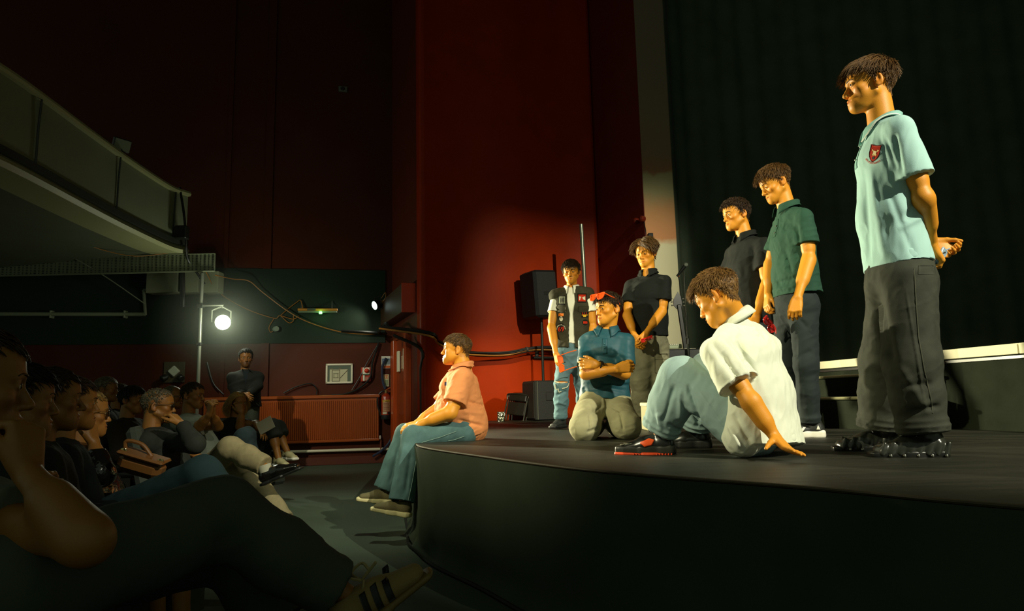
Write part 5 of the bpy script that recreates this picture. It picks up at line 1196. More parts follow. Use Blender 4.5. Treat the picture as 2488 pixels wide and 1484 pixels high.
def seat(label, Pv, f, group='dark auditorium seats in the front rows'):
    f = nrm(f * A3(1, 1, 0)); r = right_of(f); b = Pv * A3(1, 1, 0); zs = max(.22, Pv[2] - .13); t = thing('theatre_seat', label, 'seat', tuple(b - f * .05), group)
    MB().box(b + f * .10 + UPZ * (zs - .05), (.46, .48, .11), ax=[r, f, UPZ], bev=.03).build('seat_cushion', seat_cloth, t)
    up = nrm(UPZ - f * .22); MB().box(b - f * .22 + UPZ * (zs + .26), (.48, .09, .60), ax=[r, np.cross(up, r), up], bev=.03).build('backrest', seat_cloth, t)
    for q in (-1, 1):
        MB().box(b + r * q * .27 + f * .04 + UPZ * (zs + .20), (.05, .40, .035), ax=[r, f, UPZ], bev=.012).build('armrest', seat_frame, t)
        MB().box(b + r * q * .27 - f * .02 + UPZ * (zs + .18) / 2, (.03, .22, zs + .18), ax=[r, f, UPZ], bev=.006).build('seat_standard', seat_frame, t)
    return t
# nearest sitter: only the raised forearm, the shirt front and the crossed legs are in the picture
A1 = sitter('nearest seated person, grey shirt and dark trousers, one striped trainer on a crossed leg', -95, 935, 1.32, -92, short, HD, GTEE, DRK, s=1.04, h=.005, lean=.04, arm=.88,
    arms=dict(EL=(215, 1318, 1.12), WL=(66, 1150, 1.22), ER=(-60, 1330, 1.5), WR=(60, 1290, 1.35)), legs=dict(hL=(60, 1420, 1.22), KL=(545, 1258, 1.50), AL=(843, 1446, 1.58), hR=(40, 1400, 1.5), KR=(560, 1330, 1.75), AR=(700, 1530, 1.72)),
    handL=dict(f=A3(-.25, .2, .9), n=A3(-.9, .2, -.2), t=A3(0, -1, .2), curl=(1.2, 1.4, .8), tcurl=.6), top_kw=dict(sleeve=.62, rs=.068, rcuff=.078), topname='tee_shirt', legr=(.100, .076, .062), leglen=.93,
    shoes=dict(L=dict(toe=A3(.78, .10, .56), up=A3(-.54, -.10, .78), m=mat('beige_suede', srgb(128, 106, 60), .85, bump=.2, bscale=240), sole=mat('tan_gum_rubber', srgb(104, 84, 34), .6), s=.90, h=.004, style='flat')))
so, bv, Wp, X, T, U = A1['shoeL']; dk = mat('dark_stripe', srgb(26, 30, 28), .7); lace = mat('cream_lace', srgb(150, 134, 90), .8)
for i in range(3):
    for sg in (-1, 1): v, q = patch(bv, Wp(sg * .06, .030 + .030 * i, .048), T * .0075, U * .027 + T * .006, -X * sg, .0022, 4, 8); put('stripe', v, q, dk, so)
for i in range(5): MB().tube([Wp(-.026, .045 + .02 * i, .083 - .009 * i), Wp(0, .05 + .02 * i, .092 - .010 * i), Wp(.026, .045 + .02 * i, .083 - .009 * i)], .0035, 6).build('lace', lace, so, smooth=True)
MB().tube(curve_pts([Wp(0, .045, .095), Wp(-.03, .03, .118), Wp(-.045, .06, .12), Wp(-.02, .07, .098)], 14), .0034, 6).build('lace', lace, so, smooth=True); MB().tube(curve_pts([Wp(0, .045, .095), Wp(.02, .03, .125), Wp(.01, .045, .142)], 10), .0034, 6).build('lace', lace, so, smooth=True); MB().tube([Wp(0, .045, .095), Wp(.02, .10, .112)], .0034, 6).build('lace', lace, so, smooth=True)
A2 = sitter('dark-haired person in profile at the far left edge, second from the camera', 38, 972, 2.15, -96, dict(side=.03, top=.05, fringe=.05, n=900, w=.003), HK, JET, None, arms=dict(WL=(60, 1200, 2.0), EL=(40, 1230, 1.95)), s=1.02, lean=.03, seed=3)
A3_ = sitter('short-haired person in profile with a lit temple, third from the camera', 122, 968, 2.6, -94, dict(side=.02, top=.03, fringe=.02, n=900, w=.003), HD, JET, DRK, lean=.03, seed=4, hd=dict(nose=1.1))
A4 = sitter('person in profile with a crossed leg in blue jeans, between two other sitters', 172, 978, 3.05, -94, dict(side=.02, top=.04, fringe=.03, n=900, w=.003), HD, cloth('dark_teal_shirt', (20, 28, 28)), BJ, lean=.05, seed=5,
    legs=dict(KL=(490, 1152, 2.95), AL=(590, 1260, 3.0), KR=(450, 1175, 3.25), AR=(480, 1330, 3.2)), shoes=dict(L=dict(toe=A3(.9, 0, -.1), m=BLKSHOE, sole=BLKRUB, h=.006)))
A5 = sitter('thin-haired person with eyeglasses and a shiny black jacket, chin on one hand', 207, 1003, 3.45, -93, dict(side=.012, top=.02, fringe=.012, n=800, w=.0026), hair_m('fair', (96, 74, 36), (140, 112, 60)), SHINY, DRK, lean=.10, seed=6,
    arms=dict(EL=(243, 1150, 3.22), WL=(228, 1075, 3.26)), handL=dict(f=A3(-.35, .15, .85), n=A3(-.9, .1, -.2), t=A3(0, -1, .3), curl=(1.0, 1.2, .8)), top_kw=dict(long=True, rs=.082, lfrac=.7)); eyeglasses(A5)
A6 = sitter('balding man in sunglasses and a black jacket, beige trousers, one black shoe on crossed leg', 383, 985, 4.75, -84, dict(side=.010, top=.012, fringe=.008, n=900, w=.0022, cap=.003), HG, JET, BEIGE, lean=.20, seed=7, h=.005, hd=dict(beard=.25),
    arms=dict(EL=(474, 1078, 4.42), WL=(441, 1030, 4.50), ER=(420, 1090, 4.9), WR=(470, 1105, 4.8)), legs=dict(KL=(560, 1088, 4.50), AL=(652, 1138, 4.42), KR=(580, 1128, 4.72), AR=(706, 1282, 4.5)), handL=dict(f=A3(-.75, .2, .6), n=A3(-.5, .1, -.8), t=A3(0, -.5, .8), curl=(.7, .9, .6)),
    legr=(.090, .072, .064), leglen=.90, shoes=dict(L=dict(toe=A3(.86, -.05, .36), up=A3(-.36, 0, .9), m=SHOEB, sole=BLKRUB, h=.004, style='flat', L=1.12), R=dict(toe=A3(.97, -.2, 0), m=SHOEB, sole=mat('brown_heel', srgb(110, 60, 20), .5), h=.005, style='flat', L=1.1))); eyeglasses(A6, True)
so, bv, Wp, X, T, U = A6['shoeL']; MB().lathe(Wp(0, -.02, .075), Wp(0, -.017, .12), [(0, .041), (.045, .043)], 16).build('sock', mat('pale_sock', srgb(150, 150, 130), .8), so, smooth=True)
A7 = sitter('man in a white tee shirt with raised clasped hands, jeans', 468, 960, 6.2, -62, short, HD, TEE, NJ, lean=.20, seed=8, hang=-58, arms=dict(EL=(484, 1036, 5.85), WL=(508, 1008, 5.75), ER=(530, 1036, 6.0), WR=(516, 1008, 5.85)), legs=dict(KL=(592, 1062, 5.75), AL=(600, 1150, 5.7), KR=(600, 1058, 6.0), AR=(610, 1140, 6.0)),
    handL=dict(f=A3(.2, -.1, 1), n=A3(.6, .8, 0), t=A3(-.5, 0, .5), curl=(.7, .8, .5)), handR=dict(f=A3(.0, -.1, 1), n=A3(-.5, -.8, 0), t=A3(-.5, 0, .5), curl=(.7, .8, .5)), top_kw=dict(sleeve=.7, rs=.068, rcuff=.078), topname='tee_shirt')
A8 = sitter('blonde woman in a black dress resting her cheek on one hand, legs crossed', 578, 978, 7.0, -40, dict(style='long', side=.17, top=.20, fringe=.19, n=2200, w=.0028, lift=.05, grav=2.2, bulk=.004, gap=.006, mess=.1), HBL, JET, None, lean=.16, seed=9, s=.94, hang=-30, barelegs=True,
    arms=dict(EL=(583, 1038, 6.75), WL=(586, 1002, 6.72), ER=(622, 1030, 6.9), WR=(636, 1048, 6.7)), legs=dict(KL=(660, 1040, 6.7), AL=(676, 1112, 6.65), KR=(672, 1042, 6.85), AR=(697, 1096, 6.8)), handL=dict(f=A3(-.4, .2, .9), n=A3(-.5, .8, 0), t=A3(-.6, -.5, .5), curl=(.5, .7, .5)), top_kw=dict(sleeve=.45, rs=.064, rcuff=.07), topname='dress_bodice',
    shoes=dict(L=dict(toe=A3(.55, -.5, -.3), m=mat('white_trainer', srgb(170, 160, 120), .5), sole=white_r if 'white_r' in globals() else WHT, h=.006), R=dict(toe=A3(.6, -.55, -.1), m=mat('white_trainer', srgb(170, 160, 120), .5), sole=WHT, h=.006)))
S = SDF(); J8 = A8['J']
for q in 'LR': S.cone(J8['h' + q], mix(J8['h' + q], J8['K' + q], 1.02), .115, .085, .05); S.cone(J8['K' + q], mix(J8['K' + q], J8['A' + q], .35) + A8['f'] * .02, .085, .08, .03, flat=True)
v, q = S.mesh(.009, 2); v = disp(v, q, .012, 9, None, 2); put('skirt', v, q, JET, A8['root'])
tag(MB().box(P(645, 1033, 6.6), (.17, .004, .12), ax=[nrm(A3(.9, -.2, .45)), nrm(A3(.2, .9, 0)), nrm(A3(-.45, .1, .9))]).build('programme', mat('programme_paper', srgb(170, 162, 140), .6), loc=P(645, 1033, 6.6)), 'folded white programme on the lap of the blonde woman', 'paper')
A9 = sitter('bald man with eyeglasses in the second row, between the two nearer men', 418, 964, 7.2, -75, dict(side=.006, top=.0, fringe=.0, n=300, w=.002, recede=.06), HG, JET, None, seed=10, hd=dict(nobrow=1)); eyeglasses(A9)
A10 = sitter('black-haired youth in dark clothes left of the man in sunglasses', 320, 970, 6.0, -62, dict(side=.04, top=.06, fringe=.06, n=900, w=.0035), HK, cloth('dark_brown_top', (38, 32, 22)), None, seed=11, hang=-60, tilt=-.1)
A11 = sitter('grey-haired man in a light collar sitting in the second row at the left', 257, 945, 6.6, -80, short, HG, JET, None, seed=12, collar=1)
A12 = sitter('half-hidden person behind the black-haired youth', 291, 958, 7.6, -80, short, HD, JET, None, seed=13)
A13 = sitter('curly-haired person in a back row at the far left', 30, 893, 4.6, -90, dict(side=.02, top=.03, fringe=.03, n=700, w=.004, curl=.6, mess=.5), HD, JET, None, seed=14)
for a_, lb in ((A2, 'seat of the dark-haired person at the far left edge'), (A3_, 'seat of the person with the lit temple'), (A4, 'seat of the person in blue jeans'), (A5, 'seat of the person in the shiny jacket'), (A6, 'seat of the man in sunglasses'), (A7, 'seat of the man in the white tee shirt'), (A8, 'seat of the blonde woman'), (A9, 'seat of the bald man'), (A10, 'seat of the black-haired youth'), (A11, 'seat of the grey-haired man'), (A12, 'seat of the half-hidden person'), (A1, 'seat of the nearest person'), (A13, 'seat of the curly-haired person')):
    seat('dark plush theatre ' + lb, a_['Pv'], a_['f'])
for (x, y, Y, lb) in ((275, 1050, 5.2, 'empty dark plush theatre seat between the shiny jacket and the man in sunglasses'), (545, 1010, 7.0, 'empty dark plush theatre seat between the man in the tee and the blonde woman')):
    p = P(x, y, Y); seat(lb, A3(p[0], p[1], .36), FA(x, -80))
# tan handbag on a lap
p = P(345, 1130, 3.2); bg = thing('handbag', 'tan leather handbag with metal fittings on a lap in the front row', 'bag', tuple(p)); tan = mat('tan_leather', srgb(116, 76, 36), .42, spec=.5); ax_ = [nrm(A3(.85, .1, -.28)), nrm(A3(-.1, 1, .1)), None]; ax_[2] = np.cross(ax_[0], ax_[1])
MB().box(p, (.20, .11, .09), ax=ax_, bev=.03).build('bag_body', tan, bg); MB().box(p + ax_[2] * .045 - ax_[1] * .01, (.21, .12, .018), ax=ax_, bev=.008).build('flap', tan, bg); MB().tube(curve_pts([p - ax_[0] * .09 + ax_[2] * .04, p - ax_[0] * .10 + ax_[2] * .085, p - ax_[0] * .03 + ax_[2] * .09, p + ax_[0] * .03 + ax_[2] * .05], 20), .009, 8).build('bag_handle', tan, bg, smooth=True)
for q in (-1, 1): MB().lathe(p + ax_[0] * q * .085 + ax_[2] * .045 - ax_[1] * .03, p + ax_[0] * q * .085 + ax_[2] * .045 - ax_[1] * .08, [(0, .016), (.01, .018), (.014, .01)], 12).build('ring', chrome_ if 'chrome_' in globals() else mat('bag_metal', srgb(200, 180, 130), .15, metal=1), bg, smooth=True)
# man standing by the wall
Y = 8.9; f = FA(597, -6); r = right_of(f); c = P(596, 908, Y)
J = dict(H=P(597, 870, Y), N=P(597, 898, Y), SR=c + r * .16, SL=c - r * .16, ER=P(566, 938, Y - .02), WR=P(592, 958, Y - .18), EL=P(628, 938, Y - .02), WL=P(604, 957, Y - .18), C=P(597, 925, Y), B=P(597, 945, Y), P=P(597, 965, Y))
J['P'][2] = max(J['P'][2], .92)
for q, sg in (('L', -1), ('R', 1)): J['h' + q] = J['P'] + r * sg * .09 - Z * .05; J['K' + q] = A3(J['h' + q][0], J['h' + q][1], .48); J['A' + q] = A3(J['h' + q][0], J['h' + q][1], .088)
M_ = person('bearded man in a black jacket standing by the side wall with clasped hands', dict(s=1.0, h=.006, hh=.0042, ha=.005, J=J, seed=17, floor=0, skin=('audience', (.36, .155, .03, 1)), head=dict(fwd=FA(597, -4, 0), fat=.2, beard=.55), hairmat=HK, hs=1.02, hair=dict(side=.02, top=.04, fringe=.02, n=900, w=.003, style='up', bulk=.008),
    handR=dict(f=A3(.7, -.3, -.5), n=A3(0, .9, 0), t=A3(0, 0, 1)), handL=dict(f=A3(-.7, -.3, -.5), n=A3(0, .9, 0), t=A3(0, 0, 1)), top=dict(m=JET, name='jacket', long=True, rs=.082, lfrac=.97, path=path((c - Z * .07, .15, .085), (P(597, 925, Y), .20, .12), (P(597, 945, Y), .18, .115), (P(597, 990, Y), .20, .13)), h=.008, wr=.01), bottom=dict(m=DRK, name='trousers', h=.009, waist=J['P'] + Z * .04),
    shoeL=dict(toe=f, m=SHOEB, sole=BLKRUB, h=.007), shoeR=dict(toe=f, m=SHOEB, sole=BLKRUB, h=.007)))
b = M_['bvh']['top']; v, q = patch(b, P(597, 915, Y - .1), CR * .045, CU * .10, nrm(ray(597, 915)), .003, 8, 8, lambda a, b_: (a * (1.1 + b_) / 2, b_)); put('shirt_front', v, q, cloth('dark_blue_shirt', (28, 36, 40)), M_['root'])
# ---------------------------------------------------------------- fittings on the walls
white_plastic = mat('white_plastic', srgb(220, 216, 196), .5); steel = mat('galvanised_steel', srgb(150, 152, 138), .38, metal=.7); blackm = mat('black_metal', srgb(26, 28, 25), .4, spec=.5)
chrome = mat('chrome', srgb(190, 188, 176), .15, metal=1.0); ocab = mat('orange_cable', srgb(150, 96, 30), .5); bcab = mat('black_cable', srgb(20, 22, 20), .4); blcab = mat('blue_cable', srgb(34, 44, 66), .5)
def cable(pts, r, m, label, name='cable', n=40):
    b = MB(); b.tube(curve_pts(pts, n), r, 6); o = b.build(name, m, loc=np.asarray(pts[0]), smooth=True); return tag(o, label, 'cable')
# radiator: a convector with upright ribs
rm = mat('brown_radiator_enamel', srgb(150, 70, 22), .24, spec=.8)
a, b = lw(497, 1000, .07), lw(921, 1000, .07); zt, zb = lw(800, 966)[2], lw(800, 1074)[2]; w = np.linalg.norm((b - a)[:2]); c = (a + b) / 2
rad = thing('radiator', 'long brown ribbed radiator on the side wall, below the framed picture', 'radiator', tuple(c * A3(1, 1, 0) + UPZ * zb))
cc = c * A3(1, 1, 0) + UPZ * (zt + zb) / 2
MB().box(cc, (w, .05, zt - zb), ax=[LWa, LWn, UPZ], bev=.008).build('radiator_panel', rm, rad)
MB().box(cc + UPZ * ((zt - zb) / 2 + .012), (w + .02, .11, .05), ax=[LWa, LWn, UPZ], bev=.01).build('top_grille', rm, rad)
MB().box(cc - UPZ * ((zt - zb) / 2 - .02), (w + .01, .075, .04), ax=[LWa, LWn, UPZ], bev=.01).build('bottom_rail', rm, rad)
nr_ = 86; rib = None
for i in range(nr_):
    p = cc + LWa * (w * ((i + .5) / nr_ - .5)) + LWn * .028
    if rib is None:
        mb = MB(); hh = (zt - zb) / 2 - .045; rb_w = w / nr_ * .55
        mb.box((0, 0, 0), (rb_w, .022, hh * 2), ax=[LWa, LWn, UPZ], bev=.006); rib = mb.build('rib', rm, loc=(0, 0, 0)); o = rib
    else: o = rib.copy(); COL.objects.link(o)
    o.parent = rad; o.location = p - np.array(rad.location)
for x in (560, 700, 860): 
    p = lw(x, 1000); MB().box(p * A3(1, 1, 0) + LWn * .04 + UPZ * (zb + .1), (.04, .10, .05), ax=[LWa, LWn, UPZ]).build('wall_bracket', rm, rad)
MB().tube([lw(922, 1068, .06), lw(925, 1068, .06), lw(925, 1095, .06), lw(925, 1099, .03), lw(925, 1099, .0)], .014, 8).build('feed_pipe', mat('copper_painted', srgb(96, 44, 20), .4), rad, smooth=True)
MB().lathe(lw(922.5, 1066, .06), lw(922.5, 1056, .06), [(0, .018), (.02, .022), (.045, .022), (.055, .012)], 12).build('valve', white_plastic, rad, smooth=True)
# white pipe along the foot of the wall
pz_ = lw(820, 1096)[2]
tag(MB().tube([lw(640, 1097, .05), lw(705, 1097, .05), lw(930, 1090, .05), lw(951, 1090, .05), lw(951, 1090, .0)], .022, 10).build('heating_pipe', mat('white_pipe_paint', srgb(206, 200, 172), .4), loc=lw(820, 1097), smooth=True), 'thin white heating pipe running along the foot of the side wall', 'pipe')
# framed picture
a, b = lw(792, 884, .015), lw(857, 931, .015); w = np.linalg.norm((b - a)[:2]); h = a[2] - b[2]; c = (a + b) / 2
pic = thing('picture', 'small framed line drawing hanging on the side wall above the radiator', 'picture', tuple(c))
MB().box(c, (w - .03, .012, h - .03), ax=[LWa, LWn, UPZ]).build('mount_board', mat('grey_mount', srgb(92, 104, 90), .25, spec=.6), pic)
for sx, sz, ww, hh in ((0, 1, w, .028), (0, -1, w, .028), (1, 0, .028, h), (-1, 0, .028, h)):
    MB().box(c + LWa * sx * (w / 2 - .014) + UPZ * sz * (h / 2 - .014) + LWn * .006, (ww, .034, hh), ax=[LWa, LWn, UPZ], bev=.004).build('frame', mat('white_picture_frame', srgb(214, 210, 186), .4), pic)
pc = c + LWa * -.01 - UPZ * .03 + LWn * .009; paper = MB().box(pc, (w * .66, .004, h * .62), ax=[LWa, LWn, UPZ]).build('paper', mat('drawing_paper', srgb(182, 178, 146), .6), pic)
ink = mat('pencil_grey', srgb(104, 100, 78), .8)
for x, z, ww, hh in ((-.055, .0, .010, .17), (.055, .0, .010, .17), (0, .085, .12, .010), (0, -.085, .12, .010), (0, .03, .08, .008), (0, -.03, .08, .008), (-.03, 0, .008, .07), (.03, 0, .008, .07), (-.06, .105, .04, .02), (.06, .105, .04, .02)):
    MB().box(pc + LWa * (x - .04) + UPZ * z + LWn * .003, (ww, .002, hh), ax=[LWa, LWn, UPZ]).build('drawn_line', ink, paper)
MB().tube([pc + LWa * .01 - UPZ * .05 + LWn * .004, pc + LWa * .13 + UPZ * .08 + LWn * .004], .004, 5).build('drawn_line', ink, paper)
# fire alarm sounder with beacon
def wbox(x0, y0, x1, y1, th, off, name, m, parent, bev=.004):
    a, b = lw(x0, y0), lw(x1, y1); c = (a + b) / 2; return MB().box(c + LWn * (off + th / 2), (np.linalg.norm((b - a)[:2]), th, abs(a[2] - b[2])), ax=[LWa, LWn, UPZ], bev=bev).build(name, m, parent)
al = thing('fire_alarm', 'red and white fire alarm sounder with a round red beacon on the side wall', 'alarm', tuple(lw(889, 910)))
ared = mat('alarm_red', srgb(168, 48, 24), .35)
wbox(877, 893, 901, 926.5, .05, 0, 'backplate', ared, al); wbox(881, 893.5, 898, 909, .02, .05, 'beacon_plate', white_plastic, al); wbox(882, 908.5, 897, 911.5, .012, .05, 'strip', mat('green_strip', srgb(30, 90, 66), .5), al)
wbox(882, 912, 886.5, 925.5, .014, .05, 'strip', white_plastic, al); wbox(887, 916, 896, 925, .012, .05, 'instruction_plate', mat('printed_plate', srgb(170, 110, 90), .5), al)
MB().lathe(lw(891, 901, .068), lw(891, 901, .14), [(0, .036), (.02, .036), (.035, .028), (.045, .010)], 18).build('beacon', mat('beacon_red', srgb(190, 44, 16), .15, spec=.8), al, smooth=True)
# two safety signs
def sign(x0, y0, x1, y1, label, base): 
    s_ = thing('safety_sign', label, 'sign', tuple(lw((x0 + x1) / 2, (y0 + y1) / 2))); wbox(x0, y0, x1, y1, .008, .001, 'sign_plate', base, s_, .001); return s_
cream_s = mat('cream_sign', srgb(216, 206, 160), .4); blue_s = mat('blue_sign', srgb(60, 96, 130), .4); org_s = mat('orange_sign', srgb(214, 96, 30), .4); pgreen = mat('faded_green_sign', srgb(136, 150, 112), .4)
s_ = sign(926.5, 865.5, 948, 894.5, 'upper safety sign by the door, white and blue with an orange foot', mat('white_sign', srgb(214, 212, 196), .4))
wbox(928.5, 871, 946.5, 885, .004, .009, 'sign_panel', blue_s, s_, 0); wbox(931, 874, 945, 884.5, .004, .012, 'sign_panel', mat('pale_sign_panel', srgb(168, 178, 172), .4), s_, 0); wbox(930.5, 888.5, 947.5, 893.5, .004, .009, 'sign_panel', org_s, s_, 0)
for k in range(4): wbox(932, 876 + 2.2 * k, 944, 876.8 + 2.2 * k, .002, .016, 'print_line', mat('sign_ink', srgb(80, 96, 110), .6), s_, 0)
s_ = sign(932.5, 909.5, 945, 938.5, 'narrow cream and orange extinguisher sign directly above the fire extinguisher', cream_s)
wbox(934.5, 911.5, 943, 919.5, .004, .009, 'sign_panel', org_s, s_, 0); wbox(935.8, 912.5, 937.5, 918.6, .003, .012, 'pictogram', cream_s, s_, 0); wbox(938.8, 913, 939.8, 918.6, .003, .012, 'pictogram', cream_s, s_, 0); wbox(940.8, 912.6, 942.2, 918.6, .003, .012, 'pictogram', cream_s, s_, 0); wbox(934.5, 922.5, 943, 936.5, .004, .009, 'sign_panel', pgreen, s_, 0)
# foam extinguisher
fc = lw(937.5, 980, .11); zt, zb = lw(937.5, 955)[2], lw(937.5, 1018)[2]; kpx = 6.2e-3
ex = thing('fire_extinguisher', 'red foam fire extinguisher with a cream label hung beside the door', 'extinguisher', tuple(fc * A3(1, 1, 0) + UPZ * zb))
b0 = fc * A3(1, 1, 0) + UPZ * zb; H_ = zt - zb
MB().lathe(b0 + UPZ * H_ * .12, b0 + UPZ * zt, [(0, .072), (H_ * .72, .072), (H_ * .80, .060), (H_ * .86, .032), (H_ * .88, .020)], 24).build('cylinder', mat('extinguisher_red', srgb(142, 44, 20), .25, spec=.6), ex, smooth=True)
MB().lathe(b0, b0 + UPZ, [(0, .074), (.006, .078), (H_ * .16, .078), (H_ * .17, .072)], 24).build('base_skirt', mat('black_base', srgb(20, 22, 20), .5), ex, smooth=True)
hp = b0 + UPZ * H_
MB().lathe(hp - UPZ * .01, hp + UPZ, [(0, .022), (.05, .024), (.06, .014)], 12).build('valve', mat('brass_valve', srgb(170, 140, 90), .3, metal=.8), ex, smooth=True)
MB().box(hp + LWa * .055 + UPZ * .075, (.13, .03, .018), ax=[nrm(LWa + UPZ * .5), LWn, nrm(UPZ - LWa * .5)], bev=.005).build('lever', mat('red_lever', srgb(150, 62, 24), .4), ex)
MB().box(hp + LWa * .06 + UPZ * .028, (.12, .03, .015), ax=[nrm(LWa - UPZ * .12), LWn, nrm(UPZ + LWa * .12)], bev=.005).build('carry_handle', mat('red_lever', srgb(150, 62, 24), .4), ex)
MB().tube(curve_pts([hp + UPZ * .03, hp - LWa * .07 + UPZ * .02, hp - LWa * .125 - UPZ * .06, hp - LWa * .12 - UPZ * .2, hp - LWa * .085 - UPZ * .30, b0 - LWa * .082 + UPZ * .06], 24), .013, 8).build('hose', bcab, ex, smooth=True)
def cyl_patch(r, a0, a1, za, zb, name, m, n=10):
    V = []; 
    for j in (0, 1):
        for i in range(n + 1):
            g = a0 + (a1 - a0) * i / n; V.append(b0 + (LWa * math.sin(g) + LWn * math.cos(g)) * r + UPZ * (zb if j else za))
    return put(name, np.array(V), np.array([(i, i + 1, n + 2 + i, n + 1 + i) for i in range(n)]), m, ex)
lab = mat('extinguisher_label', srgb(170, 128, 92), .45); cyl_patch(.0735, -.75, .9, H_ * .30, H_ * .74, 'label', lab); cyl_patch(.0742, -.75, .9, H_ * .66, H_ * .74, 'label', mat('label_yellow', srgb(214, 170, 50), .45)); cyl_patch(.0742, -.75, .2, H_ * .20, H_ * .28, 'label', mat('label_cream', srgb(190, 184, 158), .45))
for z in (.60, .55, .50, .44, .38): cyl_patch(.0746, -.55, .7, H_ * z, H_ * (z + .018), 'print_line', mat('label_ink', srgb(110, 60, 40), .6))
me = text_on(None, 'Foam', A3(0, 0, 0), A3(1, 0, 0), A3(0, 1, 0), A3(0, 0, 1), .044, 0, None, .0006)
for v in me.vertices:
    g = v.co.x / .074 + .07; p = b0 + (LWa * math.sin(g) + LWn * math.cos(g)) * .0752 + UPZ * (H_ * .70 + v.co.y); v.co = Vector(p)
put_me('lettering', me, mat('label_black', srgb(24, 20, 14), .6), ex)
MB().lathe(b0 + LWa * .04 + LWn * .066 + UPZ * H_ * .24, b0 + LWa * .06 + LWn * .1 + UPZ * H_ * .24, [(0, .02), (.006, .02)], 14).build('gauge', mat('label_black', srgb(24, 20, 14), .6), ex)
# canopy box over the door, with its lamp
cbox = thing('canopy_box', 'brown boxed canopy over the door with an orange-red end', 'box', tuple(dw(990, 730)))
zt_, zb_ = dw(1003, 690, .0)[2] - .02, dw(1003, 762, .0)[2]
a, b = dw(946, 740), dw(1009, 740); ln = np.linalg.norm((b - a)[:2])
MB().box((a + b) / 2 * A3(1, 1, 0) + Dn * .09 + UPZ * (zt_ + zb_) / 2, (ln, .18, zt_ - zb_), ax=[Da, Dn, UPZ], bev=.004).build('canopy_body', mat('dark_brown_board', srgb(64, 38, 18), .5), cbox)
MB().box(b * A3(1, 1, 0) + Dn * .09 + Da * .008 + UPZ * (zt_ + zb_) / 2, (.016, .19, zt_ - zb_ + .01), ax=[Da, Dn, UPZ], bev=.003).build('end_panel', mat('orange_red_board', srgb(214, 62, 14), .5), cbox)
fl = thing('floodlight', 'small white floodlight clamped to the canopy over the door', 'light', tuple(dw(955, 742, .2)))
lp = dw(958, 743, .30); fd = nrm(A3(-.62, -.60, -.30)); fx = nrm(np.cross(fd, UPZ)); fu = np.cross(fx, fd)
MB().lathe(lp - fd * .12, lp, [(0, .035), (.03, .065), (.12, .075), (.125, .070)], 20).build('housing', blackm, fl, smooth=True)
MB().lathe(lp + fd * .004, lp + fd, [(0, .066), (.006, .060), (.012, .03)], 20).build('lens', mat('lit_lens', srgb(235, 255, 250), .2, emit=(.75, 1, .92, 1), estr=5), fl, smooth=True)
MB().tube([lp - fd * .06 + fx * .09, lp - fd * .06 + fx * .09 + UPZ * .12, lp - fd * .06 - fx * .09 + UPZ * .12, lp - fd * .06 - fx * .09], .010, 6).build('yoke', blackm, fl)
MB().box(lp - fd * .16 - UPZ * .0, (.09, .11, .09), ax=[fd, fx, fu], bev=.015).build('yellow_shade', mat('amber_gel', srgb(214, 150, 30), .4), fl)
cable([dw(948, 720, .24), dw(940, 770, .22), dw(932, 795, .2), dw(938, 806, .15), dw(944, 795, .2), dw(945, 760, .24), dw(947, 728, .24)], .0055, ocab, 'orange cable looped below the floodlight over the door')
cable([dw(962, 725, .22), dw(972, 712, .22), dw(974, 720, .22), dw(968, 732, .22)], .0055, ocab, 'orange cable arched over the top of the floodlight')
l = bpy.data.lights.new('floodlight_beam', 'SPOT'); l.energy = 12; l.color = (1, .98, .76); l.spot_size = math.radians(120); l.spot_blend = .8; l.shadow_soft_size = .05; o = bpy.data.objects.new('floodlight_beam', l); COL.objects.link(o); o.location = lp + fd * .05; o.rotation_euler = Vector(nrm(A3(-.8, -.1, -.62))).to_track_quat('-Z', 'Y').to_euler()
# perforated cable tray, duct and balcony underside
BY = 9.25
bp = lambda px, py, y=BY: P(px, py, y)
tray = thing('cable_tray', 'long perforated metal cable tray under the balcony', 'cable tray', tuple(bp(260, 637)))
a, b = bp(-120, 637), bp(523, 637); zt, zb = bp(500, 617)[2], bp(500, 659)[2]; ln = b[0] - a[0]; cz = (zt + zb) / 2
trm = mat('grey_tray_metal', srgb(132, 138, 112), .5, metal=.2)
MB().box(((a[0] + b[0]) / 2, BY, cz), (ln, .012, zt - zb)).build('tray_plate', trm, tray)
hb = MB(); k = BY / FPX
for i in range(60):
    for j in range(10):
        if i % 2 == 0 or j % 1 == 0: hb.box((b[0] - .03 - i * 10 * k, BY - .008, zb + .025 + j * (zt - zb - .04) / 9.), ((4.5 if i % 2 == 0 else 2.4) * k, .006, 1.5 * k))
o = hb.build('perforation', mat('dark_hole', srgb(22, 26, 20), .9), tray); o['kind'] = 'stuff'
for z in (zt, zb): MB().box(((a[0] + b[0]) / 2, BY - .01, z), (ln, .04, .012)).build('tray_lip', trm, tray)
duct = thing('ventilation_duct', 'grey boxed duct hanging below the cable tray by the pole', 'duct', tuple(bp(450, 690)))
a, b = bp(365, 662, 9.75), bp(537, 712, 9.75)
for x0, x1 in ((365, 438), (446, 488), (500, 536)):
    p, q_ = bp(x0, 662, 9.75), bp(x1, 712, 9.75); MB().box(((p[0] + q_[0]) / 2, 9.75, (p[2] + q_[2]) / 2), (q_[0] - p[0], .2, p[2] - q_[2]), bev=.006).build('duct_section', mat('grey_duct_paint', srgb(140, 144, 116), .55, noise=.05, nscale=5), duct)
MB().box(((a[0] + b[0]) / 2, 9.82, (a[2] + b[2]) / 2), (b[0] - a[0] - .02, .14, a[2] - b[2] - .03)).build('duct_joint', blackm, duct)
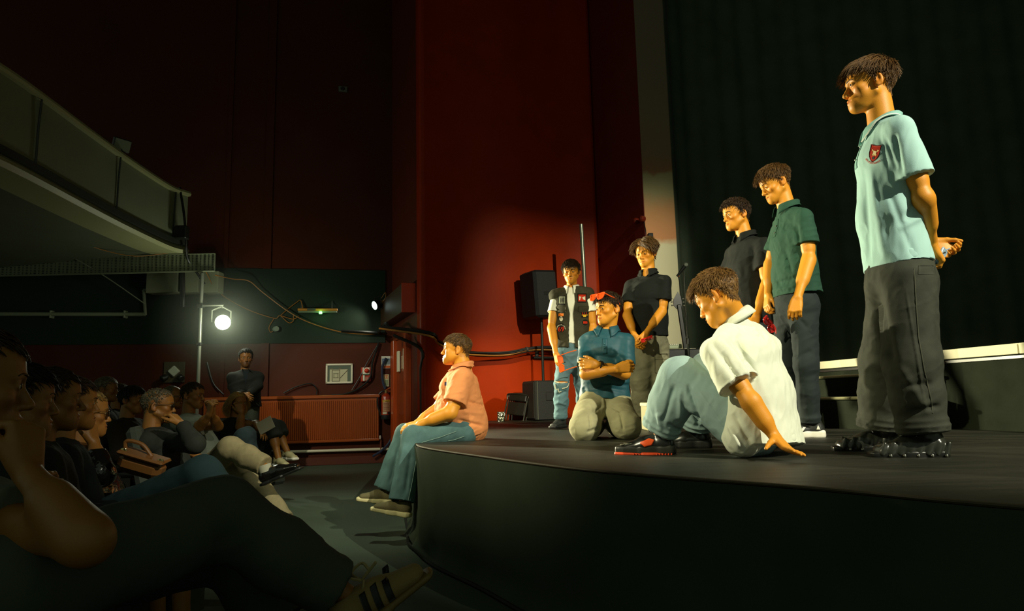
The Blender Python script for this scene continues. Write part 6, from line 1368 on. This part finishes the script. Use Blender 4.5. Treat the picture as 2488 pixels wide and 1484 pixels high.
tag(MB().tube([bp(442, 560, 9.4), bp(443, 690, 9.4), bp(444, 745, 9.5)], .035, 10).build('drop_pipe', blackm, loc=bp(442, 650, 9.4), smooth=True), 'dark vertical pipe dropping past the end of the balcony and the duct', 'pipe')
wp = mat('cream_pipe_paint', srgb(128, 136, 112), .5); o = MB(); o.tube([lw(-60, 764, .07), lw(357, 765, .07)], .030, 10); o.tube([lw(357, 767, .07), lw(353, 706, .07)], .022, 10); o.tube([lw(352, 706, .07), lw(368, 706, .07)], .020, 10)
pp = o.build('conduit_pipe', wp, loc=lw(200, 765, .07), smooth=True); tag(pp, 'cream conduit pipe that runs below the balcony and turns up to the duct', 'pipe')
for x in (130, 308): MB().box(lw(x, 765, .05), (.025, .09, .11), bev=.006).build('pipe_clip', wp, pp)
cable([bp(-60, 596, 9.0), bp(90, 601, 9.0), bp(160, 618, 9.1), bp(250, 668, 9.3), bp(355, 740, 9.55)], .008, mat('pale_cable', srgb(110, 112, 94), .5), 'thin pale cable sloping down to the conduit pipe')
# pole with arm and the lit lamp
PY_ = 9.2; pol = thing('lighting_pole', 'upright steel scaffold pole with a short lamp arm', 'pole', tuple(bp(492, 800, PY_) * A3(1, 1, 0)))
t0 = bp(491.5, 664, PY_); x0 = t0[0]
MB().tube([A3(x0, PY_, 0), A3(x0, PY_, t0[2])], .024, 12).build('pole', steel, pol, smooth=True)
MB().lathe(A3(x0, PY_, 0), A3(x0, PY_, 1), [(0, .13), (.015, .13), (.02, .04), (.06, .03)], 16).build('base_plate', blackm, pol, smooth=True)
arm = bp(545, 742, PY_); MB().tube([A3(x0, PY_ - .03, arm[2]), A3(arm[0], PY_ - .03, arm[2])], .012, 8).build('arm', steel, pol, smooth=True)
MB().box((x0, PY_, arm[2]), (.09, .09, .06), bev=.012).build('clamp', blackm, pol); MB().box((x0, PY_, arm[2] - .52), (.07, .07, .04), bev=.01).build('clamp', blackm, pol)
LC = bp(541.5, 783, PY_ - .05); ld = nrm(CAM + A3(.9, 1.6, .3) - LC)
lamp = thing('stage_lamp', 'brightly lit round stage lamp hanging from the arm of the pole', 'lamp', tuple(LC)); lx = nrm(np.cross(ld, UPZ))
MB().lathe(LC - ld * .26, LC, [(0, .05), (.03, .085), (.10, .10), (.25, .108), (.26, .104)], 24).build('lamp_can', blackm, lamp, smooth=True)
MB().lathe(LC - ld * .01, LC + ld, [(0, .102), (.012, .098), (.022, .06), (.026, .01)], 24).build('lamp_lens', mat('burning_lens', srgb(255, 255, 240), .3, emit=(1, .98, .84, 1), estr=14), lamp, smooth=True)
MB().tube([LC - ld * .13 + lx * .12, LC - ld * .13 + lx * .12 + UPZ * .16, LC - ld * .10 + UPZ * .22, LC - ld * .13 - lx * .12 + UPZ * .16, LC - ld * .13 - lx * .12], .012, 6).build('yoke', steel, lamp)
MB().tube([LC - ld * .10 + UPZ * .20, A3(arm[0] - .01, PY_ - .03, arm[2] - .0)], .010, 6).build('hook_clamp', steel, lamp)
l = bpy.data.lights.new('lamp_spill', 'POINT'); l.energy = 26; l.color = (.92, 1, .74); l.shadow_soft_size = .10; o = bpy.data.objects.new('lamp_spill', l); COL.objects.link(o); o.location = LC + ld * .16
# emergency batten light with its green indicator, round sensor, cables across the green band
bl_ = thing('emergency_light', 'slim yellowed batten light with a green indicator hung on the green wall band', 'light', tuple(lw(773, 757)))
wbox(725, 751, 821, 757.5, .06, .06, 'batten_body', mat('yellowed_plastic', srgb(176, 116, 30), .45), bl_, .008); wbox(726, 757.5, 820, 761.5, .05, .065, 'diffuser', mat('clear_diffuser', srgb(120, 136, 112), .2, spec=.7), bl_, .008)
wbox(776, 758, 784, 765, .03, .09, 'indicator', mat('green_led', srgb(120, 255, 120), .3, emit=(.25, 1, .25, 1), estr=2.2), bl_, .008); wbox(748, 751.2, 768, 757, .004, .12, 'label', mat('batten_label', srgb(70, 70, 56), .5), bl_, 0)
for x in (733, 807): MB().tube([lw(x, 751, .09), lw(x, 731, .02)], .006, 6).build('hanger', steel, bl_)
l = bpy.data.lights.new('indicator_glow', 'POINT'); l.energy = .5; l.color = (.3, 1, .3); l.shadow_soft_size = .03; o = bpy.data.objects.new('indicator_glow', l); COL.objects.link(o); o.location = lw(780, 763, .17)
sn_ = thing('sensor', 'small round grey sensor hanging from its cable on the green wall band', 'sensor', tuple(lw(665, 800)))
p = lw(666, 800, .0); dd_ = nrm(LWn + LWa * .5)
MB().lathe(p, p + dd_, [(0, .03), (.05, .034), (.055, .042), (.10, .042), (.11, .036)], 18).build('sensor_body', mat('grey_sensor', srgb(120, 132, 118), .4), sn_, smooth=True)
cable([bp(523, 668, 9.4), lw(575, 686, .3), lw(610, 688, .2), lw(640, 712, .12), lw(700, 757, .1), lw(750, 784, .1), lw(820, 806, .1), lw(880, 813, .1), lw(936, 811, .12)], .0075, ocab, 'long orange cable swagged across the green wall band to the door', n=60)
cable([bp(500, 660, 9.4), lw(540, 716, .3), lw(600, 752, .12), lw(667, 774, .06), lw(681, 768, .06), lw(712, 776, .06), lw(727, 769, .06)], .006, ocab, 'orange cable dropping behind the pole to the sensor and batten light', n=50)
cable([lw(667, 774, .05), lw(655, 795, .05), lw(658, 807, .05), lw(664, 806, .06)], .0055, ocab, 'short orange tail of cable looped round the sensor')
cable([lw(683, 767, .05), lw(700, 752, .05), lw(722, 735, .05), lw(731, 731, .05), lw(737, 750, .08)], .0055, ocab, 'orange cable looping up to the left end of the batten light')
cable([lw(683, 768, .05), lw(698, 782, .05), lw(706, 785, .05), lw(713, 780, .05), lw(714, 766, .05)], .0055, ocab, 'orange cable hanging in a small loop left of the batten light')
cable([lw(830, 806, .12), lw(880, 808, .12), lw(936, 812, .14), dw(960, 809, .25), dw(978, 794, .28), dw(990, 787, .3), dw(1001, 800, .3)], .022, bcab, 'thick black cable bundle running over the top of the door')
def bundle(pts, label, n=7, r=.012, sp=.02):
    root = thing('cable_bundle', label, 'cable', tuple(pts[0])); rs = np.random.RandomState(2)
    for i in range(n):
        o_ = rs.normal(0, sp, 3); b_ = MB(); b_.tube(curve_pts([np.asarray(p) + o_ * (.4 + .6 * rs.rand()) for p in pts], 40), r * rs.uniform(.7, 1.15), 6); b_.build('cable', ocab if i == 2 else bcab, root, smooth=True)
    for t in (.25, .6, .85):
        cp = curve_pts(pts, 40); p = cp[int(t * 40)]; q_ = cp[int(t * 40) + 1]; MB().lathe(p, q_, [(0, sp * 1.9), (.025, sp * 1.9)], 10).build('cable_tie', mat('grey_tape', srgb(60, 62, 54), .5), root, smooth=True)
    return root
bundle([dw(995, 795, .40), rw(1020, 818, .38), rw(1048, 836, .32), rw(1100, 857, .24), rw(1160, 861, .2), rw(1220, 861, .2), rw(1262, 852, .2), rw(1300, 848, .2), rw(1360, 849, .2), rw(1440, 852, .2)], 'bundle of black cables with one orange strand swagged along the red wall', 8)
cable([dw(1004, 815, .26), rw(1016, 850, .12), rw(1018, 900, .08), rw(1019, 960, .08), rw(1020, 1022, .08)], .022, bcab, 'black cable dropping down the red wall beside the door')
cable([lw(938, 870, .05), lw(929, 892, .05), lw(930, 925, .05), lw(936, 945, .08)], .020, blcab, 'blue cable hanging in front of the upper safety sign')
cable([lw(950, 945, .06), lw(954, 1000, .06), lw(954, 1050, .06), lw(945, 1075, .06), lw(925, 1095, .1), lw(905, 1107, .12)], .018, blcab, 'blue cable curling down beside the fire extinguisher to the floor')
cable([lw(921, 832, .06), lw(905, 880, .08), lw(899, 918, .08), lw(870, 945, .05), lw(835, 958, .04), lw(805, 960, .05)], .015, bcab, 'black cable looping down past the fire alarm to the radiator top')
cable([lw(920, 834, .05), lw(893, 880, .07), lw(875, 915, .05), lw(855, 948, .05)], .009, bcab, 'thin black cable crossing in front of the fire alarm')
cable([lw(505, 880, .05), lw(520, 930, .05), lw(545, 958, .05)], .010, bcab, 'thin dark cable on the wall just right of the pole')
cable([lw(690, 955, .05), lw(720, 940, .05), lw(755, 932, .05), lw(770, 945, .05), lw(770, 958, .05)], .010, bcab, 'thin dark cable arched above the radiator left of the picture')
cable([rw(1145, 883, .02), rw(1235, 880, .02), rw(1249, 884, .02), rw(1252, 895, .02), rw(1252, 950, .02), rw(1252, 1010, .02)], .009, bcab, 'thin conduit line bending down the red wall near the stacked chairs')
# small emergency twin spot on the side wall and the sensor box high up
tw = thing('twin_spot', 'emergency twin-spot fitting on a square plate left of the pole', 'light', tuple(lw(424, 903)))
wbox(400, 879, 449, 929, .03, .0, 'backplate', mat('dark_plate', srgb(66, 56, 34), .5), tw); 
p = lw(425, 902, .05); MB().box(p, (.12, .06, .12), ax=[nrm(LWa + UPZ), LWn, nrm(UPZ - LWa)], bev=.01).build('control_box', mat('pale_box', srgb(176, 180, 160), .4), tw)
for s_ in (-1, 1):
    q_ = p + LWa * s_ * .07 - UPZ * .07 + LWn * .04; MB().lathe(q_, q_ + nrm(LWa * s_ * .7 - UPZ * .5 + LWn * .6), [(0, .025), (.03, .045), (.09, .048), (.10, .04)], 14).build('spot_head', blackm, tw, smooth=True)
hb_ = thing('wall_detector', 'tiny pale detector box high on the dark side wall', 'sensor', tuple(lw(833, 218))); wbox(823, 212, 844, 225, .05, 0, 'detector_body', mat('dim_plastic', srgb(86, 92, 78), .5), hb_); MB().lathe(lw(833, 218.5, .05), lw(833, 218.5, .1), [(0, .035), (.02, .025)], 14).build('detector_lens', blackm, hb_, smooth=True)
# twin bell on the recess wall
wb = thing('wall_bell', 'pair of small round dark red sounders on the recess wall beside the pillar', 'alarm', tuple(hitp(1558, 535, R1, cn)))
for x, y in ((1551, 537), (1566, 532)):
    p = hitp(x, y, R1, cn, .0); MB().lathe(p, p + cn, [(0, .035), (.03, .042), (.06, .040), (.075, .02)], 16).build('sounder', mat('dark_red_sounder', srgb(110, 34, 18), .3), wb, smooth=True)
MB().tube([hitp(1568, 540, R1, cn, .02), hitp(1572, 560, R1, cn, .02), hitp(1575, 600, R1, cn, .02)], .006, 5).build('sounder_wire', bcab, wb)
# ---------------------------------------------------------------- balcony
fas = mat('grey_fascia_paint', srgb(112, 118, 92), .6, noise=.08, nscale=1.5); lip = mat('balcony_moulding', srgb(150, 150, 108), .55)
zb, zt = 3.10, 3.84
pl = [PZ(x, y, zb) for x, y in ((-260, 262), (-120, 330), (0, 385), (100, 437), (200, 491), (300, 543), (400, 590), (449, 603))]
pl = [A3(p[0], p[1], 0) for p in pl]; bc = curve_pts(pl, 60)
bal = thing('balcony', 'curved grey balcony front sweeping across the dark upper left', 'balcony', (-6, 7, zb))
def sweep(prof, name, m):
    V = []; n = len(bc); k = len(prof)
    for i in range(n):
        d = nrm(bc[min(i + 1, n - 1)] - bc[max(i - 1, 0)]); nn = nrm(np.cross(d, UPZ)); nn = nn if nn[0] > 0 else -nn
        for o_, z in prof: V.append(bc[i] + nn * o_ + UPZ * z)
    F = [(i*k+j, i*k+(j+1) % k, (i+1)*k+(j+1) % k, (i+1)*k+j) for i in range(n - 1) for j in range(k)] + [tuple(range(k))[::-1], tuple((n-1)*k + j for j in range(k))]
    return MB().add(V, F).build(name, m, bal)
sweep([(0, zb), (.02, zb), (.02, zt), (-.12, zt), (-.12, zb)], 'fascia', fas)
sweep([(-.16, zt), (.07, zt), (.08, zt + .03), (.07, zt + .06), (-.16, zt + .06)], 'top_rail', lip)
sweep([(-.35, zb - .09), (.05, zb - .09), (.09, zb - .05), (.05, zb + .0), (-.12, zb)], 'bottom_moulding', lip)
sweep([(.024, zb + .03), (.06, zb + .03), (.06, zb + .10), (.024, zb + .10)], 'cable_ledge', mat('dark_ledge', srgb(34, 38, 30), .6))
sweep([(-.35, zb - .08), (-4.2, zb - .35), (-4.2, zb - .25), (-.35, zb + .0)], 'soffit', mat('soffit_paint', srgb(84, 90, 70), .7, noise=.1, nscale=2))
sweep([(-.2, zb + .02), (-4.0, zb + .5), (-4.0, zb + .6), (-.2, zb + .12)], 'balcony_floor', mat('soffit_paint', srgb(84, 90, 70), .7))
for t in (3, 22, 38, 50, 57): 
    if t < len(bc):
        p = bc[t]; d = nrm(bc[min(t + 1, len(bc) - 1)] - bc[t - 1]); nn = nrm(np.cross(d, UPZ)); nn = nn if nn[0] > 0 else -nn
        MB().tube([p + nn * .05 + UPZ * (zt + .05), p + nn * .035 + UPZ * (zt - .3), p + nn * .035 + UPZ * (zb + .1)], .010, 5).build('hanging_wire', bcab, bal)
p = PZ(295, 352, zt + .16); bf = thing('balcony_floodlight', 'small square floodlight standing on the balcony rail', 'light', tuple(p)); gd = nrm(A3(.8, -.5, -.35)); gx = nrm(np.cross(gd, UPZ)); gu = np.cross(gx, gd)
MB().box(p, (.05, .20, .15), ax=[gd, gx, gu], bev=.01).build('flood_body', blackm, bf); MB().box(p + gd * .028, (.006, .18, .13), ax=[gd, gx, gu]).build('flood_glass', mat('dull_glass', srgb(120, 130, 112), .2), bf); MB().tube([p - UPZ * .05, p - UPZ * .14], .015, 6).build('flood_bracket', blackm, bf)
cable([P(120, 575, 8.2), P(190, 588, 8.5), P(260, 610, 8.8), P(330, 622, 9.0), P(400, 616, 9.2), P(445, 612, 9.3)], .0055, ocab, 'orange cable sagging under the balcony soffit')
jb = tag(MB().box(P(442, 565, 9.05), (.16, .12, .18), bev=.012).build('junction_box', blackm, loc=P(442, 565, 9.05)), 'small dark junction box at the end of the balcony front', 'box')
cable([P(437, 455, 9.15), P(447, 520, 9.1), P(452, 580, 9.1), P(455, 625, 9.2), P(470, 650, 9.3), P(497, 690, 9.4)], .016, bcab, 'black cable looped round the end of the balcony')
# ---------------------------------------------------------------- equipment on the stage
spk = thing('loudspeaker', 'black loudspeaker cabinet raised on a pole against the red wall', 'speaker', tuple(P(1310, 720, 9.2)))
sx = 9.2 / FPX; c = P(1311, 717, 9.2); fwd = nrm(A3(-.86, -.5, -.06)); rx = nrm(np.cross(fwd, UPZ)); ux = np.cross(rx, fwd); grl = mat('speaker_grille', srgb(12, 13, 11), .7, bump=.4, bscale=300); cabm = mat('speaker_cabinet', srgb(17, 18, 16), .6, bump=.2, bscale=120)
MB().box(c, (.36, .385, .64), ax=[fwd, rx, ux], bev=.03).build('cabinet', cabm, spk); MB().box(c + fwd * .182, (.02, .35, .60), ax=[fwd, rx, ux], bev=.008).build('grille', grl, spk); MB().box(c - fwd * .0 - rx * .185 * (1 if rx[1] > 0 else -1), (.12, .02, .06), ax=[fwd, rx, ux], bev=.008).build('carry_handle', blackm, spk)
sub = thing('subwoofer', 'large black floor speaker cabinet under the pole-mounted loudspeaker', 'speaker', tuple(PZ(1315, 1014, STAGE_Z)))
c2 = PZ(1317, 1012, STAGE_Z) ; y2 = 9.0; c2 = P(1319, 968, y2); hgt = (P(1319, 926, y2)[2] - STAGE_Z)
c2[2] = STAGE_Z + hgt / 2 + .004; c2 += A3(.02, .0, 0); f2 = nrm(A3(-.93, -.36, 0)); r2 = nrm(np.cross(f2, UPZ)); r2 = r2 if r2[1] < 0 else -r2
MB().box(c2, (.44, .42, hgt), ax=[f2, r2, UPZ], bev=.012).build('cabinet', cabm, sub); MB().box(c2 + f2 * .222, (.02, .38, hgt - .04), ax=[f2, r2, UPZ], bev=.006).build('grille', grl, sub)
MB().box(c2 + r2 * .212 - f2 * .03 + UPZ * .05, (.20, .014, .11), ax=[f2, r2, UPZ], bev=.006).build('handle_recess', mat('recess_black', srgb(14, 15, 13), .6), sub); MB().box(c2 + r2 * .216 + f2 * .19, (.012, .012, hgt - .02), ax=[f2, r2, UPZ]).build('corner_strip', mat('dull_metal_strip', srgb(90, 92, 80), .4, metal=.5), sub)
pt, pb = c - ux * .30, c2 + UPZ * hgt / 2; pb = A3(pt[0], pt[1], pb[2])
tag(MB().tube([pb, pt], .018, 12).build('speaker_pole', blackm, loc=pb, smooth=True), 'black distance pole holding the loudspeaker above the floor cabinet', 'pole')
# stacked folding chairs by the wall
for i in range(4):
    ch = thing('folding_chair', ['black folding chair nearest the wall in the leaning stack', 'second folding chair of the leaning stack, counted from the wall', 'third folding chair of the leaning stack, counted from the wall', 'outermost folding chair of the leaning stack, beside the floor cabinet'][i], 'chair', tuple(PZ(1244 + 7 * i, 1024, STAGE_Z)), 'folded chairs stacked by the red wall')
    b0_ = PZ(1247 + 7 * i, 1022 - i * .6, STAGE_Z); ln_ = nrm(A3(.22 - .05 * i, .12, 1)); sd = nrm(A3(-.75, .62, 0)); sd = sd - ln_ * np.dot(sd, ln_); sd = nrm(sd)
    for s_ in (-.17, .17): MB().tube([b0_ + sd * s_, b0_ + sd * s_ + ln_ * .27], .011, 8).build('leg', chrome, ch, smooth=True)
    MB().tube(curve_pts([b0_ - sd * .17 + ln_ * .27, b0_ - sd * .16 + ln_ * .345, b0_ + sd * .16 + ln_ * .345, b0_ + sd * .17 + ln_ * .27], 12), .011, 8).build('back_frame', blackm, ch, smooth=True)
    nn = np.cross(sd, ln_); MB().box(b0_ + ln_ * .16 + nn * .012, (.30, .02, .17), ax=[sd, nn, ln_], bev=.008).build('seat', mat('black_vinyl', srgb(24, 25, 22), .35), ch); MB().box(b0_ + ln_ * .30, (.30, .025, .085), ax=[sd, nn, ln_], bev=.01).build('backrest', mat('black_vinyl', srgb(24, 25, 22), .35), ch)
p = PZ(1218, 1024, STAGE_Z); fb = thing('foil_bag', 'small crumpled silver bag on the stage at the foot of the chairs', 'bag', tuple(p))
v, q = SDF().tube(p + UPZ * .02, p + UPZ * .10, (1, 0, 0), (.045, .035), (.05, .02), .02, box=1).mesh(.006, 1); v = disp(v, q, .02, 45, None, 3, True); put('bag_body', v, q, mat('silver_foil', srgb(150, 152, 140), .22, metal=.9), fb); MB().box(p + UPZ * .115, (.10, .012, .02), bev=.004).build('bag_seal', mat('silver_foil', srgb(150, 152, 140), .22, metal=.9), fb)
# scaffold uprights behind the boys
a, b = P(1412, 545, 8.9), P(1421, 700, 8.9); d = (b - a) / (a[2] - b[2]); base_ = a + d * (a[2] - STAGE_Z)
tag(MB().tube([base_, a], .026, 12).build('upright_tube', mat('grey_steel_tube', srgb(128, 132, 116), .32, metal=.6), loc=base_, smooth=True), 'tall grey steel tube standing behind the boy in the denim vest', 'pole')
rk = thing('wall_rail', 'black horizontal rail pair along the red wall behind the boys', 'rail', tuple(rw(1330, 870, .12)))
for y in (848, 870): MB().tube([rw(1288, y, .10), rw(1450, y, .10)], .020, 10).build('rail_tube', blackm, rk, smooth=True)
for x in (1300, 1430): MB().box(rw(x, 859, .05), (.05, .11, .16), bev=.008).build('rail_bracket', blackm, rk)
# keyboard, mixer, microphone stand, guitar neck at the pillar
kb = thing('keyboard_stand', 'black keyboard on a folding stand in front of the pale pillar', 'keyboard', tuple(P(1645, 930, 7.6) * A3(1, 1, 0) + UPZ * STAGE_Z))
c = P(1640, 862, 7.6); MB().box(c, (.66, .32, .11), bev=.012).build('keyboard_body', mat('keyboard_black', srgb(26, 28, 26), .4), kb); MB().box(c + A3(-.04, -.02, .058), (.50, .16, .006)).build('keybed', mat('key_white', srgb(196, 192, 170), .4), kb)
zt = c[2] - .06
for s_ in (-1, 1): MB().tube([c + A3(-.24 * s_, -.02 * s_, -.06), A3(c[0] + .24 * s_, c[1] - .02 * s_, STAGE_Z + .015)], .016, 8).build('stand_leg', blackm, kb, smooth=True)
mx = thing('mixer', 'small pale mixer box on top of the keyboard beside the pillar', 'mixer', tuple(P(1637, 845, 7.62)))
MB().box(P(1638, 842, 7.6) + UPZ * .0, (.15, .12, .05), bev=.008).build('mixer_case', mat('pale_green_case', srgb(160, 172, 140), .4), mx)
for i in range(5): MB().lathe(P(1629 + 4.5 * i, 838.5, 7.54), P(1629 + 4.5 * i, 838.5, 7.54) + UPZ, [(0, .007), (.016, .006)], 8).build('knob', white_plastic, mx)
ms = thing('microphone_stand', 'black microphone stand with a boom-held microphone by the pillar', 'microphone', tuple(P(1672, 1000, 7.4) * A3(1, 1, 0) + UPZ * STAGE_Z))
tpt = P(1661, 655, 7.4); b1 = A3(P(1673, 860, 7.4)[0], 7.4, STAGE_Z); sd_ = (tpt - b1)
MB().tube([b1, b1 + sd_ * .55], .014, 10).build('stand_tube', mat('stand_tube_metal', srgb(90, 94, 84), .2, metal=.9), ms, smooth=True); MB().tube([b1 + sd_ * .5, tpt], .009, 10).build('stand_tube', mat('stand_tube_metal', srgb(90, 94, 84), .2, metal=.9), ms, smooth=True); MB().lathe(b1 + sd_ * .5, tpt, [(0, .02), (.06, .02), (.07, .012)], 10).build('clutch', blackm, ms, smooth=True)
for g in (0, 2.1, 4.2): MB().tube([b1 + UPZ * .20, b1 + A3(math.cos(g) * .3, math.sin(g) * .3, .012)], .010, 8).build('leg', blackm, ms, smooth=True)
m0, m1 = P(1650, 664, 7.36), P(1665, 645, 7.34); ud = nrm(m1 - m0); MB().lathe(m0 - ud * .04, m1, [(0, .010), (.13, .019), (.15, .020)], 14).build('microphone_body', mat('mic_black', srgb(24, 25, 24), .35), ms, smooth=True)
v, q = sphere(m1 + ud * .008, .027, 14, 10); put('microphone_head', v, q, mat('mic_mesh', srgb(112, 118, 104), .4, metal=.6, bump=.5, bscale=500), ms)
MB().tube(curve_pts([m0 - ud * .03, P(1650, 680, 7.37), P(1655, 720, 7.38), P(1665, 770, 7.38), P(1671, 820, 7.38), P(1673, 860, 7.38)], 30), .005, 6).build('microphone_cable', bcab, ms, smooth=True); v, q = sphere(P(1649.5, 671, 7.36), .007, 8, 6); put('cable_collar', v, q, mat('orange_collar', srgb(170, 80, 30), .5), ms)
gt = thing('guitar', 'dark guitar on a stand behind the keyboard, only its neck and headstock showing clearly', 'guitar', tuple(P(1664, 900, 7.9) * A3(1, 1, 0) + UPZ * STAGE_Z)); gm = mat('guitar_black', srgb(20, 19, 16), .3, spec=.6)
n0, n1 = P(1651, 750, 7.85), P(1666, 850, 7.85); ax = nrm(n0 - n1); sx_ = nrm(np.cross(ax, A3(0, 1, 0)))
MB().box((n0 + n1) / 2, (.05, .03, np.linalg.norm(n0 - n1) + .1), ax=[sx_, A3(0, 1, 0), ax], bev=.008).build('neck', gm, gt)
MB().prism([n0 - sx_ * .028, n0 + sx_ * .028, n0 + sx_ * .062 + ax * .05, n0 + sx_ * .05 + ax * .12, n0 - sx_ * .01 + ax * .20, n0 - sx_ * .045 + ax * .12], A3(0, .02, 0)).build('headstock', gm, gt)
for i in range(6): MB().lathe(n0 + sx_ * (.062 if i % 2 else -.04) + ax * (.03 + .02 * i), n0 + sx_ * (.09 if i % 2 else -.07) + ax * (.03 + .02 * i), [(0, .006), (.014, .006), (.016, .010), (.026, .009)], 8).build('tuning_peg', steel, gt)
S_ = SDF(); bb_ = A3(n1[0] + .05, 7.85, STAGE_Z); S_.ell(bb_ + UPZ * .20, np.stack([sx_, A3(0, 1, 0), ax]), (.17, .035, .20), .03); S_.ell(bb_ + UPZ * .42, np.stack([sx_, A3(0, 1, 0), ax]), (.13, .035, .14), .04); v, q = S_.mesh(.012, 1); put('body', v, q, gm, gt)
MB().tube([bb_ + A3(-.15, -.08, .01), bb_ + A3(0, .0, .30), bb_ + A3(.15, -.08, .01)], .012, 8).build('guitar_stand', blackm, gt, smooth=True)
cs_ = thing('column_speaker', 'slim black column speaker at the left edge of the pale pillar', 'speaker', tuple(P(1582, 612, 8.6))); c = P(1582, 615, 8.6); hh = P(1582, 567, 8.6)[2] - P(1582, 663, 8.6)[2]
MB().box(c, (.066, .07, hh), bev=.006).build('speaker_case', mat('matt_black_case', srgb(12, 12, 11), .8), cs_); MB().box(c - A3(0, .038, 0), (.056, .006, hh - .03)).build('speaker_grille', mat('grille_black', srgb(16, 16, 14), .7), cs_); MB().box(c + A3(-.02, .05, 0), (.03, .06, .06)).build('wall_bracket', blackm, cs_)
# flight cases
fc_ = thing('flight_case', 'pale metal-edged flight case on the stage floor behind the seated boy', 'case', tuple(PZ(1582, 1036, STAGE_Z))); y_ = 5.6; c = P(1581, 1010, y_); zt = P(1581, 978, y_)[2]
c = A3(c[0] + .035, y_, (zt + STAGE_Z) / 2); w_ = .17; h_ = zt - STAGE_Z - .004
cm_ = mat('olive_case_panel', srgb(142, 138, 104), .5); MB().box(c, (w_, .30, h_), bev=.006).build('case_body', cm_, fc_); MB().box(c + UPZ * (h_ / 2 - .012), (w_ + .012, .312, .03), bev=.006).build('lid', mat('case_lid', srgb(190, 186, 156), .4), fc_)
alu = mat('case_aluminium', srgb(168, 170, 152), .28, metal=.8)
for sx in (-1, 1): MB().box(c + A3(sx * w_ / 2, -.15, -.01), (.014, .014, h_), bev=.003).build('edge_extrusion', alu, fc_)
MB().box(c + A3(-.035, -.158, h_ / 2 - .035), (.085, .010, .028), bev=.004).build('latch', alu, fc_); MB().lathe(c + A3(.02, -.165, h_ / 2 - .035), c + A3(.02, -.2, h_ / 2 - .035), [(0, .012), (.006, .010)], 10).build('rivet', alu, fc_, smooth=True)
am = thing('amplifier', 'beige-fronted amplifier box under the keyboard', 'amplifier', tuple(P(1640, 930, 7.9) * A3(1, 1, 0) + UPZ * STAGE_Z)); c = P(1636, 905, 7.9); zt = P(1636, 880, 7.9)[2]
c = A3(c[0], 7.9, (zt + STAGE_Z) / 2); MB().box(c, (.24, .22, zt - STAGE_Z - .004), bev=.01).build('amplifier_case', blackm, am); MB().box(c + A3(0, -.112, 0), (.22, .012, zt - STAGE_Z - .03), bev=.003).build('speaker_cloth', mat('beige_cloth', srgb(176, 166, 126), .8, bump=.3, bscale=300), am); MB().box(c + UPZ * ((zt - STAGE_Z) / 2 + .008), (.10, .02, .02), bev=.005).build('handle', blackm, am)
# ---------------------------------------------------------------- sunglasses
def sunglasses(c, right, up, label, col, s=1.0, fold=0.0, name='sunglasses', group=None, back=None):
    c, r, u = np.asarray(c, float), nrm(right), nrm(up); b = np.cross(r, u) if back is None else nrm(back)
    root = thing(name, label, 'sunglasses', tuple(c), group); m = mat('sunglass_' + str(col), srgb(*col), .25, spec=.6); lm = mat('lens_' + str(col), srgb(*[int(x * .95) for x in col]), .08, spec=.9)
    for q in (-1, 1):
        o = c + r * q * .034 * s; pts = [(-.029, .014), (.027, .016), (.030, .004), (.020, -.020), (-.014, -.022), (-.028, -.008)]
        fr = curve_pts([o + r * x * q * s + u * y * s for x, y in pts + pts[:1]], 24); MB().tube(fr, .0042 * s, 6).build('rim', m, root, smooth=True)
        MB().prism([o + r * x * q * s * .93 + u * y * s * .93 for x, y in pts], b * .002).build('lens', lm, root)
        h0 = c + r * q * .064 * s + u * .012 * s; d = nrm(b * math.cos(fold) - r * q * math.sin(fold)); MB().tube(curve_pts([h0, h0 + d * .05 * s, h0 + d * .10 * s, h0 + d * .135 * s - u * .022 * s], 12), .0038 * s, 6).build('temple', m, root, smooth=True)
    MB().tube([c - r * .008 * s + u * .010 * s, c + r * .008 * s + u * .010 * s], .004 * s, 6).build('bridge', m, root); return root
k_ = kneel['tow']; R_ = lambda a, b: nrm(k_(np.array(a)) - k_(np.array(b)))
sunglasses(k_(A3(0, .098, .092)), R_((1, 0, 0), (0, 0, 0)), R_((0, -.45, 1), (0, 0, 0)), 'orange sunglasses pushed up on the head of the kneeling boy', (236, 84, 26), 1.15, back=R_((0, -1, -.42), (0, 0, 0)))
sunglasses(P(1362, 884, 6.02), A3(.12, 0, -1), A3(-1, -.15, -.1), 'orange sunglasses hanging open from the hand of the boy in the vest', (240, 104, 30), 1.1, back=nrm(A3(.93, -.12, .30)))
sunglasses(P(1571, 823, 5.86), A3(.9, .1, .3), A3(0, -.3, 1), 'red sunglasses held in both hands by the boy with parted hair', (206, 34, 24), .8, fold=1.3)
sunglasses(P(1869, 788, 4.26), A3(.5, .3, -.8), A3(.8, 0, .5), 'dark red sunglasses dangling from the far hand of the boy in green', (170, 30, 24), .9, fold=1.2)
sunglasses(P(2284, 626, 3.02), A3(.55, 0, .85), A3(-.8, -.2, .5), 'silver-blue sunglasses held behind the back of the tall boy', (150, 176, 196), .75, fold=1.4)
